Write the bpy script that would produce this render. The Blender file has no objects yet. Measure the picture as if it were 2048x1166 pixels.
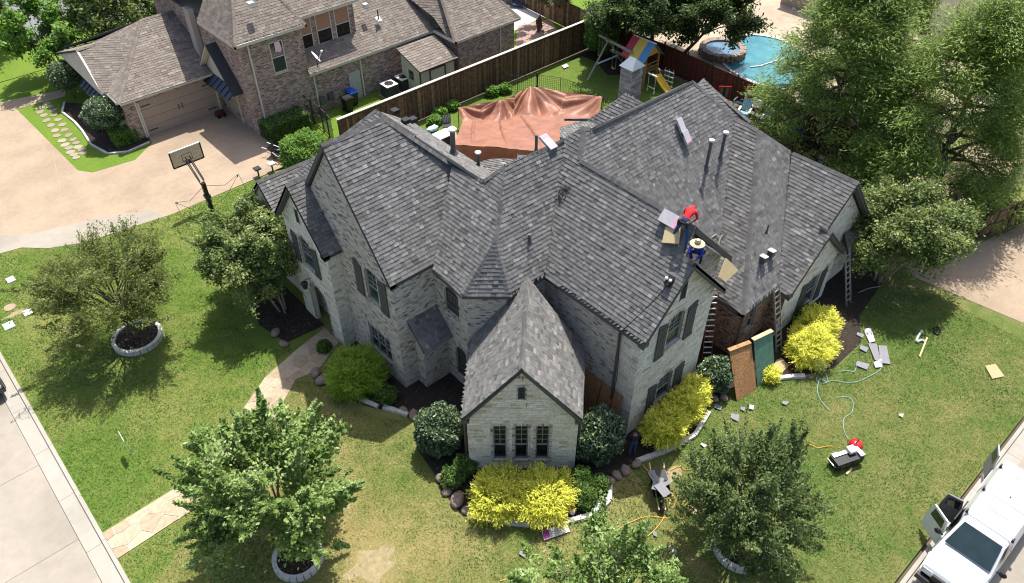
import bpy, math, random
import numpy as np
from mathutils import Vector, Matrix
R=math.radians
SC=bpy.context.scene; COL=SC.collection
# ---------------------------------------------------------------- camera, sky, sun, exposure
cam=bpy.data.cameras.new('camera'); co=bpy.data.objects.new('camera',cam); COL.objects.link(co)
cam.sensor_width=36; cam.lens=27.07; cam.clip_end=600
TH=R(42.33); AZ=R(47.88)
fw=Vector((math.cos(AZ),math.sin(AZ),0)); rt=Vector((math.sin(AZ),-math.cos(AZ),0)); zz=Vector((0,0,1))
fd=fw*math.cos(TH)-zz*math.sin(TH); ud=fw*math.sin(TH)+zz*math.cos(TH)
co.matrix_world=Matrix(((rt.x,ud.x,-fd.x,0),(rt.y,ud.y,-fd.y,0),(rt.z,ud.z,-fd.z,27.0),(0,0,0,1)))
SC.camera=co
W=bpy.data.worlds.new('World'); SC.world=W; W.use_nodes=True
SUN_AZ=33.0; SUN_EL=65.5
nt=W.node_tree; bg=nt.nodes['Background']; sky=nt.nodes.new('ShaderNodeTexSky')
sky.sky_type='NISHITA'; sky.sun_disc=False; sky.sun_elevation=R(SUN_EL); sky.sun_rotation=R(90-SUN_AZ)
nt.links.new(sky.outputs[0],bg.inputs[0]); bg.inputs[1].default_value=0.135; sky.dust_density=3.0; sky.ozone_density=.6
sl=bpy.data.lights.new('sun','SUN'); sl.energy=4.5; sl.angle=R(0.53); sl.color=(1,.965,.9)
so=bpy.data.objects.new('sun',sl); COL.objects.link(so)
so.rotation_euler=Vector((math.cos(R(SUN_EL))*math.cos(R(SUN_AZ)),math.cos(R(SUN_EL))*math.sin(R(SUN_AZ)),math.sin(R(SUN_EL)))).to_track_quat('Z','Y').to_euler()
SC.view_settings.view_transform='Standard'; SC.view_settings.look='None'; SC.view_settings.exposure=0.74; SC.view_settings.gamma=1
SC.view_settings.use_curve_mapping=False
SC.render.engine='CYCLES'; SC.cycles.max_bounces=6; SC.cycles.transparent_max_bounces=6; SC.cycles.filter_width=1.1
rnd=random.Random(7); NR=np.random.default_rng(11)
# ---------------------------------------------------------------- materials
def nd(t,k,**kw):
    n=t.nodes.new(k)
    for a,b in kw.items(): setattr(n,a,b)
    return n
def M(name,col,rough=.8,var=.12,scale=6.,bump=0.,bscale=None,metal=0.,spec=.3,col2=None,coord='Object',stain=0.):
    m=bpy.data.materials.new(name); m.use_nodes=True; t=m.node_tree; p=t.nodes['Principled BSDF']
    p.inputs['Roughness'].default_value=rough; p.inputs['Metallic'].default_value=metal; p.inputs['Specular IOR Level'].default_value=spec
    tc=nd(t,'ShaderNodeTexCoord'); n=nd(t,'ShaderNodeTexNoise'); n.inputs['Scale'].default_value=scale; n.inputs['Detail'].default_value=6; n.inputs['Roughness'].default_value=.65
    t.links.new(tc.outputs[coord],n.inputs['Vector'])
    r=nd(t,'ShaderNodeValToRGB'); c=col; c2=col2 or col
    r.color_ramp.elements[0].position=.3; r.color_ramp.elements[1].position=.7
    r.color_ramp.elements[0].color=(c[0]*(1-var),c[1]*(1-var),c[2]*(1-var),1); r.color_ramp.elements[1].color=(c2[0]*(1+var),c2[1]*(1+var),c2[2]*(1+var),1)
    t.links.new(n.outputs['Fac'],r.inputs['Fac']); out=r.outputs['Color']
    if stain:
        n2=nd(t,'ShaderNodeTexNoise'); n2.inputs['Scale'].default_value=scale*.13; n2.inputs['Detail'].default_value=5
        t.links.new(tc.outputs[coord],n2.inputs['Vector'])
        mr=nd(t,'ShaderNodeMapRange'); mr.inputs['From Min'].default_value=.4; mr.inputs['From Max'].default_value=.7; mr.inputs['To Min'].default_value=1; mr.inputs['To Max'].default_value=1-stain
        t.links.new(n2.outputs['Fac'],mr.inputs['Value'])
        v=nd(t,'ShaderNodeVectorMath',operation='SCALE'); t.links.new(out,v.inputs[0]); t.links.new(mr.outputs[0],v.inputs['Scale']); out=v.outputs[0]
    t.links.new(out,p.inputs['Base Color'])
    if bump:
        nb=nd(t,'ShaderNodeTexNoise'); nb.inputs['Scale'].default_value=bscale or scale*4; nb.inputs['Detail'].default_value=5
        t.links.new(tc.outputs[coord],nb.inputs['Vector'])
        b=nd(t,'ShaderNodeBump'); b.inputs['Strength'].default_value=bump; b.inputs['Distance'].default_value=.02
        t.links.new(nb.outputs['Fac'],b.inputs['Height']); t.links.new(b.outputs[0],p.inputs['Normal'])
    return m
def MT(name,stops,rough=.9,noise=.15,scale=20.,bump=.3,spec=.2,trans=0.,constant=False):
    """colour by the per-piece 'tint' attribute, grain by noise"""
    m=bpy.data.materials.new(name); m.use_nodes=True; t=m.node_tree; p=t.nodes['Principled BSDF']
    p.inputs['Roughness'].default_value=rough; p.inputs['Specular IOR Level'].default_value=spec
    a=nd(t,'ShaderNodeAttribute',attribute_name='tint'); r=nd(t,'ShaderNodeValToRGB')
    els=r.color_ramp.elements
    while len(els)<len(stops): els.new(.5)
    for e,(q,c) in zip(els,stops): e.position=q; e.color=(*c,1)
    if constant: r.color_ramp.interpolation='CONSTANT'
    t.links.new(a.outputs['Fac'],r.inputs['Fac'])
    tc=nd(t,'ShaderNodeTexCoord'); n=nd(t,'ShaderNodeTexNoise'); n.inputs['Scale'].default_value=scale; n.inputs['Detail'].default_value=4
    t.links.new(tc.outputs['Object'],n.inputs['Vector'])
    mr=nd(t,'ShaderNodeMapRange'); mr.inputs['To Min'].default_value=1-noise*1.6; mr.inputs['To Max'].default_value=1+noise*1.6
    mr.inputs['From Min'].default_value=.2; mr.inputs['From Max'].default_value=.8
    t.links.new(n.outputs['Fac'],mr.inputs['Value'])
    v=nd(t,'ShaderNodeVectorMath',operation='SCALE'); t.links.new(r.outputs['Color'],v.inputs[0]); t.links.new(mr.outputs[0],v.inputs['Scale'])
    t.links.new(v.outputs[0],p.inputs['Base Color'])
    if bump:
        b=nd(t,'ShaderNodeBump'); b.inputs['Strength'].default_value=bump; b.inputs['Distance'].default_value=.01
        t.links.new(n.outputs['Fac'],b.inputs['Height']); t.links.new(b.outputs[0],p.inputs['Normal'])
    if trans:
        o=t.nodes['Material Output']; tr=nd(t,'ShaderNodeBsdfTranslucent'); mx=nd(t,'ShaderNodeMixShader'); mx.inputs[0].default_value=trans
        g=nd(t,'ShaderNodeVectorMath',operation='MULTIPLY'); g.inputs[1].default_value=(1.25,1.3,.55); t.links.new(v.outputs[0],g.inputs[0])
        t.links.new(g.outputs[0],tr.inputs['Color']); t.links.new(p.outputs[0],mx.inputs[1]); t.links.new(tr.outputs[0],mx.inputs[2]); t.links.new(mx.outputs[0],o.inputs[0])
    return m
# ---------------------------------------------------------------- mesh building
ORG={}
def tag(o,label=None,cat=None,group=None,kind=None):
    if label: o['label']=label
    if cat: o['category']=cat
    if group: o['group']=group
    if kind: o['kind']=kind
    return o
def thing(name,label,cat,loc=(0,0,0),rz=0.,group=None):
    o=bpy.data.objects.new(name,None); COL.objects.link(o); o.empty_display_size=.2
    o.location=loc; o.rotation_euler=(0,0,rz); ORG[o.name]=Vector(loc); return tag(o,label,cat,group)
def link(name,me,parent=None,world=False,loc=None):
    o=bpy.data.objects.new(name,me); COL.objects.link(o)
    if parent is not None:
        o.parent=parent
        if world: o.location=-ORG.get(parent.name,Vector((0,0,0))); ORG[o.name]=Vector((0,0,0))
        elif loc is not None: o.location=loc; ORG[o.name]=ORG.get(parent.name,Vector((0,0,0)))+Vector(loc)
        else: ORG[o.name]=ORG.get(parent.name,Vector((0,0,0)))
    else:
        if loc is not None: o.location=loc
        ORG[o.name]=Vector(loc or (0,0,0))
    return o
class MB:
    def __init__(s): s.v=[]; s.f=[]; s.t=[]
    def add(s,vs,fs,tint=None):
        b=len(s.v); s.v.extend([tuple(p) for p in vs]); s.f.extend([tuple(b+i for i in f) for f in fs])
        s.t.extend([rnd.random() if tint is None else tint]*len(fs)); return s
    def box(s,x0,y0,z0,x1,y1,z1,tint=None):
        return s.add([(x0,y0,z0),(x1,y0,z0),(x1,y1,z0),(x0,y1,z0),(x0,y0,z1),(x1,y0,z1),(x1,y1,z1),(x0,y1,z1)],
              [(3,2,1,0),(4,5,6,7),(0,1,5,4),(1,2,6,5),(2,3,7,6),(3,0,4,7)],tint)
    def obox(s,c,ax,ay,az,tint=None):
        c=Vector(c); ax=Vector(ax); ay=Vector(ay); az=Vector(az)
        return s.add([c-ax-ay-az,c+ax-ay-az,c+ax+ay-az,c-ax+ay-az,c-ax-ay+az,c+ax-ay+az,c+ax+ay+az,c-ax+ay+az],
              [(3,2,1,0),(4,5,6,7),(0,1,5,4),(1,2,6,5),(2,3,7,6),(3,0,4,7)],tint)
    def beam(s,p,q,w,h,up=(0,0,1),tint=None):
        p=Vector(p);q=Vector(q);d=(q-p); L=d.length; d.normalize(); u=Vector(up); a=d.cross(u)
        if a.length<1e-4: a=d.cross(Vector((1,0,0)))
        a.normalize(); b=a.cross(d).normalized()
        return s.obox((p+q)/2,d*L/2,a*w/2,b*h/2,tint)
    def prism(s,poly,z0,z1,tint=None):
        n=len(poly); vs=[(x,y,z0) for x,y in poly]+[(x,y,z1) for x,y in poly]
        fs=[tuple(range(n-1,-1,-1)),tuple(range(n,2*n))]+[(i,(i+1)%n,n+(i+1)%n,n+i) for i in range(n)]
        return s.add(vs,fs,tint)
    def extr(s,pts,vec,tint=None):
        n=len(pts); v=Vector(vec); P=[Vector(p) for p in pts]
        return s.add(P+[p+v for p in P],[tuple(range(n-1,-1,-1)),tuple(range(n,2*n))]+[(i,(i+1)%n,n+(i+1)%n,n+i) for i in range(n)],tint)
    def tube(s,pts,r,n=6,r1=None,tint=None,cap=True):
        P=[Vector(p) for p in pts]; k=len(P); vs=[]; pa=None
        for i,p in enumerate(P):
            d=(P[min(i+1,k-1)]-P[max(i-1,0)]).normalized()
            if pa is None: a=d.orthogonal().normalized()
            else:
                a=pa-d*pa.dot(d); a=a.normalized() if a.length>1e-5 else d.orthogonal().normalized()
            pa=a; b=d.cross(a); rr=r if r1 is None else r+(r1-r)*i/max(1,k-1)
            for j in range(n):
                g=2*math.pi*j/n; vs.append(p+(a*math.cos(g)+b*math.sin(g))*rr)
        fs=[(i*n+j,i*n+(j+1)%n,(i+1)*n+(j+1)%n,(i+1)*n+j) for i in range(k-1) for j in range(n)]
        if cap: fs+=[tuple(range(n-1,-1,-1)),tuple(range((k-1)*n,k*n))]
        return s.add(vs,fs,tint)
    def lathe(s,prof,c=(0,0,0),n=16,tint=None,cap=True):
        vs=[(c[0]+r*math.cos(2*math.pi*j/n),c[1]+r*math.sin(2*math.pi*j/n),c[2]+z) for r,z in prof for j in range(n)]
        k=len(prof); fs=[(i*n+j,i*n+(j+1)%n,(i+1)*n+(j+1)%n,(i+1)*n+j) for i in range(k-1) for j in range(n)]
        if cap: fs+=[tuple(range(n-1,-1,-1)),tuple(range((k-1)*n,k*n))]
        return s.add(vs,fs,tint)
    def blob(s,c,rx,ry,rz,n=8,m=6,jit=.12,tint=None):
        vs=[];
        for i in range(m+1):
            ph=math.pi*i/m
            for j in range(n):
                a=2*math.pi*j/n; k=1+rnd.uniform(-jit,jit)
                vs.append((c[0]+rx*k*math.sin(ph)*math.cos(a),c[1]+ry*k*math.sin(ph)*math.sin(a),c[2]+rz*k*math.cos(ph)))
        fs=[(i*n+j,(i+1)*n+j,(i+1)*n+(j+1)%n,i*n+(j+1)%n) for i in range(m) for j in range(n)]
        return s.add(vs,fs,tint)
    def build(s,name,mat,parent=None,world=False,smooth=False,loc=None,tint=False,kind=None):
        me=bpy.data.meshes.new(name); me.from_pydata(s.v,[],s.f)
        if mat: me.materials.append(mat)
        if tint:
            a=me.attributes.new('tint','FLOAT','FACE'); a.data.foreach_set('value',s.t)
        if smooth: me.polygons.foreach_set('use_smooth',[True]*len(me.polygons))
        me.update(); o=link(name,me,parent,world,loc)
        if kind: o['kind']=kind
        return o
def quads_mesh(name,V,mat,tint=None,nper=4):
    """V: (N,nper,3) array -> one mesh of N loose faces"""
    N=len(V); me=bpy.data.meshes.new(name); me.vertices.add(N*nper); me.vertices.foreach_set('co',V.reshape(-1).astype(np.float32))
    me.loops.add(N*nper); me.loops.foreach_set('vertex_index',np.arange(N*nper,dtype=np.int32))
    me.polygons.add(N); me.polygons.foreach_set('loop_start',np.arange(0,N*nper,nper,dtype=np.int32)); me.polygons.foreach_set('loop_total',np.full(N,nper,dtype=np.int32))
    me.materials.append(mat)
    if tint is not None:
        a=me.attributes.new('tint','FLOAT','FACE'); a.data.foreach_set('value',tint.astype(np.float32))
    me.update(); me.validate(); return me
def arr(cands): return [tuple(c) for c in cands]
# ---------------------------------------------------------------- palette
mFascia=M('dark_trim_paint',(.075,.08,.075),.6,.1,3); mGut=M('bronze_gutter',(.1,.085,.07),.5,.1,3)
mWhite=M('white_paint',(.78,.77,.74),.45,.04,3); mGlass=M('dark_glass',(.012,.016,.018),.06,.1,1,spec=.8)
mGlassG=M('green_glass',(.03,.055,.045),.08,.4,2,spec=.8); mFrame=M('window_frame',(.26,.25,.23),.6,.08,6)
mShut=M('shutter_paint',(.085,.085,.08),.65,.1,5); mConc=M('concrete',(.33,.25,.175),.9,.09,3,.25,40,stain=.22)
mConcS=M('street_concrete',(.305,.27,.22),.9,.08,2.2,.2,30,stain=.2); mCurb=M('curb_concrete',(.34,.315,.27),.9,.07,3,.2,stain=.15)
mMulch=MT('mulch',[(0,(.02,.014,.011)),(.6,(.05,.036,.027)),(1,(.13,.095,.07))],noise=.3)
mSoil=M('mulch_soil',(.035,.026,.02),.95,.4,9,1,60); mRock=M('boulder',(.24,.18,.15),.9,.25,5,.8,14)
mBlock=M('limestone_edging',(.5,.48,.43),.9,.1,6,.5,30); mBlack=M('black_plastic',(.012,.012,.013),.45,.1,4)
mDark=M('dark_metal',(.03,.03,.032),.5,.1,4); mAlu=M('aluminium',(.55,.56,.57),.35,.08,5,metal=.7); mWood=M('new_pine_board',(.55,.40,.22),.75,.12,4,.2)
mPly=M('plywood_sheet',(.30,.15,.065),.85,.28,9,.3,50,col2=(.38,.21,.10)); mOSBg=M('green_sheathing',(.10,.20,.145),.8,.2,4,.1,30)
mBark=M('bark',(.11,.085,.065),.9,.3,8,.8,30); mBarkL=M('pale_bark',(.24,.19,.15),.85,.25,6,.5,30)
mRed=M('red_paint',(.45,.015,.02),.3,.08,3,spec=.5); mOrange=M('orange_plastic',(.75,.12,.03),.5,.05,3)
mBrickSt=MT('whitewashed_brick',[(0,(.16,.13,.105)),(.09,(.29,.245,.20)),(.2,(.43,.385,.325)),(.6,(.52,.475,.405)),(1,(.60,.555,.48))],noise=.2,scale=26,bump=.5)
mMortar=M('mortar',(.52,.48,.42),.95,.1,12,.4,60)
mStone=MT('cut_limestone',[(0,(.44,.36,.24)),(.05,(.50,.44,.34)),(.12,(.60,.555,.46)),(.7,(.67,.635,.545)),(1,(.74,.705,.62))],noise=.14,scale=9,bump=.5)
mBrown=MT('tan_brick',[(0,(.12,.06,.045)),(.4,(.27,.16,.11)),(1,(.42,.28,.2))],noise=.2,scale=20,bump=.4)
mChim=MT('grey_ledge_stone',[(0,(.15,.145,.14)),(.5,(.24,.235,.225)),(1,(.36,.35,.33))],noise=.15,scale=9,bump=.5)
SH=[(0,(.072,.070,.067)),(.25,(.108,.105,.101)),(.5,(.143,.139,.133)),(.75,(.183,.178,.170)),(1,(.26,.255,.243))]
mShing=MT('grey_shingle',SH,noise=.2,scale=45,bump=.5,spec=.25)
mRoofBase=M('roof_underlay',(.05,.05,.052),.95,.1,6)

# ================================================================ MAIN HOUSE
def vn(poly):
    n=Vector((0,0,0)); k=len(poly)
    for i in range(k):
        a=Vector(poly[i]); b=Vector(poly[(i+1)%k]); n+=a.cross(b)
    n.normalize()
    return n if n.z>0 else -n
TABS=[]
def flat(poly):
    A=np.array([(p[0],p[1],1.) for p in poly]); z=np.array([p[2] for p in poly]); k=np.linalg.lstsq(A,z,rcond=None)[0]
    return [(p[0],p[1],float(k[0]*p[0]+k[1]*p[1]+k[2])) for p in poly]
def tabs(poly,e=.165,th=.03,wr=(.12,.17,.22,.3),out=None):
    out=TABS if out is None else out
    poly=flat(poly); n=vn(poly); c=sum((Vector(p) for p in poly),Vector())/len(poly)
    v=(Vector((0,0,1))-n*n.z).normalized(); u=v.cross(n).normalized()
    Q=[((Vector(p)-c).dot(u),(Vector(p)-c).dot(v)) for p in poly]
    def cr(y):
        xs=[]
        for i in range(len(Q)):
            (x0,y0),(x1,y1)=Q[i],Q[(i+1)%len(Q)]
            if (y0<=y)!=(y1<=y): xs.append(x0+(y-y0)*(x1-x0)/(y1-y0))
        return sorted(xs)
    y=min(q[1] for q in Q); ymax=max(q[1] for q in Q); k=0
    while y<ymax-.03:
        y1=min(y+e,ymax); a=cr(y+.004); b=cr(y1-.004); m=cr((y+y1)/2)
        if len(a)!=len(m): a=m
        if len(b)!=len(m): b=m
        for i in range(0,len(m)-1,2):
            x=min(a[i],b[i])-rnd.random()*.2; xe=max(a[i+1],b[i+1])
            while x<xe:
                w=rnd.choice(wr)*rnd.uniform(.85,1.15); l,r=x,x+w; x+=w
                L0=max(l,a[i]);R0=min(r,a[i+1]);L1=max(l,b[i]);R1=min(r,b[i+1])
                if R0<=L0+.01 and R1<=L1+.01: continue
                R0=max(R0,L0); R1=max(R1,L1)
                t=th*rnd.uniform(.75,1.35); g=.004
                f=lambda X,Y,Z: c+u*X+v*Y+n*Z
                vs=[f(L0+g,y-.012,t),f(R0-g,y-.012,t),f(R1-g,y1+.01,.006),f(L1+g,y1+.01,.006),f(L0+g,y-.012,-.02),f(R0-g,y-.012,-.02),f(R1-g,y1+.01,-.02),f(L1+g,y1+.01,-.02)]
                out.append((vs,min(1,max(0,rnd.gauss(.46,.165)+(.22 if rnd.random()<.1 else 0)))))
        y+=e; k+=1
    return n
TF=[(0,1,2,3),(4,5,1,0),(5,6,2,1),(7,4,0,3)]
def caps(p,q,n1,n2,out=None,step=.17,w=.15):
    out=TABS if out is None else out
    p=Vector(p);q=Vector(q);d=q-p;L=d.length;d.normalize()
    s1=d.cross(n1).normalized(); s2=d.cross(n2).normalized()
    if s1.z>0: s1=-s1
    if s2.z>0: s2=-s2
    if abs(s1.z)<.02 and abs(s2.z)<.02: s2=-s1
    if s1.dot(s2)>.8: s2=-s1
    k=int(L/step)
    for i in range(k):
        a=p+d*(i*step-.02); b=a+d*(step+.04); up=Vector((0,0,1))
        h0=.035;h1=.055; tint=min(1,max(0,rnd.gauss(.42,.12)))
        vs=[a+s1*w+up*h0,a+up*(h0+.02),a+s2*w+up*h0,b+s1*w+up*h1,b+up*(h1+.02),b+s2*w+up*h1]
        out.append((vs+[vs[3]-up*.045,vs[4]-up*.045,vs[5]-up*.045],tint,[(0,1,4,3),(1,2,5,4),(3,4,7,6),(4,5,8,7)]))
house=thing('brick_house','large house of whitewashed brick and stone under steep grey shingled roofs at the centre','house',(17,17,0))
P=dict(
 A=(11.71,20.21,6.43),B=(11.75,23.92,11.26),C=(14.7,23.95,11.28),D=(16.6,22.1,9.15),E=(14.5,20.6,7.0),F=(13.98,20.21,6.43),
 a2=(13.72,20.07,6.26),b2=(13.67,18.06,6.2),S=(15.47,18.1,8.07),T=(17.28,19.53,10.02),U=(16.6,20.07,9.36),c3=(15.07,16.79,6.2),
 V=(20.5,19.35,10.03),X=(17.0,16.78,6.12),a4=(17.02,11.45,6.1),b4=(19.38,11.41,8.81),c4=(19.35,11.88,8.78),d4=(20.12,12.16,9.67),e4=(20.15,18.11,9.74),f4=(20.96,18.78,10.64),
 f5=(21.46,18.59,10.39),g5=(27.96,18.57,10.37),h5=(29.76,17.10,8.45),i5=(26.05,14.42,4.93),j5=(24.25,12.96,3.05),k5=(20.1,12.96,3.05),
 a7=(24.25,11.4,3.05),r7=(29.65,15.62,8.40),b8=(26.87,11.4,3.05),c8=(31.2,14.57,7.1),
 a9=(26.85,10.68,3.03),b9=(29.27,10.72,5.48),c9=(29.3,11.0,5.5),d9=(31.05,11.0,7.24),e9=(31.1,14.5,7.18))
K1=(16.5,27.5,9.5);K2=(16.5,24.5,9.5)
roofP=dict(
 R1=['A','B','C',(16.69,22.24,9.07),'E','F'],R2=['a2','b2','S','T','U',(16.51,21.99,9.26),'E',(13.95,20.2,6.45)],CH=['b2','c3','S'],R3=['c3','X','V','T','S'],
 R4=['a4','b4','c4','d4','e4','f4','V','X'],R5=['e4','f4','f5','g5','h5','i5','j5','k5'],R7=['a7','j5','i5','h5','r7'],R8=['a7','b8','c8','r7'],
 R9=['a9','b9','c9','d9','e9','b8'],
 R4b=['d4','e4',(23.4,15.56,6.45),(23.4,12.16,6.45)],R4c=['b4',(22.09,11.41,5.9),(22.09,12.5,5.9),(19.38,12.5,8.81)],
 R9b=['d9',(34.4,11.0,3.54),(34.4,15.4,3.54),'e9'],R9c=['b9',(31.78,10.69,3.05),(31.78,11.3,3.05),(29.18,11.3,5.55)],
 R1b=['B','C',(14.7,27.6,6.43),(11.75,27.6,6.43)],BK1=['C',(16.6,22.2,9.15),(16.6,25.6,9.2)],BK2=[K1,(16.5,22.2,9.42),(16.6,20.07,9.36),(20.3,20.07,6.2),(20.3,30.3,6.2)],
 K3=[K1,K2,(13.15,24.5,6.2),(13.15,30.3,6.2)],K4=[K1,(20.3,30.3,6.2),(13.15,30.3,6.2)],
 T3=['T','U',(18.2,22.6,6.3),(21.5,22.6,6.3),'V'],G5=['f4','f5','g5',(27.96,23.5,5.2),(20.95,23.5,5.2)],
 G6=['g5','h5',(33,21,4.2)],G7=['g5',(33,21,4.2),(27.96,23.5,5.2)],G8=['h5','r7',(34.4,16.5,3.5)],G9=['h5',(34.4,16.5,3.5),(33,21,4.2)],H1=['r7','c8',(34.4,16.5,3.5)],H2=['c8',(34.4,15.2,3.5),(34.4,16.5,3.5)],
 EN1=[(10.95,24.1,5.95),(10.95,26.24,8.6),(12.25,26.24,8.6),(12.25,24.1,5.95)],EN2=[(10.95,28.2,6.1),(10.95,26.24,8.6),(12.25,26.24,8.6),(12.25,28.2,6.1)],
 LL1=[(11.6,31.1,6.),(14.6,31.1,6.),(14.6,28.,2.9),(11.6,28.,2.9)],LL2=[(11.6,31.1,6.),(14.6,31.1,6.),(14.6,33.9,3.),(11.6,33.9,3.)],
 CG1=[(10.91,14.96,3.55),(12.6,13.43,6.52),(16.1,16.88,6.52),(13.75,17.94,3.6)],CG2=[(14.36,11.83,3.5),(12.6,13.43,6.52),(16.1,16.88,6.52),(17.1,14.35,3.6)],
 N1=[(28.25,22.59,8.),(28.06,20.84,8.),(26.2,20.84,5.6),(25.9,24.6,5.6)],N2=[(28.25,22.59,8.),(28.06,20.84,8.),(31.,20.84,5.),(31.,25.,5.),(25.9,24.6,5.6)],
 BR=[(29.90,19.31,9.50),(30.66,16.66,8.00),(29.4,16.7,7.4),(27.9,19.3,9.1)],BR2=[(29.90,19.31,9.50),(30.66,16.66,8.00),(34.3,17,3.6),(34.3,21,5)],
 PR1=[(25.36,24.35,6.50),(27.41,23.82,6.55),(27.22,22.76,6.60),(25.26,22.47,6.50),(24.66,23.65,6.50)],PR2=[(21.78,26.93,4.60),(22.64,26.58,4.80),(23.98,25.10,4.80),(22.39,25.30,4.60),(21.10,25.49,4.50)],
)
def pv(l): return [P[k] if isinstance(k,str) else k for k in l]
rb=MB(); NOR={}
# aligned pairs of slopes and the ends of the roof
for k,l in roofP.items():
    poly=pv(l)
    ov=.0
    if k in('EN1','EN2','CG1','CG2','LL1','LL2'): e_=.15
    NOR[k]=tabs(poly,out=TABS)
    poly=flat(poly); n=vn(poly); lo=[Vector(p)-n*.1 for p in poly]; hi=[Vector(p)-n*.004 for p in poly]; m=len(poly)
    rb.add(hi+lo,[tuple(range(m)),tuple(range(2*m-1,m-1,-1))]+[(i,(i+1)%m,m+(i+1)%m,m+i) for i in range(m)])
roof=rb.build('roof',mRoofBase,house,world=True)
for p,q,a,b in [('B','A','R1','R1'),('B','C','R1','R1b'),('C','D','R1','BK2'),('D','U','R2','BK2'),('U','T','R2','T3'),('S','T','R2','R3'),('S','b2','R2','CH'),('S','c3','CH','R3'),
   ('T','V','R3','T3'),('V','f4','R4','G5'),('e4','f4','R4','R5'),('e4','d4','R4','R4b'),('c4','b4','R4','R4c'),('f4','f5','R5','G5'),('f5','g5','R5','G5'),('g5','h5','R5','G6'),('h5','r7','R7','G6'),
   ('a7','r7','R7','R8'),('r7','c8','R8','G6'),('d9','e9','R9','R9b'),('b9','c9','R9','R9c'),(K1,K2,'K3','BK2'),(K1,(13.15,30.3,6.2),'K3','K4'),
   ((10.95,26.24,8.6),(12.25,26.24,8.6),'EN1','EN2'),((11.6,31.1,6.),(14.6,31.1,6.),'LL1','LL2'),((12.6,13.43,6.52),(16.1,16.88,6.52),'CG1','CG2'),
   ((28.25,22.59,8.),(28.06,20.84,8.),'N1','N2'),((28.25,22.59,8.),(25.9,24.6,5.6),'N1','N2'),((29.90,19.31,9.50),(30.66,16.66,8.00),'BR','BR2')]:
    if (p,q)==('B','A'): continue
    p=P[p] if isinstance(p,str) else p; q=P[q] if isinstance(q,str) else q
    caps(p,q,NOR[a],NOR[b])
CAMP=Vector((0,0,27))
def pieces(items,deff,parent,name,mat,fname,limit=290,world=True):
    """the nearest pieces are objects of their own, the rest one joined field"""
    items=sorted(items,key=lambda t:((t[0][0]-CAMP).length))
    for it in items[:limit]:
        b=MB(); b.add(it[0],it[2] if len(it)>2 else deff,it[1]); b.build(name,mat,parent,world=world,tint=True)
    b=MB()
    for it in items[limit:]: b.add(it[0],it[2] if len(it)>2 else deff,it[1])
    if b.v: b.build(fname,mat,parent,world=world,tint=True,kind='stuff')
pieces(TABS,TF,roof,'shingle',mShing,'shingle_field')
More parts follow.
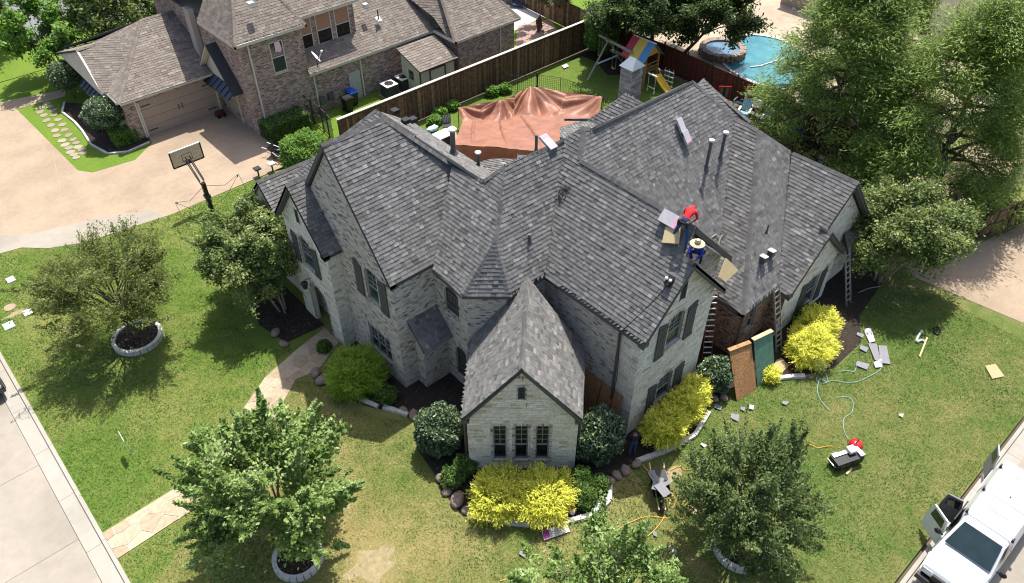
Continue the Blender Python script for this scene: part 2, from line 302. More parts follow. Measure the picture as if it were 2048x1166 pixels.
# ---- walls
BF=[(0,1,2,3),(4,5,1,0),(5,6,2,1),(6,7,3,2),(7,4,0,3)]
def lay(p0,p1,top,holes=(),style='brick',z0=0.,depth=.24,parent=None,mortar=None,keep=True,coll=None,bond=None,soldier=()):
    """one wall panel from p0 to p1, outward side on the right hand; returns list of pieces; mortar core goes to MB mortar"""
    d=Vector((p1[0]-p0[0],p1[1]-p0[1],0)); L=d.length; d.normalize(); o=Vector((d.y,-d.x,0)); B=Vector((p0[0],p0[1],0))
    f=lambda t,z,k: B+d*t+Vector((0,0,z))+o*k
    def tz(t):
        for (t0,a),(t1,b) in zip(top,top[1:]):
            if t0-1e-6<=t<=t1+1e-6: return a+(b-a)*(t-t0)/max(1e-6,t1-t0)
        return top[-1][1]
    br=sorted(set([0,L]+[t for t,_ in top if 0<t<L]+[h[0] for h in holes]+[h[1] for h in holes]))
    def sub(lo,hi):
        mid=(lo+hi)/2; z=z0; sp=[]
        for h in sorted(holes,key=lambda h:h[2]):
            if h[0]<mid<h[1]: sp.append((z,h[2])); z=h[3]
        sp.append((z,None)); return sp
    def hz(h,t):  # opening top, arched or flat
        if len(h)>4 and h[4]:
            m=(h[0]+h[1])/2; r=(h[1]-h[0])/2; return h[3]-h[4]+h[4]*math.sqrt(max(0,1-((t-m)/r)**2))
        return h[3]
    for lo,hi in zip(br,br[1:]):
        if hi-lo<1e-4: continue
        lo_,hi_=lo,hi
        if lo==0: lo=.016
        if hi==L: hi=L-.016
        for a,b in sub(lo,hi):
            zt0,zt1=(tz(lo+1e-5),tz(hi-1e-5)) if b is None else (b,b)
            if max(zt0,zt1)<=a: continue
            mortar.add([f(lo,a,-depth),f(hi,a,-depth),f(hi,a,-.012),f(lo,a,-.012),f(lo,zt0,-depth),f(hi,zt1,-depth),f(hi,zt1,-.012),f(lo,zt0,-.012)],
               [(3,2,1,0),(4,5,6,7),(0,1,5,4),(1,2,6,5),(2,3,7,6),(3,0,4,7)])
    for h in holes:
        if len(h)>4 and h[4]:      # masonry over the arch
            N=8; m=(h[0]+h[1])/2
            for i in range(N):
                ta=h[0]+(h[1]-h[0])*i/N; tb=h[0]+(h[1]-h[0])*(i+1)/N; za=hz(h,ta);zb=hz(h,tb)
                mortar.add([f(ta,za,-depth),f(tb,zb,-depth),f(tb,zb,-.012),f(ta,za,-.012),f(ta,h[3]+.001,-depth),f(tb,h[3]+.001,-depth),f(tb,h[3]+.001,-.012),f(ta,h[3]+.001,-.012)],
                   [(3,2,1,0),(4,5,6,7),(0,1,5,4),(1,2,6,5),(2,3,7,6),(3,0,4,7)])
    out=coll; zmax=max(b for _,b in top); z=z0; k=0
    while z<zmax:
        sol=any(a<=z<b for a,b in soldier)
        if style=='brick': h,l,g=(.2,.072,.012) if sol else (.068,.205,.012)
        elif style=='stone': h=rnd.choice((.07,.1,.13,.17)); l=None; g=.012
        else: h=rnd.choice((.06,.09,.14,.2)); l=None; g=.02
        zm=z+h/2
        # free intervals at this height
        iv=[]; ins=None; N=max(8,int(L/.05)); 
        xs=[L*i/N for i in range(N+1)]; free=[]
        for t in xs:
            ok=tz(t)>z+h*.8
            for q in holes:
                if q[0]-.001<t<q[1]+.001 and q[2]-.001<zm<hz(q,min(max(t,q[0]),q[1]))+.001: ok=False
            free.append(ok)
        i=0
        while i<=N:
            if free[i]:
                j=i
                while j<N and free[j+1]: j+=1
                a,b=xs[i],xs[j]
                for q in holes:   # snap to the hole's edge
                    if q[2]<zm<q[3]:
                        if abs(a-q[1])<.07: a=q[1]
                        if abs(b-q[0])<.07: b=q[0]
                if b-a>.03: iv.append((a,b))
                i=j+1
            else: i+=1
        for a,b in iv:
            x=a-(0 if k%2 else (l or .3)/2)
            while x<b-.02:
                ll=l if l else rnd.uniform(.18,.55)
                xa=max(x,a); xb=min(x+ll,b); x+=ll+g
                if xb-xa<.03: continue
                pr=rnd.uniform(.0,.012); pr2=.004
                vs=[f(xa,z,pr),f(xb,z,pr),f(xb,z+h,pr),f(xa,z+h,pr),f(xa,z,-.02),f(xb,z,-.02),f(xb,z+h,-.02),f(xa,z+h,-.02)]
                out.append((vs,rnd.random()))
        z+=h+g; k+=1
    return f
brk=[];stn=[];brn=[];mo=MB()
def rot(k): return
# W1 big left gable (faces the left street)
W1=lay((11.88,27.4),(11.88,20.37),[(0,6.2),(3.48,10.95),(7.03,6.25)],[(4.95,5.85,4.25,6.1,.25),(4.52,6.22,.9,2.45)],'brick',mortar=mo,coll=brk,soldier=((2.5,2.6),))
W2=lay((11.88,20.37),(13.97,20.37),[(0,6.3),(2.09,6.3)],(),'brick',mortar=mo,coll=brk,soldier=((5.95,6.2),))
W3=lay((13.97,20.37),(13.97,18.2),[(0,6.2),(2.17,6.1)],[(.68,1.62,4.2,5.65,.35),(1.2,1.95,.5,2.4,.3)],'brick',mortar=mo,coll=brk,soldier=((5.85,6.05),))
W4=lay((13.97,18.2),(15.15,17.1),[(0,6.1),(1.613,6.1)],(),'brick',mortar=mo,coll=brk,soldier=((5.85,6.05),))
W5=lay((15.15,17.1),(17.35,17.1),[(0,6.1),(2.2,6.1)],(),'brick',mortar=mo,coll=brk)
W6=lay((17.35,17.1),(17.35,12.85),[(0,6.1),(4.25,6.1)],(),'brick',mortar=mo,coll=brk)
W6b=lay((17.35,12.85),(17.35,11.83),[(0,6.1),(1.02,6.1)],(),'stone',mortar=mo,coll=stn)
W7=lay((17.35,11.83),(21.9,11.83),[(0,6.2),(2.2,8.5),(4.55,5.9)],[(1.7,2.65,4.2,5.95,.28),(1.72,2.67,.75,2.35,.25),(2.1,2.42,6.6,7.5)],'stone',mortar=mo,coll=stn)
W8=lay((17.6,12.6),(23.2,12.6),[(0,6.55),(2.5,9.3),(5.6,6.3)],(),'brick',z0=5.2,mortar=mo,coll=brk)
W7b=lay((21.9,11.83),(21.9,13.4),[(0,5.9),(1.57,5.9)],(),'stone',mortar=mo,coll=stn)
# entry block
WE=lay((11.25,28.0),(11.25,24.42),[(0,6.1),(1.76,8.35),(3.58,5.95)],[(1.05,2.1,3.75,5.5,.25),(1.02,2.6,0,2.75,.8),(1.38,1.62,6.3,7.1)],'stone',mortar=mo,coll=stn)
WE2=lay((11.25,24.42),(12.0,24.42),[(0,5.85),(.75,5.85)],(),'stone',mortar=mo,coll=stn)
# bump-out on the left wing
lay((12.62,20.37),(12.62,19.75),[(0,3.35),(.62,2.75)],(),'brick',mortar=mo,coll=brk)
lay((12.62,19.75),(13.97,19.75),[(0,2.75),(1.35,2.75)],(),'brick',mortar=mo,coll=brk,soldier=((2.5,2.7),(.75,.9)))
# centre gable room
cgL=Vector((11.25,15.05,0)); cgu=Vector((.742,-.670,0)); cgn=Vector((.67,.742,0)); cw=4.33
cgp=lambda t,n,z=0: cgL+cgu*t+cgn*n+Vector((0,0,z))
q0=cgp(0,0);q1=cgp(cw,0)
CGH=[(1.0,1.53,.62,2.85),(1.86,2.39,.62,2.85),(2.70,3.23,.62,2.85),(1.98,2.24,4.45,5.15)]
WC=lay((q0.x,q0.y),(q1.x,q1.y),[(0,3.45),(2.165,6.25),(4.33,3.45)],CGH,'stone',mortar=mo,coll=stn)
q2=cgp(0,3.7);q3=cgp(cw,3.5)
lay((q2.x,q2.y),(q0.x,q0.y),[(0,3.45),(3.7,3.45)],(),'stone',mortar=mo,coll=stn)
lay((q1.x,q1.y),(q3.x,q3.y),[(0,3.4),(3.5,3.4)],(),'stone',mortar=mo,coll=stn)
# right wing
W9=lay((24.55,13.6),(24.55,11.7),[(0,3.0),(1.9,3.0)],(),'brick',mortar=mo,coll=brn,soldier=((.8,.95),(1.6,1.7)))
W10=lay((24.55,11.7),(27.15,11.7),[(0,3.0),(2.6,3.0)],[(.95,1.45,1.0,2.4)],'brick',mortar=mo,coll=brn,soldier=((.7,.8),))
W10b=lay((21.9,13.45),(24.55,13.45),[(0,3.0),(2.65,3.0)],(),'brick',mortar=mo,coll=brn)
lay((27.15,11.7),(27.15,11.0),[(0,3.0),(.7,3.0)],(),'brick',mortar=mo,coll=brn)
W11=lay((27.15,11.0),(31.5,11.0),[(0,3.1),(2.05,5.3),(4.35,3.0)],[(2.15,3.15,.5,2.45,.25)],'stone',mortar=mo,coll=stn)
W12=lay((29.0,11.4),(34.2,11.4),[(0,4.95),(2.0,6.95),(5.2,3.5)],(),'stone',mortar=mo,coll=stn)
lay((31.5,11.0),(31.5,11.4),[(0,3.0),(.4,3.0)],(),'stone',mortar=mo,coll=stn)
wall=mo.build('wall',mMortar,house,world=True)
pieces(brk,BF,wall,'brick',mBrickSt,'brick_field',150)
pieces(stn,BF,wall,'stone',mStone,'stone_field',200)
pieces(brn,BF,wall,'brick',mBrown,'tan_brick_field',100)
# other outer walls that close the house off behind
bk=MB()
for a in [(11.9,27.3,0,14.5,27.9,6.0),(17,20.5,0,20,30,6.1),(14.2,20.4,0,20,27,6.0),(15.5,27,0,20,29.6,6.0),(15.3,17.3,0,20,20,6.0),(17.6,12.9,0,21.7,17,6.0),(21.7,13.7,0,34,20,3.0),(24.8,12,0,34,20,2.95),(20,20,0,31,23.2,5.0),(27.4,11.3,0,31.3,14,2.9),(29.2,11.7,0,34.0,15,3.4),(11.75,28.1,0,14.6,33.6,2.85)]: bk.box(*a)
bk.extr([(14.5,31.1,5.9),(14.5,33.7,3.1),(14.5,28.3,3.1)],(-2.8,0,0))
bk.build('rear_wall',mMortar,house,world=True)
# rake boards, eaves, gutters
def board(nm,p,q,h=.2,dep=.3,inw=(0,0,0),mat=mFascia,drop=.02):
    p=Vector(p);q=Vector(q);i=Vector(inw)*dep; b=MB(); u=Vector((0,0,1))
    vs=[p-u*drop,q-u*drop,q-u*(drop+h),p-u*(drop+h)]; vs+= [v+i for v in vs]
    b.add(vs,[(0,1,2,3),(7,6,5,4),(4,5,1,0),(5,6,2,1),(6,7,3,2),(7,4,0,3)]); return b.build(nm,mat,house,world=True)
for p,q,i in [(P['A'],P['B'],(1,0,0)),((11.75,27.6,6.43),P['B'],(1,0,0)),((10.95,24.1,5.95),(10.95,26.24,8.6),(1,0,0)),((10.95,28.2,6.1),(10.95,26.24,8.6),(1,0,0)),
    (P['a4'],P['b4'],(0,1,0)),((22.09,11.41,5.9),P['b4'],(0,1,0)),(P['c4'],P['d4'],(0,1,0)),((23.4,12.16,6.45),P['d4'],(0,1,0)),
    (P['a9'],P['b9'],(0,1,0)),((31.78,10.69,3.05),P['b9'],(0,1,0)),(P['c9'],P['d9'],(0,1,0)),((34.4,11.0,3.54),P['d9'],(0,1,0)),
    ((10.91,14.96,3.55),(12.6,13.43,6.52),tuple(cgn)),((14.36,11.83,3.5),(12.6,13.43,6.52),tuple(cgn)),((11.6,33.9,3.),(11.6,31.1,6.),(1,0,0)),((11.6,28.,2.9),(11.6,31.1,6.),(1,0,0))]:
    board('rake_board',p,q,.24,.3,i)
for p,q,i in [(P['A'],P['F'],(0,1,0)),(P['a2'],P['b2'],(1,0,0)),(P['b2'],P['c3'],(.67,.74,0)),(P['c3'],P['X'],(0,1,0)),(P['X'],P['a4'],(1,0,0)),
    (P['j5'],P['a7'],(1,0,0)),(P['a7'],P['b8'],(0,1,0)),((10.95,24.1,5.95),(12.2,24.1,5.95),(0,1,0)),((10.91,14.96,3.55),(13.75,17.94,3.6),tuple(cgu)),((14.36,11.83,3.5),(17.1,14.35,3.6),tuple(-cgu)),(P['b8'],P['a9'],(1,0,0))]:
    board('eave_board',p,q,.16,.3,i)
# awning roofs in shade
def awning(pts,par=house):
    tb=[];n=tabs(pts,out=tb,e=.16); b=MB(); lo=[Vector(p)-n*.1 for p in pts]; m=len(pts)
    b.add([Vector(p)-n*.004 for p in pts]+lo,[tuple(range(m)),tuple(range(2*m-1,m-1,-1))]+[(i,(i+1)%m,m+(i+1)%m,m+i) for i in range(m)])
    o=b.build('awning_roof',mRoofBase,par,world=True); c=MB()
    for t in tb: c.add(t[0],TF,t[1])
    c.build('shingle_field',mShing,o,world=True,tint=True,kind='stuff')
awning([(12.4,20.37,3.95),(13.97,20.37,3.95),(13.97,19.3,2.75),(12.4,19.3,2.75)])
awning([(32.56,11.36,3.30),(33.90,11.03,3.30),(34.00,10.55,2.50),(32.24,10.65,2.50)])
# windows
def window(f,t0,t1,z0,z1,arch=0,cols=2,rows=3,glass=mGlass,sash=True,rec=.1,blind=False,frm=mFrame):
    w=MB(); a=lambda t,z,k:f(t,z,k); N=8; fr=.05
    def top(t):
        if not arch: return z1
        m=(t0+t1)/2;r=(t1-t0)/2; return z1-arch+arch*math.sqrt(max(0,1-((t-m)/r)**2))
    def bar(ta,za,tb,zb,tk=.05,k0=-rec-.03,k1=-rec+.03):
        p=a(ta,za,(k0+k1)/2);q=a(tb,zb,(k0+k1)/2); w.beam(p,q,tk,k1-k0,up=(a(0,0,1)-a(0,0,0)))
    bar(t0+.025,z0,t0+.025,top(t0+.03)); bar(t1-.025,z0,t1-.025,top(t1-.03)); bar(t0,z0+.03,t1,z0+.03,.06)
    for i in range(N):
        ta=t0+(t1-t0)*i/N;tb=t0+(t1-t0)*(i+1)/N; bar(ta,top(ta)-.03,tb,top(tb)-.03)
    zm=z0+(z1-z0)*.42
    if sash and not blind: bar(t0,zm,t1,zm,.06)
    W_=w.build('window',mShut if blind else frm,house,world=True)
    g=MB(); ts=[t0+(t1-t0)*i/N for i in range(N+1)]
    g.add([a(t,z0,-rec-.02) for t in ts]+[a(t,top(t),-rec-.02) for t in ts],[(i,i+1,N+2+i,N+1+i) for i in range(N)])
    g.build('board_panel' if blind else 'pane',mShut if blind else glass,W_,world=True)
    m=MB()
    if blind:
        for i in range(1,5):
            t=t0+(t1-t0)*i/5; p=a(t,z0+.03,-rec);q=a(t,top(t)-.03,-rec); m.beam(p,q,.02,.02)
        for z in (z0+(z1-z0)*.25,z0+(z1-z0)*.7): m.beam(a(t0,z,-rec+.02),a(t1,z,-rec+.02),.03,.09)
        m.build('batten',mShut,W_,world=True)
    elif cols>1:
        for i in range(1,cols): t=t0+(t1-t0)*i/cols; m.beam(a(t,zm,-rec),a(t,top(t),-rec),.022,.03)
        for i in range(1,rows): z=zm+(z1-arch-zm)*i/rows; m.beam(a(t0,z,-rec),a(t1,z,-rec),.022,.03)
        if m.v: m.build('muntin',frm,W_,world=True)
    # sill of brick on edge
    s=MB(); x=t0-.08; 
    while x<t1+.08:
        s.add([a(x,z0-.11,.03),a(x+.062,z0-.11,.03),a(x+.062,z0-.015,.045),a(x,z0-.015,.045),a(x,z0-.11,-rec),a(x+.062,z0-.11,-rec),a(x+.062,z0,-rec),a(x,z0,-rec)],BF+[(3,2,6,7)]); x+=.075
    s.build('sill',mBrickSt,W_,world=True,tint=True)
    return W_
def surround(f,t0,t1,z0,z1,arch=0,w=.11):
    s=MB(); z=z0; N=int((t1-t0)/.075)
    while z<z1-arch:
        for x in (t0-w,t1): 
            s.add([f(x,z,.016),f(x+w,z,.016),f(x+w,z+.06,.016),f(x,z+.06,.016),f(x,z,-.02),f(x+w,z,-.02),f(x+w,z+.06,-.02),f(x,z+.06,-.02)],BF)
        z+=.075
    for i in range(-1,N+2):
        x=t0+(t1-t0)*i/N; m=(t0+t1)/2; r=(t1-t0)/2
        zz_=z1-arch+(arch*math.sqrt(max(0,1-min(1,abs((x-m)/r))**2)) if arch else 0)+.004
        s.add([f(x,zz_,.02),f(x+.06,zz_,.02),f(x+.06,zz_+.13,.02),f(x,zz_+.13,.02),f(x,zz_,-.02),f(x+.06,zz_,-.02),f(x+.06,zz_+.13,-.02),f(x,zz_+.13,-.02)],BF)
    s.build('brick_surround',mBrickSt,house,world=True,tint=True)
def shutter(f,t0,t1,z0,z1,slope=0):
    b=MB(); k0,k1=.025,.07
    def bx(a,b_,c,d,ka=k0,kb=k1):
        b.add([f(a,c,kb),f(b_,c,kb),f(b_,d+ (slope if slope>0 else 0),kb),f(a,d-(slope if slope<0 else 0),kb),f(a,c,ka),f(b_,c,ka),f(b_,d+(slope if slope>0 else 0),ka),f(a,d-(slope if slope<0 else 0),ka)],BF)
    bx(t0,t1,z0,z1)
    o=b.build('shutter',mShut,house,world=True)
    c=MB(); n=3
    for i in range(1,n): t=t0+(t1-t0)*i/n; c.beam(f(t,z0,k1),f(t,z1,k1),.02,.02)
    for z in (z0+.12,z1-.15): c.beam(f(t0,z,k1+.01),f(t1,z,k1+.01),.03,.1)
    c.build('batten',mShut,o,world=True)
for h in CGH[:3]: window(WC,*h,cols=2,rows=4); surround(WC,h[0],h[1],h[2],h[3])
window(W1,4.95,5.85,4.25,6.1,.25,2,3,mGlassG); surround(W1,4.95,5.85,4.25,6.1,.25)
shutter(W1,4.2,4.75,4.15,5.9,-.15); shutter(W1,6.02,6.55,4.15,5.9,.15)
for a in (4.52,5.09,5.66): window(W1,a,a+.56,.9,2.45,0,2,3)
surround(W1,4.52,6.22,.9,2.45)
window(W3,.68,1.62,4.2,5.65,.35,blind=True); window(W3,1.2,1.95,.5,2.4,.3,blind=True); surround(W3,.68,1.62,4.2,5.65,.35); surround(W3,1.2,1.95,.5,2.4,.3)
window(W7,1.7,2.65,4.2,5.95,.28,2,3,mGlassG); surround(W7,1.7,2.65,4.2,5.95,.28)
window(W7,1.72,2.67,.75,2.35,.25,2,3,mGlassG); surround(W7,1.72,2.67,.75,2.35,.25)
shutter(W7,1.02,1.55,3.95,5.8,-.12); shutter(W7,2.85,3.4,3.95,5.8,.12); shutter(W7,1.05,1.58,.6,2.2,-.1); shutter(W7,2.85,3.4,.6,2.2,.1)
window(WE,1.05,2.1,3.75,5.5,.25,2,3,mGlassG); surround(WE,1.05,2.1,3.75,5.5,.25); shutter(WE,.5,.95,3.7,5.3,-.12); shutter(WE,2.2,2.65,3.7,5.3,.12)
window(W10,.95,1.45,1.0,2.4); window(W11,2.15,3.15,.5,2.45,.25,2,3,mGlassG); surround(W11,2.15,3.15,.5,2.45,.25)
shutter(W11,1.55,2.05,.4,2.3,-.1); shutter(W11,3.28,3.75,.4,2.3,.1)
def louvre(f,t0,t1,z0,z1):
    b=MB(); b.beam(f(t0,(z0+z1)/2,-.08),f(t1,(z0+z1)/2,-.08),.02,z1-z0); z=z0+.05
    while z<z1: b.beam(f(t0,z,-.03),f(t1,z,-.03),.06,.02); z+=.09
    for t in (t0,t1): b.beam(f(t,z0,-.01),f(t,z1,-.01),.05,.06)
    b.build('louvre_vent',mShut,house,world=True)
louvre(WC,1.98,2.24,4.45,5.15); surround(WC,1.98,2.24,4.45,5.15,0,.07); louvre(W7,2.1,2.42,6.6,7.5); louvre(WE,1.38,1.62,6.3,7.1)
# recessed arched entrance with door
dr=MB(); dr.beam(WE(1.02,1.2,-1.1),WE(2.6,1.2,-1.1),.06,2.4); dr.build('front_door',M('front_door_wood',(.05,.03,.02),.5,.2,4),house,world=True)
surround(WE,1.02,2.6,0,2.75,.8)
# arch lamp
la=MB(); c=WE(1.36,2.55,.35); la.lathe([(.02,.45),(.16,.36),(.17,.3),(.1,0),(.02,-.05)],c,8); la.tube([WE(1.36,2.95,0),WE(1.36,3.05,.25),WE(1.36,2.95,.35)],.02); la.build('wall_lantern',mDark,house,world=True)
# downspouts
for pts in ([WE2(.68,5.8,.1),WE2(.68,0,.1)],[W9(-.05,2.9,.08),W9(-.05,.2,.08)],[W10(.08,2.9,.12),W10(.08,.1,.12)],[W6(4.3,6.0,.1),W6(4.3,.1,.1)],[cgp(4.45,.3,3.3),cgp(4.45,.3,.1)],[cgp(-.12,.3,3.3),cgp(-.12,.3,.1)]):
    b=MB(); b.beam(pts[0],pts[1],.09,.09,up=(1,0,0)); b.build('downspout',mGut,house,world=True)
# rust streaks under the louvre and at the peak (stains on the stone)
mRust=M('rust_stain',(.30,.10,.03),.9,.3,10)
for t,z,h in ((2.12,5.75,.28),(2.0,5.8,.12),(2.28,4.2,.2)): 
    b=MB(); b.add([WC(t,z,.0165),WC(t+.05,z+.05,.0165),WC(t+.03,z-h,.0165),WC(t+.01,z-h*.8,.0165)],[(0,1,2,3)]); b.build('rust_streak',mRust,house,world=True)
# roof pipes and vents
mPipe=M('roof_pipe',(.10,.105,.11),.5,.1,3,metal=.3); mCapL=M('pale_cap',(.62,.62,.6),.5,.05,3)
def pipe(base,h,r,cap=True):
    b=MB(); b.tube([base,Vector(base)+Vector((0,0,h))],r,10); o=b.build('vent_pipe',mPipe,house,world=True)
    c=MB(); c.lathe([(r*2.0,-.02),(r*1.3,.1),(r*1.1,.2)],base,10); c.build('flashing',mPipe,o,world=True)
    if cap: c=MB(); c.lathe([(r*1.7,h-.02),(r*1.7,h+.05),(r*.4,h+.1)],base,12); c.build('cap',mCapL,o,world=True)
def onP(px,n,p0): return
pipe((26.70,16.24,7.33),1.5,.075); pipe((27.80,16.27,7.38),1.4,.075)
pipe((18.11,23.97,8.20),1.2,.12); pipe((19.65,24.11,6.60),.9,.09); pipe((19.29,24.05,6.70),.35,.06,False); pipe((20.46,21.04,8.60),.9,.07,False)
pipe((16.93,17.67,7.38),.45,.06,False); pipe((26.72,12.57,5.72),.5,.04,False)
def hood(c,s=.3):
    b=MB(); c=Vector(c); b.obox(c+Vector((0,0,.16)),(s*.5,0,0),(0,s*.5,0),(0,0,.16)); o=b.build('roof_vent',mPipe,house,world=True)
    b=MB(); b.obox(c+Vector((0,0,.34)),(s*.6,0,-.03),(0,s*.6,0),(0,0,.02)); b.build('cap',mCapL,o,world=True)
hood((26.57,12.30,4.28),.26); hood((27.20,12.30,4.28),.26)
for c in ((17.88,28.07,8.60),(17.93,27.30,8.40),(18.43,27.44,8.20)):
    b=MB(); b.obox(Vector(c)+Vector((0,0,.1)),(.17,0,0),(0,.17,0),(0,0,.1)); b.build('box_vent',mBlack,house,world=True)
# chimney
ch=MB(); cs=[]; cc=(31.6,25.05)
for a,b_ in [((-.46,-.42),(.46,-.42)),((.46,-.42),(.46,.42)),((.46,.42),(-.46,.42)),((-.46,.42),(-.46,-.42))]:
    lay((cc[0]+a[0],cc[1]+a[1]),(cc[0]+b_[0],cc[1]+b_[1]),[(0,7.6),(3,7.6)],(),'ledge',z0=2,mortar=ch,coll=cs)
chm=ch.build('chimney',mMortar,house,world=True); pieces(cs,BF,chm,'stone',mChim,'stone_field',60)
b=MB(); x,y=cc; b.add([(x-.55,y-.5,7.62),(x+.55,y-.5,7.62),(x+.55,y+.5,7.62),(x-.55,y+.5,7.62),(x,y-.2,8.1),(x,y+.2,8.1)],[(3,2,1,0),(0,1,4),(1,2,5,4),(2,3,5),(3,0,4,5)]); b.build('chimney_cap',M('metal_cap',(.3,.33,.36),.4,.05,2,metal=.5),chm,world=True)
# protective boards against the right inner wall
for a,b_ in ((0,1.15),(1.2,2.35)):
    s=thing('plywood_board',('left' if a==0 else 'right')+' brown plywood board leaned on the shaded brick wall behind the laurel','board',(16.9,14.6-a,0))
    o=MB(); o.extr([(0,0,0),(0,-1.15,0),(.4,-1.15,2.2),(.4,0,2.2)],(.02,0,.004)); o.build('sheet',mPly,s)

# ================================================================ GROUND, STREETS, NEIGHBOURS
def sheet(name,poly,z,mat,kind='structure',hole=None):
    b=MB(); b.prism(poly,z-.06,z); o=b.build(name,mat)
    if kind: o['kind']=kind
    return o
# lawn colour: green and straw patches, greener towards the back lawns and the neighbour
def grassmat(name,g,t,dry):
    m=bpy.data.materials.new(name); m.use_nodes=True; T=m.node_tree; p=T.nodes['Principled BSDF']; p.inputs['Roughness'].default_value=1; p.inputs['Specular IOR Level'].default_value=.05
    ge=nd(T,'ShaderNodeNewGeometry'); 
    def nz(sc,det,ro=.6,dist=0.):
        n=nd(T,'ShaderNodeTexNoise'); n.inputs['Scale'].default_value=sc; n.inputs['Detail'].default_value=det; n.inputs['Roughness'].default_value=ro; n.inputs['Distortion'].default_value=dist
        T.links.new(ge.outputs['Position'],n.inputs['Vector']); return n.outputs['Fac']
    def mt(op,a,b):
        n=nd(T,'ShaderNodeMath',operation=op)
        for i,q in enumerate((a,b)):
            if isinstance(q,(int,float)): n.inputs[i].default_value=q
            else: T.links.new(q,n.inputs[i])
        return n.outputs[0]
    big=nz(.22,3,.5,.6); mid=nz(1.3,4,.6,.4); fine=nz(9,4,.7); 
    s=mt('ADD',mt('MULTIPLY',big,1.0),mt('ADD',mt('MULTIPLY',mid,.75),mt('MULTIPLY',fine,.75)))   # about 1.25 mean
    mr=nd(T,'ShaderNodeMapRange'); mr.inputs['From Min'].default_value=dry[0]; mr.inputs['From Max'].default_value=dry[1]; T.links.new(s,mr.inputs['Value'])
    mx=nd(T,'ShaderNodeMix',data_type='RGBA'); T.links.new(mr.outputs[0],mx.inputs[0]); mx.inputs[6].default_value=(*g,1); mx.inputs[7].default_value=(*t,1)
    f2=nz(38,3,.8); mr2=nd(T,'ShaderNodeMapRange'); mr2.inputs['From Min'].default_value=.3; mr2.inputs['From Max'].default_value=.7; mr2.inputs['To Min'].default_value=.55; mr2.inputs['To Max'].default_value=1.4; T.links.new(f2,mr2.inputs['Value'])
    v=nd(T,'ShaderNodeVectorMath',operation='SCALE'); T.links.new(mx.outputs[2],v.inputs[0]); T.links.new(mr2.outputs[0],v.inputs['Scale']); T.links.new(v.outputs[0],p.inputs['Base Color'])
    b=nd(T,'ShaderNodeBump'); b.inputs['Strength'].default_value=.9; b.inputs['Distance'].default_value=.05; T.links.new(f2,b.inputs['Height']); T.links.new(b.outputs[0],p.inputs['Normal'])
    return m
GG=(.085,.165,.022); GT=(.27,.235,.085)
gFront=grassmat('front_lawn_grass',(.10,.155,.033),(.30,.25,.105),(.95,1.5)); gSide=grassmat('side_lawn_grass',(.115,.185,.034),(.27,.25,.09),(1.1,1.7))
gRight=grassmat('right_lawn_grass',(.095,.15,.035),(.27,.225,.10),(1.1,1.75)); gBack=grassmat('back_lawn_grass',(.10,.155,.03),(.17,.20,.05),(1.2,1.8)); gNb=grassmat('neighbour_lawn_grass',(.12,.20,.03),(.19,.255,.045),(1.1,1.8))
earth=M('bare_earth',(.10,.085,.06),.95,.25,.5,.5,20,coord='Object')
b=MB(); b.box(-250,-250,-.5,400,400,-.16); b.build('ground',earth)['kind']='structure'
sheet('neighbour_lawn',[(-1.2,40.4),(60,40.4),(60,64.5),(-1.2,64.5)],-.008,gNb)
sheet('back_lawn',[(20,24),(44.6,15.5),(44.6,39.2),(17,39.2)],-.004,gBack)
sheet('side_lawn',[(-1.2,17.5),(12.6,26.2),(12.6,30),(20,39.2),(16.3,40.3),(9.5,40.32),(4.9,41.1),(3.2,41.9),(2.1,43),(1.0,43.2),(-1.2,43.4)],-.002,gSide)
sheet('front_lawn',[(-1.2,.75),(14,.75),(17,14),(17,27),(12.6,27),(-1.2,18.5)],.002,gFront)
sheet('right_lawn',[(14,.75),(60,.75),(60,4),(36,14),(20,17),(13,12)],-.0025,gRight)
mBare=M('bare_soil_patch',(.27,.22,.12),.95,.25,5,.8,30)
for c_,rx_,ry_ in (((5.82,14.24),1.5,1.05),((6.44,17.07),.5,.35),((20.82,8.35),.5,.28),((1.62,34.69),.5,.3),((0.15,37.55),.9,.3),((17.25,9.20),.9,.5),((26.43,8.49),.6,.4)):
    a0=rnd.random()*3; sheet('bare_soil',[(c_[0]+rx_*math.cos(6.283*i/18+a0)*rnd.uniform(.35,.85),c_[1]+ry_*math.sin(6.283*i/18+a0)*rnd.uniform(.35,.85)) for i in range(18)],.0065,mBare)
# streets as slabs with open joints, kerbs, gutters
def street(name,axis,lo,hi,c0,c1,z=-.13,L=4.6):
    root=thing(name,None,None,(0,0,0)); root['kind']='structure'; q=lo
    b=MB(); (b.box(c0,lo,z-.2,c1,hi,z-.02) if axis=='y' else b.box(lo,c0,z-.2,hi,c1,z-.02)); b.build('base',earth,root)
    mid=(c0+c1)/2
    while q<hi:
        e=min(q+L,hi)-.015
        for a,d in ((c0,mid-.01),(mid+.01,c1)):
            b=MB(); (b.box(a,q,z-.1,d,e,z) if axis=='y' else b.box(q,a,z-.1,e,d,z)); b.build('slab',mConcS,root)
        q+=L
    return root
sl1=street('left_street','y',-14,75,-10.5,-2.0); 
sr1=street('right_street','x',-1.9,62,-8.5,-.15)
def kerb(axis,lo,hi,e,root,sg):
    q=lo
    while q<hi:
        f=min(q+3,hi)-.012; b=MB()
        pr=[(0,-.2),(0,.01),(.15,.008),(.19,-.10),(.62,-.12),(.78,-.125),(.78,-.2)]
        if axis=='y': b.extr([(e-sg*x,q,z) for x,z in pr],(0,f-q,0))
        else: b.extr([(q,e-x,z) for x,z in pr],(f-q,0,0))
        b.build('kerb',mCurb,root); q+=3
kerb('y',1.0,44,-1.2,sl1,1); kerb('x',-1.2,60,.62,sr1,1)
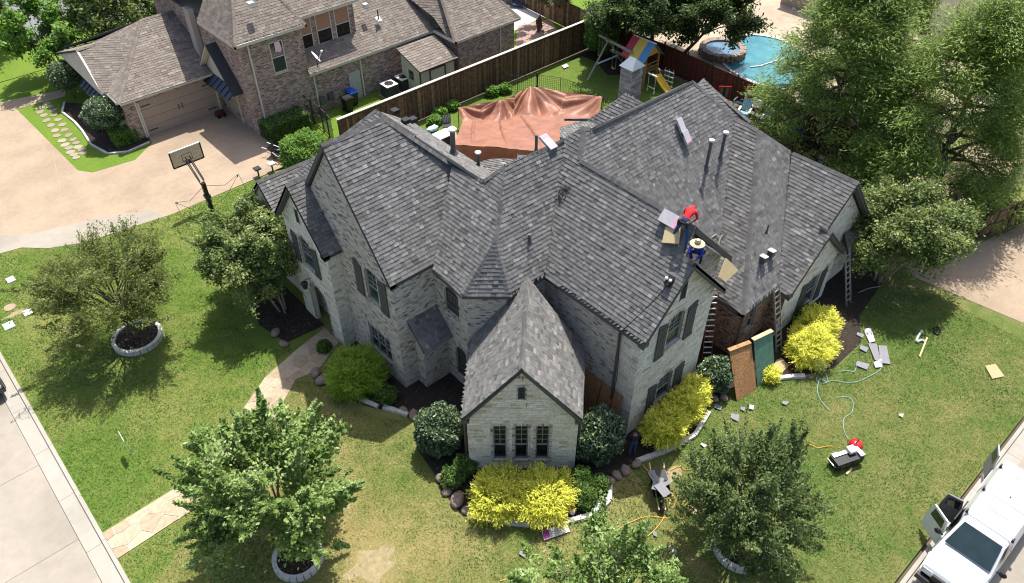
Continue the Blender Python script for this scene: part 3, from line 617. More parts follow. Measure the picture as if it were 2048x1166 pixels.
# driveway
dwy=[(-1.2,43.4),(1.04,43.2),(2.14,42.95),(3.24,41.85),(4.9,41.03),(9.5,40.31),(16.2,40.37),(19,40.6),(19,47.5),(18.4,50),(12.2,49.7),(12.0,48.7),(10.35,47.45),(7.8,47.8),(7.2,48.7),(6.8,59.5),(10,59.1),(10.4,60.2),(6.7,61.2),(-1.2,63)]
sheet('driveway',dwy,.014,mConc)
jt=M('joint_line',(.30,.26,.22),.9,.1,5)
for a,b_ in (((0,45.4),(19,45.0)),((9.6,40.4),(9.6,47.4)),((14.5,40.4),(14.5,49.6)),((1.5,43.1),(6.8,49)),((4.2,41.6),(6.8,52))):
    b=MB(); b.beam((a[0],a[1],.013),(b_[0],b_[1],.013),.03,.01); o=b.build('joint',jt); o['kind']='structure'
sheet('driveway_apron',[(-1.2,43.38),(1.04,43.18),(2.1,42.93),(3.2,41.85),(4.9,41.05),(9.4,40.33),(8.8,41.6),(6,42.9),(3.2,43.8),(1.0,45.2),(-1.2,45.3)],.020,mConcS)
sheet('right_driveway',[(37.2,3.2),(60,-1),(60,5),(46.5,6.5),(41.9,7.4),(42.5,9),(60,9.5),(60,13.5),(50,13),(41,14.5),(36.5,8.5)],.012,mConc)
sheet('right_verge_lawn',[(43.1,7.0),(46.5,6.35),(60,5),(60,6.6),(46,8.2)],.018,gRight)
# flagstone path: irregular stones as voronoi cells, pale joints between
def clip(poly,a,n):   # keep side dot(p-a,n)<0
    out=[]
    for i in range(len(poly)):
        p=poly[i];q=poly[(i+1)%len(poly)]; dp=(p[0]-a[0])*n[0]+(p[1]-a[1])*n[1]; dq=(q[0]-a[0])*n[0]+(q[1]-a[1])*n[1]
        if dp<0: out.append(p)
        if dp*dq<0: t=dp/(dp-dq); out.append((p[0]+(q[0]-p[0])*t,p[1]+(q[1]-p[1])*t))
    return out
def flags(root,poly,n,z,mat,gap=.03,name='flagstone',seed=3,dmin=.46):
    r=random.Random(seed); xs=[p[0] for p in poly]; ys=[p[1] for p in poly]
    def ins(x,y):
        c=False
        for i in range(len(poly)):
            (x0,y0),(x1,y1)=poly[i],poly[i-1]
            if (y0>y)!=(y1>y) and x<(x1-x0)*(y-y0)/(y1-y0)+x0: c=not c
        return c
    S=[]
    while len(S)<n:
        x=r.uniform(min(xs),max(xs)); y=r.uniform(min(ys),max(ys))
        if ins(x,y) and all((x-a)**2+(y-b_)**2>(dmin)**2 for a,b_ in S): S.append((x,y))
        elif r.random()<.0006: break
    for s in S:
        c=list(poly)
        for t in S:
            if t is s: continue
            dx,dy=t[0]-s[0],t[1]-s[1]; L=math.hypot(dx,dy)
            if L>3: continue
            c=clip(c,((s[0]+t[0])/2-dx/L*gap/2,(s[1]+t[1])/2-dy/L*gap/2),(dx,dy))
            if len(c)<3: break
        if len(c)<3: continue
        b=MB(); b.prism(c,z-.04,z+r.uniform(0,.012),r.random()); b.build(name,mat,root,tint=True)
mFlag=MT('flagstone',[(0,(.32,.245,.165)),(.5,(.37,.29,.20)),(1,(.42,.335,.24))],noise=.15,scale=5,bump=.3)
mGrout=M('pale_grout',(.46,.42,.35),.9,.08,6,.3)
path=[(-1.2,22.25),(5.4,23.85),(7.6,25.3),(9.5,25.9),(11.2,26.3),(11.2,24.8),(9.6,24.0),(8.4,24.2),(6.0,22.8),(-1.2,20.8)]
for nm,pp,n,sd in (('front_path',[(-1.2,22.3),(-1.2,20.85),(3,20.95),(6.2,22.6),(8.4,24.2),(7.4,25.25),(5.2,23.9),(2.6,22.35)],60,5),('entry_path',[(7.4,25.25),(8.4,24.2),(9.5,24.0),(11.2,24.9),(11.2,26.2),(9.5,25.85)],14,8)):
    o=thing(nm,None,None,(0,0,0)); o['kind']='structure'; b=MB(); b.prism(pp,-.04,.016); b.build('grout',mGrout,o); flags(o,pp,n,.03,mFlag,.035,seed=sd)
# stepping stones by the neighbour's island
isl=thing('stepping_stone_path',None,None,(0,0,0)); isl['kind']='structure'; mStep=MT('stepping_stone',[(0,(.24,.20,.14)),(1,(.33,.285,.21))],noise=.1)
p0=[(8.35,58.88),(8.26,57.25),(8.07,54.97),(7.91,52.78),(7.93,51.26),(7.89,50.09)]
for i in range(26):
    t=i/26*(len(p0)-1); k=int(t); u=t-k; x=p0[k][0]+(p0[k+1][0]-p0[k][0])*u; y=p0[k][1]+(p0[k+1][1]-p0[k][1])*u
    x+=(-.3 if i%2 else .32)+rnd.uniform(-.1,.1); n=7; a=rnd.random()
    b=MB(); b.prism([(x+rnd.uniform(.2,.34)*math.cos(a+6.283*j/n),y+rnd.uniform(.2,.34)*math.sin(a+6.283*j/n)) for j in range(n)],-.02,.02); b.build('stepping_stone',mStep,isl,tint=True)
# mulch beds
def bed(name,poly,chips,z=.03):
    o=sheet(name,poly,z,mSoil); xs=[p[0] for p in poly]; ys=[p[1] for p in poly]; b=MB(); k=0
    while k<chips:
        x=rnd.uniform(min(xs),max(xs)); y=rnd.uniform(min(ys),max(ys)); c=False
        for i in range(len(poly)):
            (x0,y0),(x1,y1)=poly[i],poly[i-1]
            if (y0>y)!=(y1>y) and x<(x1-x0)*(y-y0)/(y1-y0)+x0: c=not c
        if not c: continue
        k+=1; a=rnd.uniform(0,6.28); l=rnd.uniform(.03,.09); w=l*.4; ca,sa=math.cos(a),math.sin(a); h=rnd.uniform(.005,.03)
        b.add([(x-ca*l,y-sa*l,z+h),(x-sa*w,y+ca*w,z+h*.3),(x+ca*l,y+sa*l,z+h*1.2),(x+sa*w,y-ca*w,z+.002)],[(0,1,2,3)])
    m=b.build('mulch',mMulch,o,tint=True,kind='stuff'); return o
bedL=[(12.0,24.4),(9.9,24.0),(9.35,23.2),(9.4,22.3),(9.65,21.3),(10.1,20.4),(10.8,19.5),(11.0,18.6),(10.2,17.2),(10.0,15.9),(9.7,15.0),(9.65,13.7),(10.2,12.7),(11.3,11.5),(12.4,10.7),(13.5,10.05),(14.5,10.1),(15.1,10.6),(15.5,10.95),(16.3,10.75),(17.9,10.2),(19.5,9.9),(21.1,10.3),(22.0,10.8),(24.4,9.6),(25.2,9.0),(27.5,7.9),(30,7.9),(31.6,8.9),(35.5,9.5),(36,12),(20,18),(14,20.5)]
bed('front_bed',bedL,5200)
bed('crepe_myrtle_bed',[(9.3,26.6),(11.3,26.4),(11.3,30.5),(12.5,33.8),(10,31.5),(8.9,28.6)],900)
bed('island_bed',[(9.66,58.18),(9.03,56.84),(9.19,54.85),(9.16,53.37),(8.95,51.16),(9.31,49.36),(10.35,48.67),(11.94,48.88),(12.1,49.6),(10.8,50.5),(10.6,57)],900)
bed('cypress_bed',[(33,17.5),(44.5,13),(44.5,20),(44.5,24),(38,24),(35.2,21)],2200)
bed('back_fence_bed',[(41.14,38.77),(42.36,38.61),(42.45,37.35),(41.45,35.12),(44.4,33),(44.4,38.9),(41,38.9)],600)
bed('far_left_bed',[(8.68,69.89),(10.67,69.06),(12.10,70.52),(11.82,72.73),(9.97,74.40)],300)
# bed edging: limestone blocks and boulders
def edging(pts,name='edging_block',w=.2,h=.16,seg=.75,lab=None,grp=None,first=None,mat=mBlock):
    o=thing('bed_edging',lab,'edging',(pts[0][0],pts[0][1],0)); 
    for (x0,y0),(x1,y1) in zip(pts,pts[1:]):
        L=math.hypot(x1-x0,y1-y0); n=max(1,round(L/seg))
        for i in range(n):
            a=i/n;c=(i+1)/n-.02/L; b=MB(); b.beam((x0+(x1-x0)*a,y0+(y1-y0)*a,h/2),(x0+(x1-x0)*c,y0+(y1-y0)*c,h/2),w*rnd.uniform(.85,1.1),h*rnd.uniform(.9,1.1)); b.build(name,mat,o,world=True)
edging([(9.75,22.1),(10.0,21.0),(10.3,20.25)],lab='short curved run of pale stone edging left of the dark gap under the green shrub')
edging([(10.45,20.1),(10.75,19.5),(11.0,19.0)],lab='straight run of pale stone edging right of the dark gap, towards the boulders')
edging([(9.75,13.4),(10.3,12.6),(11.3,11.45),(12.4,10.6),(13.5,10.05),(14.4,10.12),(15.0,10.6)],lab='long curved run of pale stone edging in front of the yellow shrubs and the gable')
edging([(16.6,10.6),(17.9,10.15),(19.5,9.82),(21.0,10.2)],lab='curved run of pale stone edging before the right yellow hedge')
edging([(24.9,9.3),(25.5,8.9),(26,8.5)],lab='short pale stone edging beside the green board')
edging([(9.66,58.18),(9.03,56.84),(9.19,54.85),(9.16,53.37),(8.95,51.16),(9.31,49.36),(10.35,48.67),(11.94,48.88)],lab='curved pale edging round the neighbour garage bed',w=.14,h=.1)
for i,(c,s,l) in enumerate([((9.28,23.87),.42,'rounded reddish boulder at the path end of the left bed'),((9.32,23.25),.5,'larger reddish boulder beside the pale edging of the left bed'),((11.02,19.35),.3,'small brown boulder at the right end of the left edging'),((11.18,18.83),.4,'brown boulder touching the laurel left of the gable'),
    ((10.06,15.38),.42,'tilted pale boulder at the left corner of the front bed'),((9.84,14.77),.35,'brown boulder second from the left corner of the front bed'),((9.88,14.18),.5,'dark broad boulder left of the yellow front shrub'),((9.90,13.58),.35,'low dark boulder where the front edging begins'),
    ((15.01,10.74),.4,'dark boulder above the right end of the front edging'),((15.48,10.70),.34,'round brown boulder between front edging and right edging'),((15.92,10.63),.36,'long red brown boulder below the right laurel'),((16.50,10.53),.34,'red brown boulder before the right bed edging'),
    ((21.81,10.52),.3,'left grey boulder under the dark shrub by the plywood'),((22.15,10.25),.32,'right grey boulder under the dark shrub by the plywood'),((9.12,26.53),.34,'dark boulder at the walk side of the crepe myrtle bed'),((9.21,27.46),.4,'flat grey boulder in the crepe myrtle bed shade')]):
    b=MB(); b.blob((0,0,s*.28),s*.8,s*.55,s*.42,10,7,.1); o=b.build('boulder',mRock,smooth=True,loc=(c[0],c[1],0)); o.rotation_euler.z=rnd.uniform(0,3); tag(o,l,'boulder')
def ring(c,r,lab,ey=.8):
    o=thing('tree_ring',lab,'planter',(c[0],c[1],0)); n=22
    for i in range(n):
        a=6.283*i/n; b=MB(); x,y=r*math.cos(a),r*math.sin(a); t=Vector((-math.sin(a),math.cos(a),0))*(math.pi*r/n*.96); q=Vector((math.cos(a),math.sin(a),0))
        b.obox((x,y,.13),t,q*.09,(0,0,.14*rnd.uniform(.93,1.05))); b.build('ring_block',mBlock,o)
    b=MB(); b.lathe([(r-.05,0),(r-.05,.16),(.01,.22)],(0,0,0),20); b.build('soil',mSoil,o)
    m=MB()
    for k in range(260):
        a=rnd.uniform(0,6.28); rr=(r-.12)*math.sqrt(rnd.random()); l=rnd.uniform(.04,.1); w=l*.4; x,y=rr*math.cos(a),rr*math.sin(a); g=rnd.uniform(0,6.28); z=.2+rnd.uniform(0,.03)
        m.add([(x-math.cos(g)*l,y-math.sin(g)*l,z),(x-math.sin(g)*w,y+math.cos(g)*w,z+.01),(x+math.cos(g)*l,y+math.sin(g)*l,z+.02),(x+math.sin(g)*w,y-math.cos(g)*w,z)],[(0,1,2,3)])
    m.build('mulch',mMulch,o,tint=True,kind='stuff')
ring((4.06,31.65),1.07,'round stone planter ring of dark mulch under the left lawn tree'); ring((3.87,16.27),.85,'round stone planter ring under the bright green lower left tree'); ring((16.57,5.37),.95,'round stone planter ring under the dark lower right tree')
# utility covers on the left verge
for c,s,l in (((0.81,40.44),.19,'white square utility lid nearest the driveway'),((0.66,37.19),.19,'white square utility lid beside the bare strip'),((-0.34,36.84),.24,'pale green utility box lid near the left kerb')):
    b=MB(); b.box(-s,-s*1.2,0,s,s*1.2,.05); b.box(-s*.9,-s*1.1,.05,s*.9,s*1.1,.07); o=b.build('utility_lid',mWhite if 'white' in l else M('pale_green',(.4,.52,.42),.6),loc=(c[0],c[1],0)); tag(o,l,'utility cover'); 
b=MB(); b.lathe([(.28,0),(.28,.03),(.02,.035)],(0,0,0),16); tag(b.build('manhole_lid',mConc,loc=(*(0.11,38.22),0)),'round concrete lid in the grass near the white utility lids','manhole')
# ================================================================ NEIGHBOUR HOUSE
def uvwall(bm,p0,p1,poly,mat,parent,name='wall',depth=.25):
    """poly in (t,z); front face with metric UVs, real thickness"""
    d=Vector((p1[0]-p0[0],p1[1]-p0[1],0)).normalized(); o=Vector((d.y,-d.x,0)); B=Vector((p0[0],p0[1],0))
    n=len(poly); Lw=max(t for t,_ in poly); vs=[B+d*(.005 if t==0 else (Lw-.005 if t==Lw else t))+Vector((0,0,z)) for t,z in poly]; vs+=[v-o*depth for v in vs]
    b=MB(); b.add(vs,[tuple(range(n)),tuple(range(2*n-1,n-1,-1))]+[((i+1)%n,i,n+i,n+(i+1)%n) for i in range(n)])
    ob=b.build(name,mat,parent,world=True); me=ob.data; uv=me.uv_layers.new(name='uv')
    for f in me.polygons:
        for li in f.loop_indices:
            v=me.vertices[me.loops[li].vertex_index].co; q=v-B; uv.data[li].uv=(q.dot(d)+q.dot(o)*1.0,v.z)
    return lambda t,z,k=0: B+d*t+Vector((0,0,z))+o*k
def bricktex(name,c1,c2,mort,w,h,ms,off=.5,bump=.4,dark=None):
    m=bpy.data.materials.new(name); m.use_nodes=True; T=m.node_tree; p=T.nodes['Principled BSDF']; p.inputs['Roughness'].default_value=.9; p.inputs['Specular IOR Level'].default_value=.15
    u=nd(T,'ShaderNodeUVMap'); bt=nd(T,'ShaderNodeTexBrick'); bt.offset=off; bt.inputs['Color1'].default_value=(*c1,1); bt.inputs['Color2'].default_value=(*c2,1); bt.inputs['Mortar'].default_value=(*mort,1)
    bt.inputs['Scale'].default_value=1; bt.inputs['Mortar Size'].default_value=ms; bt.inputs['Brick Width'].default_value=w; bt.inputs['Row Height'].default_value=h; bt.inputs['Bias'].default_value=0
    T.links.new(u.outputs[0],bt.inputs['Vector']); n=nd(T,'ShaderNodeTexNoise'); n.inputs['Scale'].default_value=3.3; n.inputs['Detail'].default_value=8; n.inputs['Roughness'].default_value=.8; T.links.new(u.outputs[0],n.inputs['Vector'])
    mr=nd(T,'ShaderNodeMapRange'); mr.inputs['From Min'].default_value=.3; mr.inputs['From Max'].default_value=.7; mr.inputs['To Min'].default_value=.6; mr.inputs['To Max'].default_value=1.35; T.links.new(n.outputs['Fac'],mr.inputs['Value'])
    v=nd(T,'ShaderNodeVectorMath',operation='SCALE'); T.links.new(bt.outputs['Color'],v.inputs[0]); T.links.new(mr.outputs[0],v.inputs['Scale']); T.links.new(v.outputs[0],p.inputs['Base Color'])
    b=nd(T,'ShaderNodeBump'); b.inputs['Strength'].default_value=bump; b.inputs['Distance'].default_value=.03; T.links.new(bt.outputs['Fac'],b.inputs['Height']); b.invert=True; T.links.new(b.outputs[0],p.inputs['Normal'])
    return m
mNBr=bricktex('neighbour_brick',(.13,.065,.05),(.46,.34,.28),(.40,.34,.30),.26,.095,.012)
mNRf=MT('tan_shingle',[(0,(.115,.095,.08)),(.5,(.18,.152,.128)),(1,(.255,.22,.188))],noise=.25,scale=14,bump=.4)
mNTrim=M('neighbour_trim',(.55,.53,.44),.6,.05,3); mNSt=M('neighbour_limestone',(.5,.45,.36),.85,.12,3,.3); mTan=M('tan_garage_door',(.36,.28,.22),.6,.05,2)
mStand=M('blue_metal_roof',(.05,.065,.085),.4,.1,2,metal=.4)
nb=thing('neighbour_house','brick house with tan shingle roofs and a two car garage behind the wooden fence','house',(25,48,0))
nbr=MB(); NT=[]; NN={}
nP=dict(
 G1=[(10.95,49.2,3.0),(15.5,54.6,5.5),(18.2,54.6,5.5),(18.2,49.2,3.0)],
 G2=[(10.95,49.2,3.0),(15.5,54.6,5.5),(10.95,58.6,3.0)],
 G3=[(10.72,51.11,3.00),(11.00,54.95,4.60),(13.51,54.35,4.90),(14.3,53.2,4.9),(12.3,50.8,3.35)],
 G3b=[(11.00,54.95,4.60),(13.51,54.35,4.90),(13.8,59.5,3.0),(10.6,59.5,3.0)],
 G4=[(15.5,54.6,5.5),(18.2,54.6,5.5),(18.2,60,3.0),(10.95,60,3.0)],
 T1=[(17.35,44.3,6.5),(22.35,44.3,6.5),(21.2,47.3,9.1),(19.4,47.5,9.1)],
 T2=[(17.35,44.3,6.5),(19.4,47.5,9.1),(19.4,50,9.1),(17.35,49.4,6.5)],
 T3=[(22.35,44.3,6.5),(21.2,47.3,9.1),(21.2,49,9.1),(22.35,46,6.5)],
 T4=[(17.35,50.2,6.5),(19.4,50,9.1),(26,50,9.1),(27,56,6.5),(17.35,58,6.5)],
 D1=[(22.3,45.5,6.5),(27.1,45.5,6.5),(27.1,49.5,9.6),(20.5,49.5,9.6)],
 L1=[(21.95,44.35,3.15),(32.4,44.35,3.15),(32.4,48.3,6.0),(21.95,48.3,6.0)],
 L2=[(32.3,41.7,3.15),(38.6,41.7,3.15),(36.6,46.0,6.3),(34.0,46.0,6.3)],
 L3=[(32.3,41.7,3.15),(34.0,46.0,6.3),(31.5,48.3,6.0),(32.4,44.35,3.15)],
 L4=[(38.6,41.7,3.15),(36.6,46.0,6.3),(36.6,50,6.3),(38.6,52,3.15)],
 L5=[(34,46,6.3),(36.6,46,6.3),(36.6,56,6.3),(22,56,6.0),(22,48.3,6.0),(31.5,48.3,6.0)])
for k,l in nP.items():
    poly=flat(l); NN[k]=tabs(poly,e=.19,th=.022,wr=(.18,.3,.42),out=NT); n=vn(poly); m=len(poly)
    nbr.add([Vector(p)-n*.004 for p in poly]+[Vector(p)-n*.12 for p in poly],[tuple(range(m)),tuple(range(2*m-1,m-1,-1))]+[(i,(i+1)%m,m+(i+1)%m,m+i) for i in range(m)])
nro=nbr.build('roof',mRoofBase,nb,world=True)
for p,q,a,b_ in [((10.95,49.2,3),(15.5,54.6,5.5),'G1','G2'),((15.5,54.6,5.5),(18.2,54.6,5.5),'G1','G4'),((17.35,44.3,6.5),(19.4,47.5,9.1),'T1','T2'),((22.35,44.3,6.5),(21.2,47.3,9.1),'T1','T3'),((32.3,41.7,3.15),(34,46,6.3),'L2','L3'),((38.6,41.7,3.15),(36.6,46,6.3),'L2','L4'),((11.00,54.95,4.60),(13.51,54.35,4.90),'G3','G3b')]: caps(p,q,NN[a],NN[b_],out=NT,step=.2,w=.17)
pieces(NT,TF,nro,'shingle',mNRf,'shingle_field',120)
A1=uvwall(nb,(11.3,49.64),(18.0,49.64),[(0,0),(.9,0),(.9,2.5),(6.1,2.5),(6.1,0),(6.7,0),(6.7,2.9),(0,2.9)],mNBr,nb)
uvwall(nb,(11.3,58.5),(11.3,49.64),[(0,0),(8.86,0),(8.86,2.9),(0,2.9)],mNSt,nb)
A2=uvwall(nb,(17.75,50.5),(17.75,44.65),[(0,0),(.3,0),(.3,2.5),(3.5,2.5),(3.5,0),(5.85,0),(5.85,6.35),(0,6.35)],mNBr,nb)
A3=uvwall(nb,(17.75,44.65),(22.1,44.65),[(0,0),(4.35,0),(4.35,6.35),(2.85,6.35),(2.85,4.5),(2.05,4.5),(2.05,6.05),(1.2,6.05),(1.2,6.35),(0,6.35)][:4]+[(2.85,6.35),(2.85,4.55),(1.95,4.55),(1.95,6.35),(0,6.35)][0:] if False else [(0,0),(4.35,0),(4.35,6.35),(0,6.35)],mNBr,nb)
A4=uvwall(nb,(22.1,44.7),(32.7,44.7),[(0,0),(10.6,0),(10.6,3.0),(0,3.0)],mNBr,nb)
A5=uvwall(nb,(32.7,44.7),(32.7,42.0),[(0,0),(2.7,0),(2.7,3.0),(0,3.0)],mNBr,nb)
A6=uvwall(nb,(32.7,42.0),(38.2,42.0),[(0,0),(5.5,0),(5.5,3.0),(0,3.0)],mNBr,nb)
uvwall(nb,(38.2,42.0),(38.2,52),[(0,0),(10,0),(10,3.0),(0,3.0)],mNBr,nb)
A7=uvwall(nb,(22.1,45.85),(26.8,45.85),[(0,3.4),(4.7,3.4),(4.7,6.35),(0,6.35)],mNBr,nb)
uvwall(nb,(26.8,45.85),(26.8,50),[(0,4),(4.15,4),(4.15,6.35),(0,6.35)],mNBr,nb)
uvwall(nb,(17.75,58),(17.75,50.6),[(0,3.2),(7.4,3.2),(7.4,6.35),(0,6.35)],mNBr,nb)
b=MB(); b.box(18,45,0,38,56,2.9); b.box(11.5,50,0,17.8,59,2.9); b.box(18,45.9,3,22,57,6.3); b.box(22,46.2,3,26.6,56,6.3); b.build('core_wall',mNSt,nb,world=True)
b=MB(); b.box(17.35,50.55,0,17.72,51.3,6.9); b.build('chimney_stack',mNBr,nb,world=True)
def nboard(p,q,inw,h=.16): board2(p,q,h,inw)
def board2(p,q,h,i,mat=None,dep=.12):
    p=Vector(p);q=Vector(q);i=Vector(i)*dep; b=MB(); u=Vector((0,0,1)); vs=[p+u*.03,q+u*.03,q-u*h,p-u*h]; vs+=[v+i for v in vs]
    b.add(vs,[(0,1,2,3),(7,6,5,4),(4,5,1,0),(5,6,2,1),(6,7,3,2),(7,4,0,3)]); b.build('gutter',mat or mNTrim,nb,world=True)
for p,q,i in [((10.95,49.2,3),(17.75,49.2,3),(0,1,0)),((10.95,51,3),(10.95,49.2,3),(1,0,0)),((17.35,44.3,6.5),(22.35,44.3,6.5),(0,1,0)),((17.35,49.4,6.5),(17.35,44.3,6.5),(1,0,0)),((22.35,44.3,6.5),(22.35,45.5,6.5),(-1,0,0)),
    ((22.35,45.5,6.5),(27.1,45.5,6.5),(0,1,0)),((21.95,44.35,3.15),(32.4,44.35,3.15),(0,1,0)),((32.3,44.35,3.15),(32.3,41.7,3.15),(1,0,0)),((32.3,41.7,3.15),(38.6,41.7,3.15),(0,1,0)),((10.72,51.11,3.00),(11.00,54.95,4.60),(1,0,0))]: nboard(p,q,i)
def gdoor(f,t0,t1,z1,rows=4):
    d=MB(); d.beam(f((t0+t1)/2,0,-.1),f((t0+t1)/2,z1,-.1),t1-t0,.05,up=(f(0,0,1)-f(0,0,0))); o=d.build('garage_door',mTan,nb,world=True)
    for i in range(rows):
        b=MB(); z=z1*(i+.5)/rows; b.beam(f(t0+.02,z,-.06),f(t1-.02,z,-.06),z1/rows-.03,.03,up=(f(0,0,1)-f(0,0,0))); b.build('door_panel',mTan,o,world=True)
    for z in (z1*.15,z1*.85):
        for t in (t0+.1,t1-.8): b=MB(); b.beam(f(t,z,-.03),f(t+.6,z,-.03),.03,.06); b.build('strap_hinge',mDark,o,world=True)
    for t in ((t0+t1)/2-.12,(t0+t1)/2+.12): b=MB(); b.beam(f(t,z1*.45,-.02),f(t,z1*.6,-.02),.04,.04); b.build('handle',mDark,o,world=True)
    for t in (t0-.06,t1+.06): b=MB(); b.beam(f(t,0,-.02),f(t,z1,-.02),.12,.12,up=(f(0,0,1)-f(0,0,0))); b.build('door_trim',mNTrim,nb,world=True)
gdoor(A1,.95,6.05,2.5); gdoor(A2,.35,3.45,2.5)
def nwin(f,t0,t1,z0,z1,gl=mGlass,shade=None):
    b=MB(); U=(f(0,0,1)-f(0,0,0))
    for t in (t0,t1): b.beam(f(t,z0,0.01),f(t,z1,0.01),.06,.08,up=U)
    for z in (z0,(z0+z1)/2,z1): b.beam(f(t0,z,.01),f(t1,z,.01),.08,.06)
    o=b.build('window',mNTrim,nb,world=True); g=MB(); g.add([f(t0,z0,.006),f(t1,z0,.006),f(t1,z1,.006),f(t0,z1,.006)],[(0,1,2,3)]); g.build('pane',gl,o,world=True)
    if shade: g=MB(); g.add([f(t0+.03,(z0+z1)/2,.02),f(t1-.03,(z0+z1)/2,.02),f(t1-.03,z1,.02),f(t0+.03,z1,.02)],[(0,1,2,3)]); g.build('blind',shade,o,world=True)
    g=MB(); g.beam(f(t0-.05,z0-.08,.05),f(t1+.05,z0-.08,.05),.1,.08); g.build('sill',mNSt,o,world=True)
nwin(A3,1.95,2.85,3.9,5.9,mGlassG)
cl=MB(); cl.add([A3(2.3,5.9,.05),A3(2.65,5.9,.05),A3(2.75,5.35,.06),A3(2.6,5.15,.05),A3(2.4,5.25,.06),A3(2.28,5.2,.05)],[(0,1,2,3,4,5)]); cl.build('pink_cloth',M('pink_cloth',(.75,.5,.55),.9,.1,4),nb,world=True)
for t in (.15,1.65,3.1): nwin(A7,t+.05,t+1.15,4.05,6.2,mGlass,M('tan_blind',(.36,.2,.12),.8))
b=MB(); b.beam(A4(3.0,1.05,.03),A4(3.9,1.05,.03),2.1,.06,up=(0,0,1)); b2=MB(); b2.box(25.0,44.64,0,25.9,44.7,2.1); b2.build('side_door',M('grey_door',(.42,.40,.36),.6),nb,world=True)
for f,t,z1 in ((A3,.55,6.3),(A4,.25,3.),(A4,3.95,3.),(A6,4.05,3.),(A1,.75,2.9)):
    b=MB(); b.beam(f(t,z1,.06),f(t,0,.06),.09,.09,up=(1,0,0)); b.build('downspout',mNTrim,nb,world=True)
# small front gable over the second garage door, with metal awning
g=MB(); g.extr([(17.75,50.3,3.0),(17.75,48.2,5.1),(17.75,46.0,3.0)],(-.35,0,0)); g.build('gable_front',mNSt,nb,world=True)
for y0 in (50.6,45.7):
    b=MB(); p=Vector((17.0,y0,2.75)); q=Vector((17.0,48.15,5.35)); i=Vector((.8,0,0)); b.add([p,q,q+i,p+i,p+Vector((0,0,.1)),q+Vector((0,0,.1)),q+i+Vector((0,0,.1)),p+i+Vector((0,0,.1))],[(0,1,2,3),(4,7,6,5),(0,4,5,1),(1,5,6,2),(2,6,7,3),(3,7,4,0)]); b.build('gable_roof',mNTrim if y0>50 else mRoofBase,nb,world=True)
def metal_awning(y0,y1,x,z,par,xo=.8):
    b=MB(); b.add([(x,y0,z),(x,y1,z),(x-xo,y1,z-.55),(x-xo,y0,z-.55)],[(0,1,2,3)]); b.add([(x,y0,z-.05),(x,y1,z-.05),(x-xo,y1,z-.6),(x-xo,y0,z-.6)],[(3,2,1,0)]); o=b.build('awning',mStand,par,world=True); n=7
    for i in range(n+1):
        y=y0+(y1-y0)*i/n; c=MB(); c.beam((x,y,z+.03),(x-xo,y,z-.52),.04,.06); c.build('standing_seam',mStand,o,world=True)
metal_awning(50.3,46.0,17.55,3.05,nb); metal_awning(55.6,51.6,11.3,2.6,nb)
g=MB(); g.extr([(10.7,59.3,3.0),(11.10,55.44,4.40),(10.7,51.0,2.9)],(.3,0,0)); g.build('gable_front',mNSt,nb,world=True)
# roof bits of the neighbour
for c,s in (((19.39,45.23,8.20),.3),((28.01,46.21,5.50),.26)): 
    b=MB(); b.obox(Vector(c)+Vector((0,0,.1)),(s*.6,0,0),(0,s*.6,0),(0,0,.14)); o=b.build('roof_vent',mCapL,nb,world=True)
for c in ((28.66,45.76,4.60),(17.22,54.04,5.00)):
    b=MB(); b.tube([c,Vector(c)+Vector((0,0,.7))],.05,8); o=b.build('vent_pipe',mPipe,nb,world=True); b=MB(); b.obox(c,(.18,0,.0),(0,.18,.1),(0,0,.03)); b.build('flashing',mCapL,o,world=True)
sd=thing('satellite_dish','white satellite dish on the tan roof edge of the neighbour house','satellite dish',(22.57,44.22,3.50))
b=MB(); b.tube([(0,0,0),(0,0,.5),(.1,-.15,.7)],.03); b.build('mast',mDark,sd)
b=MB(); c=Vector((0,.05,.75)); nrm=Vector((.75,-.3,.55)).normalized(); a=nrm.orthogonal().normalized(); e=nrm.cross(a); N=14
vs=[c-nrm*.06]+[c+(a*math.cos(6.283*i/N)+e*math.sin(6.283*i/N))*.42+nrm*.03 for i in range(N)]; b.add(vs,[(0,1+i,1+(i+1)%N) for i in range(N)]); b.add([v-nrm*.02 for v in vs],[(0,1+(i+1)%N,1+i) for i in range(N)]); b.build('dish',mWhite,sd)
b=MB(); b.tube([c-a*.3,c+nrm*.5],.015); b.obox(c+nrm*.55,(.06,0,0),(0,.06,0),(0,0,.06)); b.build('arm',mWhite,sd)
# ================================================================ FENCES
mCedar=MT('weathered_cedar',[(0,(.07,.042,.028)),(.4,(.125,.075,.045)),(.7,(.19,.115,.065)),(1,(.27,.19,.12))],noise=.35,scale=4,bump=.4)
mCedR=MT('red_stained_board',[(0,(.07,.018,.014)),(1,(.14,.035,.026))],noise=.2,scale=5,bump=.3)
mCap=M('pale_cap_board',(.60,.53,.45),.8,.12,2,.2)
fe=thing('cedar_fence','tall brown cedar fence with a pale cap board behind the tarp','fence',(20.7,39.3,0)); x=0; k=0
while x<24.2:
    w=rnd.uniform(.12,.145) ; b=MB(); b.box(x,-.01+rnd.uniform(-.008,.008),0,x+w-.006,.015,2.36+rnd.uniform(-.02,.02),min(1,max(0,rnd.gauss(.38,.22)))); b.build('picket',mCedar,fe,tint=True); x+=w
for z in (.4,1.2,2.1): b=MB(); b.box(0,.016,z,24.2,.06,z+.09); b.build('rail',mCedar,fe,tint=True)
i=0
while i<24.2: b=MB(); b.box(i,-.09,2.37,min(i+3,24.2)-.01,.12,2.42); b.build('cap_board',mCap,fe); i+=3
b=MB(); b.box(0,-.03,2.2,24.2,-.012,2.36); b.build('trim_board',mCedar,fe,tint=True)
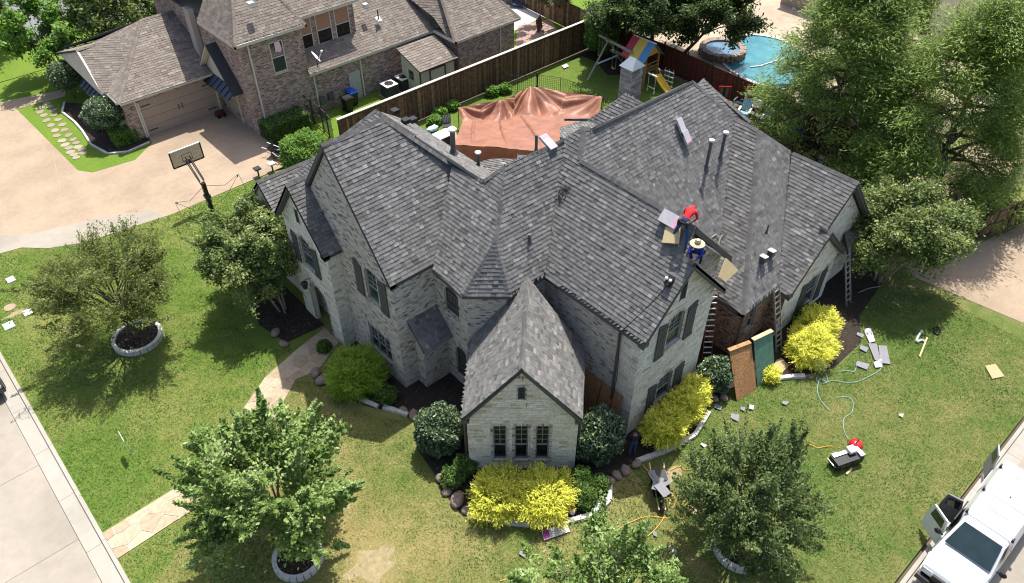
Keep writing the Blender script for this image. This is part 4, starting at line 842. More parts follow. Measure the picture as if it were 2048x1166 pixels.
def panelfence(name,lab,pts,h,mat,grp=None,bw=.13,iron=True,curve=0):
    o=thing(name,lab,'fence',(pts[0][0],pts[0][1],0),0,grp)
    for (x0,y0),(x1,y1) in zip(pts,pts[1:]):
        L=math.hypot(x1-x0,y1-y0); n=int(L/bw); dx,dy=(x1-x0)/L,(y1-y0)/L
        for i in range(n):
            a=i*bw;c=a+bw-.012; hh=h+curve*math.sin(math.pi*i/n)
            b=MB(); b.beam((x0+dx*(a+c)/2,y0+dy*(a+c)/2,.05),(x0+dx*(a+c)/2,y0+dy*(a+c)/2,hh),.02,c-a,up=(dx,dy,0)); b.build('picket',mat,o,world=True,tint=True)
        if iron:
            for z in (.25,h*.55,h-.02):
                b=MB(); b.beam((x0+dy*.04,y0-dx*.04,z),(x1+dy*.04,y1-dx*.04,z),.03,.04); b.build('rail',mDark,o,world=True)
            m=max(1,round(L/2.4))
            for i in range(m+1): b=MB(); xx=x0+dx*L*i/m; yy=y0+dy*L*i/m; b.box(xx-.04,yy-.04,0,xx+.04,yy+.04,h+.18); b.build('post',mDark,o,world=True)
panelfence('red_board_fence','dark red board fence with black iron rails in front of the round pool',[(44.9,38.6),(45.2,33),(44.9,24),(44.7,17)],2.0,mCedR)
panelfence('driveway_gate','brown slatted gate with arched black rail on the right driveway',[(42.0,7.7),(48.5,5.6)],1.75,mCedar,curve=.3)
panelfence('side_gate','short dark slatted gate leaf beyond the right driveway, end post leaning open',[(42.3,9.6),(46.6,9.0)],1.75,mCedar)
b=MB(); b.beam((42.6,8.0,1.8),(46.6,9.0,1.8),.06,.06); tag(b.build('gate_rail',mDark),'grey metal bar joining the two gate leaves by the right driveway','gate rail')
panelfence('far_fence','brown cedar fence running across behind the far green lawn','d' and [(44.9,39.6),(46,58)],2.2,mCedar,iron=False,bw=.2)
# black mesh pool fence near the tarp
pf=thing('mesh_pool_fence','low black mesh fence standing behind the red brown tarp','fence',(33,38,0)); mMesh=M('black_mesh',(.015,.018,.015),.8,.1,3)
pt=[(34.31,38.60),(34.73,37.81),(35.92,36.95),(36.82,35.52),(37.15,33.82),(37.18,31.66),(37.45,30.49)]
for (a,b_) in zip(pt,pt[1:]):
    L=math.hypot(b_[0]-a[0],b_[1]-a[1]); q=MB(); q.tube([(a[0],a[1],0),(a[0],a[1],1.25)],.025); q.build('post',mDark,pf,world=True); m=MB(); n=int(L/.14)
    for z in (.1,1.2): m.beam((a[0],a[1],z),(b_[0],b_[1],z),.02,.02)
    for i in range(n): t=i/n; x=a[0]+(b_[0]-a[0])*t; y=a[1]+(b_[1]-a[1])*t; m.beam((x,y,.1),(x,y,1.2),.012,.012)
    for i in range(1,8): m.beam((a[0],a[1],.1+i*.14),(b_[0],b_[1],.1+i*.14),.01,.01)
    m.build('mesh_panel',mMesh,pf,world=True,kind='stuff')
# neighbour's black iron side gate
ig=thing('iron_fence','black iron fence with open panels beside the neighbour hedge','fence',(21,42,0))
pp=[(21.33,45.03,1.80),(21.24,42.35,1.80),(20.97,40.58,1.80)]
for a,b_ in zip(pp,pp[1:]):
    for z in (.15,1.0,1.75): q=MB(); q.beam((a[0],a[1],z),(b_[0],b_[1],z),.05,.05); q.build('rail',mDark,ig,world=True)
    for t in (0,.5): x=a[0]+(b_[0]-a[0])*t; y=a[1]+(b_[1]-a[1])*t; q=MB(); q.box(x-.04,y-.04,0,x+.04,y+.04,1.9); q.build('post',mDark,ig,world=True)
    for t in range(1,14): x=a[0]+(b_[0]-a[0])*t/14; y=a[1]+(b_[1]-a[1])*t/14; q=MB(); q.box(x-.01,y-.01,.1,x+.01,y+.01,1.75); q.build('bar',mDark,ig,world=True)
# ================================================================ POOLS
mWater=M('pool_water',(.02,.12,.15),.06,.1,.6,.12,2,spec=.5,col2=(.06,.23,.26)); mDeck=M('pool_deck_stone',(.40,.32,.235),.9,.15,1.5,.2,stain=.2); mDeckW=M('white_pool_deck',(.55,.54,.51),.8,.03,2)
sheet('pool_deck',[(46,34.5),(46.3,21),(47.5,19),(60,12),(66,24),(64,38),(52,40)],.02,mDeck)
pc=[(50.35,31.38),(52.59,32.64),(55.09,31.90),(56.05,30.39),(55.98,28.71),(54.31,26.29),(50.88,24.98),(49.06,25.06),(48.77,26.15),(48.59,27.79),(49.17,29.80)]
def smooth(pts,n=6):
    out=[];k=len(pts)
    for i in range(k):
        p0,p1,p2,p3=[Vector((*pts[(i+j)%k],0)) for j in (-1,0,1,2)]
        for s in range(n):
            t=s/n; v=.5*((2*p1)+(-p0+p2)*t+(2*p0-5*p1+4*p2-p3)*t*t+(-p0+3*p1-3*p2+p3)*t**3); out.append((v.x,v.y))
    return out
sp=smooth(pc); 
po=thing('swimming_pool','round turquoise swimming pool behind the red fence','pool',(54,29,0)); b=MB(); b.prism(sp,-.02,.05); b.build('water',mWater,po,world=True)
cx=sum(p[0] for p in sp)/len(sp); cy=sum(p[1] for p in sp)/len(sp)
for i in range(0,len(sp),1):
    a=sp[i];c=sp[(i+1)%len(sp)]; g=lambda p,k:(cx+(p[0]-cx)*k,cy+(p[1]-cy)*k); b=MB(); b.prism([g(a,1.0),g(c,1.0),g(c,1.07),g(a,1.07)],0,.12); b.build('coping_stone',mBlock,po,world=True)
b=MB(); b.tube([(*(50.37,28.60),.1),(*(51.08,28.18),.1),(*(52.37,27.93),.1),(*(53.68,27.67),.1)],.05,6); tag(b.build('pool_hose',mWhite),'white hose floating across the turquoise pool','hose')
sc=(50.73,31.51)
ho=thing('spa','raised round spa with rough stone rim beside the pool','spa',(sc[0],sc[1],0)); n=16
for i in range(n):
    for k in range(3):
        a=6.283*(i+.5*(k%2))/n; q=Vector((math.cos(a),math.sin(a),0)); t=Vector((-math.sin(a),math.cos(a),0)); b=MB(); b.obox(q*1.55+Vector((0,0,.1+.2*k)),t*.29,q*(.22+rnd.random()*.06),(0,0,.09)); b.build('stone',mRock,ho)
b=MB(); b.lathe([(1.35,0),(1.35,.45),(.01,.45)],(0,0,0),24); b.build('water',M('spa_water',(.10,.18,.26),.25,.1,2),ho)
sheet('white_pool_deck',[(43.62,52.50),(40.42,45.56),(45.80,46.11),(46.21,47.47),(46.19,52.03)],.02,mDeckW)
sheet('neighbour_patio',[(42.40,46.14),(45.38,45.37),(43.83,42.47),(41.42,41.87),(39.75,43.01),(38.4,42.2)],.026,M('patio_pavers',(.33,.22,.18),.9,.1,5,.2))
b=MB(); b.prism([(45.13,54.26),(44.94,51.30),(45.28,48.90),(46.32,50.83),(47.56,52.87)],-.02,.05); tag(b.build('far_pool',mWater),'blue corner of the neighbour pool at the top edge','pool')
for i,c in enumerate(((45.07,49.98),(45.04,48.97))):
    o=thing('sun_lounger','dark blue lounger '+('nearer the pool water' if i==0 else 'nearer the white deck edge')+' on the neighbour pool deck','lounger',(c[0],c[1],0),.6); b=MB(); b.box(-.3,-.8,.25,.3,.5,.35); b.build('seat',M('navy',(.03,.04,.09),.8),o); b=MB(); b.obox((0,.75,.5),(.3,0,0),(0,.3,.2),(0,0,.04)); b.build('backrest',mBlack,o)
tb=thing('tipped_table','dark brown patio table tipped on its side by the neighbour pool deck','table',(*(43.16,44.39),0),.5); b=MB(); b.obox((0,0,.55),(.6,0,0),(0,.1,.5),(0,.03,0)); b.build('table_top',M('brown_wicker',(.08,.03,.025),.7,.2,20),tb)
for sx in (-.5,.5):
    for sz in (.2,.9): b=MB(); b.tube([(sx,0,sz),(sx*1.1,-.7,sz*.9)],.025); b.build('leg',mDark,tb)
# neighbour roof beyond at right and stucco wall of the far house
fh=thing('far_right_house','corner of a grey roofed house behind the cypress at upper right','house',(60,12,0))
b=MB(); b.box(0,-8,0,14,4,2.8); b.build('wall',mNSt,fh); b=MB(); b.extr([(-.5,-8.5,2.8),(-.5,4.5,2.8),(-.5,-2,6.8)],(15,0,0)); b.build('roof',mNRf,fh,tint=True)
fp=thing('pool_house','tan stucco wall of a building beyond the pool at the top edge','house',(*(62.83,32.15),0)); b=MB(); b.box(0,-3,0,6,2,3); b.build('wall',M('tan_stucco',(.40,.30,.24),.9,.05,2),fp); b=MB(); b.box(-.2,-3.2,3,6.2,2.2,3.15); b.build('roof',mNRf,fp,tint=True)
sheet('far_street',[(5,70),(60,70),(60,82),(5,82)],.0,M('asphalt_grey',(.16,.165,.17),.9,.08,3))
sheet('far_lawn',[(-1.2,64.6),(60,64.6),(60,70),(-1.2,70)],-.006,gNb)

# ================================================================ PEOPLE
mSkin=M('skin',(.30,.16,.10),.6,.06,8)
def cloth(n,c): return M(n,c,.85,.14,12,.4,40)
POSE=dict(
 stand=dict(pelvis=(0,0,.95),chest=(0,0,1.28),neck=(0,0,1.5),head=(.02,0,1.62),crown=(.02,0,1.72),sh=(0,.19,1.43),el=(.03,.24,1.15),wr=(.12,.22,.93),hip=(0,.1,.88),kn=(.03,.11,.5),an=(0,.12,.1),toe=(.17,.13,.05)),
 sit=dict(pelvis=(0,0,.52),chest=(.05,0,.84),neck=(.1,0,1.05),head=(.14,0,1.17),crown=(.15,0,1.27),sh=(.06,.19,.98),el=(.14,.25,.72),wr=(.36,.16,.62),hip=(.05,.1,.5),kn=(.45,.17,.52),an=(.45,.17,.1),toe=(.62,.18,.05)),
 squat=dict(pelvis=(0,0,.36),chest=(.16,0,.66),neck=(.29,0,.84),head=(.36,0,.94),crown=(.4,0,1.03),sh=(.24,.18,.8),el=(.4,.24,.58),wr=(.6,.13,.42),hip=(.04,.1,.34),kn=(.38,.22,.5),an=(.14,.18,.1),toe=(.32,.2,.05)),
 bend=dict(pelvis=(0,0,.9),chest=(.33,0,1.12),neck=(.53,0,1.16),head=(.66,0,1.12),crown=(.75,0,1.1),sh=(.47,.19,1.1),el=(.52,.27,.82),wr=(.62,.12,.58),hip=(0,.1,.86),kn=(.08,.16,.48),an=(0,.2,.1),toe=(.17,.22,.05)))
def person(label,loc,rz,pose,shirt,pants,shoe=mBlack,hat=None,hood=False,feet=None,group=None):
    J=POSE[pose]; o=thing('person',label,'person',loc,rz,group); V=[];E=[];Rr=[];reg=[]
    def v(p,r,k): V.append(Vector(p)); Rr.append(r); reg.append(k); return len(V)-1
    def e(a,b): E.append((a,b))
    pv=v(J['pelvis'],.145,'pants'); ch=v(J['chest'],.155,'shirt'); nk=v(J['neck'],.06 if not hood else .09,'shirt' if hood else 'skin'); hd=v(J['head'],.095,'shirt' if hood else 'skin'); cr=v(J['crown'],.075,'shirt' if hood else 'skin')
    wa=v((Vector(J['pelvis'])+Vector(J['chest']))/2,.135,'shirt'); e(pv,wa);e(wa,ch);e(ch,nk);e(nk,hd);e(hd,cr)
    for s in (1,-1):
        m=lambda k,dz=0: Vector((J[k][0],J[k][1]*s,J[k][2]+dz))
        sh=v(m('sh'),.075,'shirt'); el=v(m('el'),.05,'shirt'); wr=v(m('wr'),.034,'shirt'); e(ch,sh);e(sh,el);e(el,wr)
        d=(m('wr')-m('el')).normalized(); side=Vector((0,1,0)); pm=v(m('wr')+d*.07,.032,'skin'); e(wr,pm)
        for f in range(4):
            off=side*(f-1.5)*.02; L=(.07,.085,.08,.06)[f]; a=v(m('wr')+d*.11+off,.0095,'skin'); b=v(m('wr')+d*(.11+L*.55)+off+Vector((0,0,-.02)),.009,'skin'); c=v(m('wr')+d*(.11+L*.8)+off+Vector((.0,0,-.045)),.008,'skin'); e(pm,a);e(a,b);e(b,c)
        t1=v(m('wr')+d*.06+side*(-s)*.045,.011,'skin'); t2=v(m('wr')+d*.1+side*(-s)*.06,.009,'skin'); e(pm,t1);e(t1,t2)
        fz=feet[0 if s==1 else 1] if feet else (0,0,0); F=Vector(fz)
        hp=v(m('hip'),.1,'pants'); kn=v(m('kn')+F*.5,.07,'pants'); an=v(m('an')+F,.048,'pants'); to=v(m('toe')+F,.042,'shoe'); he=v(m('an')+F+Vector((-.04,0,-.05)),.042,'shoe'); e(pv,hp);e(hp,kn);e(kn,an);e(an,he);e(an,to)
    me=bpy.data.meshes.new('body'); me.from_pydata([tuple(p) for p in V],E,[]); ob=bpy.data.objects.new('body_tmp',me); COL.objects.link(ob)
    mod=ob.modifiers.new('s','SKIN'); mod.use_smooth_shade=True; sk=me.skin_vertices[0].data
    for i,r in enumerate(Rr): sk[i].radius=(r,r); sk[i].use_root=(i==0)
    ob.modifiers.new('d','SUBSURF').levels=1; ob.modifiers['d'].render_levels=1
    dg=bpy.context.evaluated_depsgraph_get(); nm=bpy.data.meshes.new_from_object(ob.evaluated_get(dg)); bpy.data.objects.remove(ob)
    nm.name='body'; nm.materials.clear(); keys=['skin','shirt','pants','shoe']; mats=dict(skin=mSkin,shirt=shirt,pants=pants,shoe=shoe)
    for k in keys: nm.materials.append(mats[k])
    segs=[(V[a],V[b],reg[b] if reg[b]!='shirt' or reg[a]=='shirt' or reg[a]=='pants' else reg[b],reg[a]) for a,b in E]
    for f in nm.polygons:
        c=f.center; best=min(((c-V[i]).length-Rr[i]*.6,reg[i]) for i in range(len(V))); f.material_index=keys.index(best[1]); f.use_smooth=True
    bo=link('body',nm,o)
    H=Vector(J['head'])
    fc=MB(); fdv=(Vector(J['crown'])-Vector(J['neck'])).normalized(); fx=Vector((1,0,0)) if pose in('stand','sit','squat') else Vector((.2,0,-1))
    fx=fx.normalized(); 
    fc.blob(H+fx*.105,.02,.016,.03,6,4,0); fc.build('nose',mSkin,o)
    for s in (1,-1): q=MB(); q.blob(H+fx*.095+Vector((0,.035*s,0))+fdv*.025,.012,.014,.008,6,4,0); q.build('eye',mBlack,o); q=MB(); q.blob(H+Vector((0,.095*s,0)),.018,.012,.03,6,4,0); q.build('ear',mSkin if not hood else shirt,o)
    q=MB(); q.blob(H+fx*.098-fdv*.045,.012,.026,.007,6,4,0); q.build('mouth',mRed,o)
    if hat=='straw':
        q=MB(); c=Vector(J['crown']); q.lathe([(.10,.12),(.115,.0),(.27,-.03),(.28,-.045),(.12,-.035),(.1,-.02)],c+Vector((0,0,.0)),20,cap=False); q.lathe([(.10,.12),(.02,.135)],c,20,cap=True); q.build('straw_hat',M('straw',(.62,.50,.30),.85,.12,20,.3),o,smooth=True)
        q=MB(); q.lathe([(.118,.005),(.115,.04)],c,20,cap=False); q.build('hat_band',mBlack,o)
    elif hat=='cap':
        q=MB(); c=Vector(J['head'])+fdv*.05; q.lathe([(.115,0),(.11,.05),(.06,.1),(.01,.11)],c,14); q.obox(c+Vector((.14,0,.01)),(.07,0,0),(0,.07,0),(0,0,.008)); q.build('cap',mWhite,o,smooth=True)
    elif not hood:
        q=MB(); q.blob(H+fdv*.05-fx*.025,.1,.1,.085,10,7,.04); q.build('hair',mBlack,o,smooth=True)
    return o
red=cloth('red_hoodie',(.50,.02,.025)); blue=cloth('blue_shirt',(.02,.035,.30)); jean=cloth('blue_jeans',(.03,.06,.14)); dkp=cloth('dark_trousers',(.012,.012,.016)); khaki=cloth('khaki_trousers',(.16,.14,.09)); green=cloth('olive_trousers',(.10,.13,.05)); greyc=cloth('grey_shirt',(.20,.23,.24)); bl2=cloth('royal_blue_shirt',(.03,.08,.35)); drk=cloth('dark_shirt',(.02,.022,.03))
pa=person('roofer in red hooded top and jeans bending over the ridge of the roof',(19.75,12.45,9.1),R(12),'bend',red,jean,hood=True,feet=[(-.1,.15,-.05),(-.35,-.15,-.3)])
tb=MB(); tb.obox((-.08,.17,.86),(.08,0,0),(0,.05,0),(0,0,.12)); tb.obox((-.1,-.17,.86),(.08,0,0),(0,.05,0),(0,0,.12)); tb.beam((-.16,-.12,.9),(-.16,.12,.9),.03,.08); tb.build('tool_belt',mBlack,pa)
pb=person('roofer in blue shirt and wide straw hat squatting on the gable ridge',(19.75,11.62,8.72),R(195),'squat',blue,dkp,hat='straw')
tb=MB(); tb.obox((-.1,.14,.36),(.07,0,0),(0,.07,0),(0,0,.11)); tb.obox((-.1,-.14,.36),(.07,0,0),(0,.07,0),(0,0,.11)); tb.build('tool_belt',mBlack,pb)
person('man in royal blue shirt sitting in the shade beside a yellow bucket',(44.0,20.35,0),R(190),'sit',bl2,khaki)
person('person in pale grey shirt and olive trousers standing in the shade of the cypress',(43.9,22.1,0),R(215),'stand',greyc,green)
person('person with white cap sitting just behind the man in blue',(44.9,20.9,0),R(200),'sit',drk,dkp,hat='cap')
person('person with white cap sitting under the cypress, farther right of the man in blue',(44.4,18.9,0),R(170),'sit',drk,dkp,hat='cap')
person('person in jeans and dark shirt standing in the shadow between laurel and stone corner',(16.75,11.0,0),R(60),'stand',drk,jean)
# ================================================================ ON THE ROOF
mFoam=M('tan_foam_board',(.45,.36,.2),.85,.08,5,.2)
def slab(name,label,cat,pts,th,mat,part=None):
    P_=[Vector(p) for p in pts]; n=vn(P_); c=sum(P_,Vector())/len(P_); o=thing(name,label,cat,tuple(c)); b=MB(); b.extr([p-c for p in P_],n*th); b.build(part or 'sheet',mat,o); return o
up=lambda p,h:(p[0],p[1],p[2]+h)
slab('foam_board','tan foam pad under the boot of the roofer in red','board',[up((19.71,13.18,9.19),.14),up((19.86,12.64,9.37),.14),up((19.48,12.33,8.93),.2),up((19.30,12.94,8.73),.2)],.06,mFoam)
slab('foam_board','tan foam pad with cut corner lying beyond the gable rake, right of the roofers','board',[(22.53,12.02,6.95),(22.77,11.50,6.50),(22.09,11.58,6.20),(21.84,11.76,6.50)],.1,mFoam)
mPk=M('white_wrapper',(.43,.41,.43),.5,.1,5); mPink=M('pink_wrapper',(.62,.35,.46),.5,.1,6)
def bundle(label,c,ax,ay,n,mat=mPk):
    o=thing('shingle_bundle',label,'shingle bundle',c); ax=Vector(ax);ay=Vector(ay)
    b=MB(); b.obox(n*.06,ax,ay,n*.06); b.build('wrapper',mat,o); b=MB(); b.obox(n*.12-ax*.75,ax*.2,ay*.98,n*.006); b.build('printed_band',mPink,o); b=MB(); b.obox(n*.03+ay*.1,ax*.97,ay*1.01,n*.02); b.build('shingles',mShing,o,tint=True); return o
n5=Vector((0,-1.3,1)).normalized(); v5=Vector((0,1,1.3)).normalized()
c=Vector((26.05,17.62,9.12)); bundle('white wrapped shingle bundle, the upper one of the leaning pair on the big right roof',tuple(c+n5*.12),v5*.42,(.17,0,0),n5)
c=Vector((26.05,17.32,8.74)); bundle('pinkish wrapped shingle bundle, the lower one of the leaning pair on the big right roof',tuple(c+n5*.16),v5*.28,(.17,0,.02),n5)
c=Vector((19.67,19.56,9.94)); bundle('white wrapped shingle bundle draped over the middle ridge',tuple(c+Vector((0,0,.15))),(.06,-.3,-.2),(.2,0,0),Vector((0,-.5,.8)).normalized())
c=Vector((19.99,13.18,9.51)); n4=Vector((-1.08,0,1)).normalized(); bundle('opened white shingle bundle behind the roofer in red',tuple(c+n4*.1),(.0,.4,0),Vector((1,0,1.08)).normalized()*.25,n4)
def rope(name,label,cat,pts,r,mat,ground=None,n=8):
    P_=[Vector(p) for p in pts]; out=[]; k=len(P_)
    for i in range(k-1):
        p0=P_[max(i-1,0)];p1=P_[i];p2=P_[i+1];p3=P_[min(i+2,k-1)]
        for s in range(n): t=s/n; out.append(.5*((2*p1)+(-p0+p2)*t+(2*p0-5*p1+4*p2-p3)*t*t+(-p0+3*p1-3*p2+p3)*t**3))
    out.append(P_[-1]); b=MB(); b.tube(out,r,6); return tag(b.build(name,mat),label,cat)
h=.05
rope('air_hose','pair hose running from the left end of the middle ridge down to the vent pipe','hose',[up((17.57,19.55,9.93),h),up((17.31,18.90,9.05),h),up((17.13,18.09,7.96),h),up((17.05,17.58,7.27),h),up((16.93,17.07,6.58),h),up((17.02,16.77,6.18),h)],.017,mBlack)
rope('air_hose','thin black line beside the pair hose left of the middle roof valley','hose',[up((17.68,19.46,9.80),h),up((17.50,18.81,8.93),h),up((17.36,18.16,8.06),h),up((17.19,17.67,7.39),h)],.012,mBlack)
rope('air_hose','black hose looping from the draped bundle to the coil at the valley','hose',[up((19.30,19.47,9.82),h),up((19.43,18.97,9.15),h),up((19.42,18.64,8.70),h),up((19.24,18.16,8.65),h)],.017,mBlack)
rope('rope','pale thin rope lying down the middle roof to the lower valley end','rope',[up((18.90,19.50,9.85),h),up((18.56,18.65,8.71),h),up((18.28,18.06,7.91),h),up((18.09,17.42,7.33),h),up((17.81,16.89,7.01),h),up((17.43,16.65,6.57),h),up((17.05,16.74,6.13),h)],.014,M('grey_rope',(.2,.19,.17),.9))
c0=Vector((19.15,18.04,8.55)); u4=Vector((0,1,0)); w4=Vector((1,0,1.08)).normalized(); pts=[]
for i in range(42): a=i*.62; rr_=.13+.09*math.sin(i*1.7)+.05*math.cos(i*.9); pts.append(c0+n4*(.05+.02*(i%3))+u4*math.cos(a)*rr_*1.1+w4*(math.sin(a)*rr_*1.2+.25*math.sin(i*.21)))
rope('coiled_hose','tangled coil of black hose lying on the roof right of the valley','hose',[tuple(p) for p in pts],.012,mBlack,n=3)
rope('power_cord','long black cord from the anchor on the roof down over the eave and brick wall','cord',[up((18.63,11.91,7.95),h),up((18.15,12.04,7.40),h),up((17.60,12.26,6.76),h),up((17.06,12.50,6.14),h+.02),(16.9,12.55,5.9),(17.15,12.6,3.5),(17.1,12.7,1.2),(16.8,12.7,.1)],.014,mBlack)
o=thing('roof_anchor','black tool with two round white lights lying low on the roof left of the gable','tool',tuple((18.63,11.91,7.95))); b=MB(); b.obox((0,0,.12),(.16,0,.1),(0,.12,0),(-.05,0,.08)); b.build('body',mBlack,o)
for dy in (-.08,.1): b=MB(); b.blob((-.08,dy,.27),.07,.07,.07,8,6,0); b.build('lamp_head',mWhite,o,smooth=True)
rope('rope','pale looped rope hanging by the fascia right of the roofers','rope',[up((25.36,14.44,5.00),.08),up((25.73,14.43,4.99),.1),up((25.79,14.26,4.76),.1),up((25.64,14.18,4.66),.08),up((26.06,14.31,4.82),.1),up((26.30,14.15,4.62),.1),up((25.93,14.00,4.43),.08)],.02,M('tan_rope',(.38,.34,.22),.9))
for i,(p,q) in enumerate((((17.86,19.33,9.62),(18.65,19.35,9.65)),)):
    b=MB(); b.beam(up(p,.1),up(q,.1),.12,.05); tag(b.build('wood_strip',mWood),'bare wood strip showing along the middle ridge','board')
# ================================================================ LADDERS AND BOARDS
def ladder(label,base,top,w,mr,mrg,side,n=12):
    o=thing('ladder',label,'ladder',(base[0],base[1],base[2])); t=Vector(top)-Vector(base); s=Vector(side).normalized()*w/2; nn=t.cross(s).normalized()
    for k in (-1,1): b=MB(); b.beam(s*k,t+s*k,.08,.03,up=s); b.build('rail',mr,o)
    m=max(6,int(t.length/.3))
    for i in range(1,m): p=t*i/m; b=MB(); b.beam(p-s,p+s,.05,.035,up=nn); b.build('rung',mrg,o)
mFib=M('brown_fibreglass',(.25,.08,.045),.5,.1,4)
ladder('brown fibreglass ladder with bright rungs leaning between stone gable and tan brick wall',(23.6,12.3,0),(24.1,13.0,3.5),.42,mFib,mWhite,(.75,-.65,0))
ladder('aluminium ladder leaning on the eave beside the green board',(26.55,10.25,0),(26.35,11.25,3.7),.42,mAlu,mAlu,(1,0,0))
ladder('aluminium ladder leaning at the far right low gable beside the crape myrtle',(31.95,9.7,0),(31.85,10.7,3.1),.4,mAlu,mAlu,(1,0,0))
ladder('small metal ladder top showing over the rear porch roof',(24.36,26.09,4.20),(23.41,25.00,5.40),.6,mAlu,mAlu,(.74,-.67,0))
slab('osb_board','large sheet of brown wood leaning beside the green one against the right entry','board',[(22.45,9.75,0),(23.75,9.6,0),(24.05,10.6,2.0),(22.9,10.95,2.0)],.02,M('osb',(.22,.11,.045),.85,.4,16,.4,60,col2=(.38,.20,.085)))
slab('green_board','large green sheathing board leaning against the right entry','board',[(23.85,9.62,0),(25.05,9.5,0),(25.2,10.3,2.15),(24.12,10.55,2.15)],.02,mOSBg)
for p,q,l in (((22.9,11.0,2.05),(24.05,10.65,2.05),'brown lumber strip resting on top of the brown sheet'),((24.1,10.6,2.2),(25.25,10.35,2.2),'pale lumber strip resting on top of the green board')):
    b=MB(); b.beam(p,q,.2,.05); tag(b.build('lumber',mPly if 'brown' in l else mWood),l,'board')
# ================================================================ LAWN CLUTTER
mCard=M('cardboard',(.40,.29,.16),.85,.08,4,.1); mSlate=M('shingle_back',(.20,.20,.215),.8,.1,8,.2)
def flat_(name,label,cat,pts,mat,z=.04,th=.012,lift=0):
    c=(sum(p[0] for p in pts)/len(pts),sum(p[1] for p in pts)/len(pts)); b=MB(); P_=[(p[0]-c[0],p[1]-c[1],lift*(i%2)) for i,p in enumerate(pts)]; b.extr(P_,(0,0,th)); o=b.build(name,mat,loc=(c[0],c[1],z)); return tag(o,label,cat)
flat_('cardboard_sheet','tan cardboard sheet alone on the far right lawn','cardboard',[(32.85,3.19),(33.34,2.91),(32.86,2.30),(32.29,2.61)],mCard,.05)
flat_('cardboard_sheet','tan cardboard sheet at the foot of the green board','cardboard',[(25.86,9.98),(26.19,9.90),(26.03,9.36),(25.43,9.35),(25.42,9.78)],mCard,.05)
flat_('cardboard_sheet','tan cardboard sheet half under the dark lower right tree','cardboard',[(16.85,7.78),(16.99,7.29),(16.49,7.20),(16.31,7.66)],mCard,.05)
flat_('wrapper_sheet','white and purple shingle wrapper lying before the front edging','wrapper',[(11.44,10.94),(12.40,10.57),(12.24,10.19),(11.23,10.59)],mPk,.06,.03)
flat_('printed_panel','purple printed end of the wrapper before the front edging','wrapper',[(11.44,10.92),(11.67,10.82),(11.49,10.53),(11.27,10.61)],M('purple_print',(.30,.03,.22),.5,.2,8),.095,.006)
for pts,l,m in [([(30.12,7.63),(30.36,7.32),(29.39,6.54),(29.32,6.85)],'narrow grey underlay sheet, left one in the scrap pile by the yellow shrubs',mSlate),([(30.37,7.22),(30.59,6.93),(29.64,6.22),(29.35,6.57)],'broad grey underlay sheet, right one in the scrap pile by the yellow shrubs',mSlate),([(30.83,8.27),(31.16,8.07),(30.51,7.46),(30.17,7.58)],'long white shingle wrapper on the scrap pile nearest the shade',mPk),
   ([(28.67,7.39),(28.88,6.87),(28.50,6.78),(28.33,7.28)],'two grey shingle strips left of the scrap pile',mSlate),([(29.73,7.81),(29.83,7.45),(29.51,7.37),(29.46,7.69)],'small grey shingle piece left of the scrap pile sheets',mSlate),([(30.42,8.36),(30.50,8.06),(30.25,7.97),(30.20,8.29)],'small pale shingle piece by the yellow shrub edge',mSlate),
   ([(29.16,6.82),(29.62,6.66),(29.21,6.39),(28.88,6.57)],'crumpled white paper at the lower end of the scrap pile',mPk),([(21.56,10.28),(21.67,9.98),(21.46,9.91),(21.36,10.19)],'grey shingle scrap nearest the yellow hedge end',mSlate),([(21.67,9.49),(21.84,9.19),(21.51,9.00),(21.41,9.35)],'largest grey shingle scrap on the grass above the dark tree',mSlate),
   ([(22.29,9.43),(22.39,9.26),(22.19,9.17),(22.13,9.34)],'small grey scrap right of the largest one on the grass',mSlate),([(22.67,9.24),(22.77,9.07),(22.56,8.95),(22.45,9.09)],'little white wrapper scrap right of the grey scraps',mPk),([(23.98,8.36),(24.10,8.13),(23.87,8.11),(23.79,8.30)],'pale scrap alone on the grass below the cooler',mSlate),([(19.41,9.38),(19.45,9.14),(19.30,9.13),(19.28,9.36)],'white scrap on the dry grass left of the dark tree',mPk),
   ([(27.17,4.48),(27.27,4.35),(27.08,4.30),(27.02,4.43)],'tiny white scrap in the middle of the right lawn',mPk),([(10.27,10.90),(10.38,10.69),(10.21,10.56),(10.14,10.82)],'grey and white scrap left of the bottom treetop',mSlate),([(12.91,9.97),(13.10,9.85),(12.99,9.78),(12.83,9.86)],'small white scrap right of the purple wrapper',mPk),([(14.62,8.10),(14.71,7.93),(14.56,7.78),(14.51,7.93)],'grey scrap on the grass below the wheelbarrow',mSlate),([(14.63,7.24),(14.71,6.97),(14.54,6.78),(14.47,7.01)],'dark scrap left of the dark tree ring',mSlate),
   ([(39.87,38.43),(40.39,38.41),(40.23,37.99),(39.66,37.95)],'white paper on the back lawn before the cedar fence',mPk),([(13.58,10.25),(14.24,10.33),(14.37,10.15),(13.87,9.99),(13.46,10.06)],'crumpled white plastic at the right end of the front edging',mPk)]:
    flat_('scrap',l,'scrap',pts,m,.05 if 'plastic' not in l else .2,.02,.03)
for p,q,l,m,w in [((32.60,5.89),(31.12,5.53),'pale wood lath on the grass below the crape myrtle shade',mWood,.07),((23.00,4.40),(22.56,4.40),'short pale wood stick beside the compressor',mWood,.08),((29.37,10.55),(30.98,10.46),'brown board on the bed below the right stone gable window',mPly,.12)]:
    b=MB(); b.beam((*p,.06),(*q,.06),w,.05); tag(b.build('wood_lath',m),l,'board')
rope('paper_roll','curved white paper strip beside the lath on the right lawn','paper',[(*(32.88,6.28),.06),(*(32.34,6.22),.06),(*(31.96,6.10),.07),(*(32.23,5.99),.07),(*(32.28,5.81),.05)],.06,mPk)
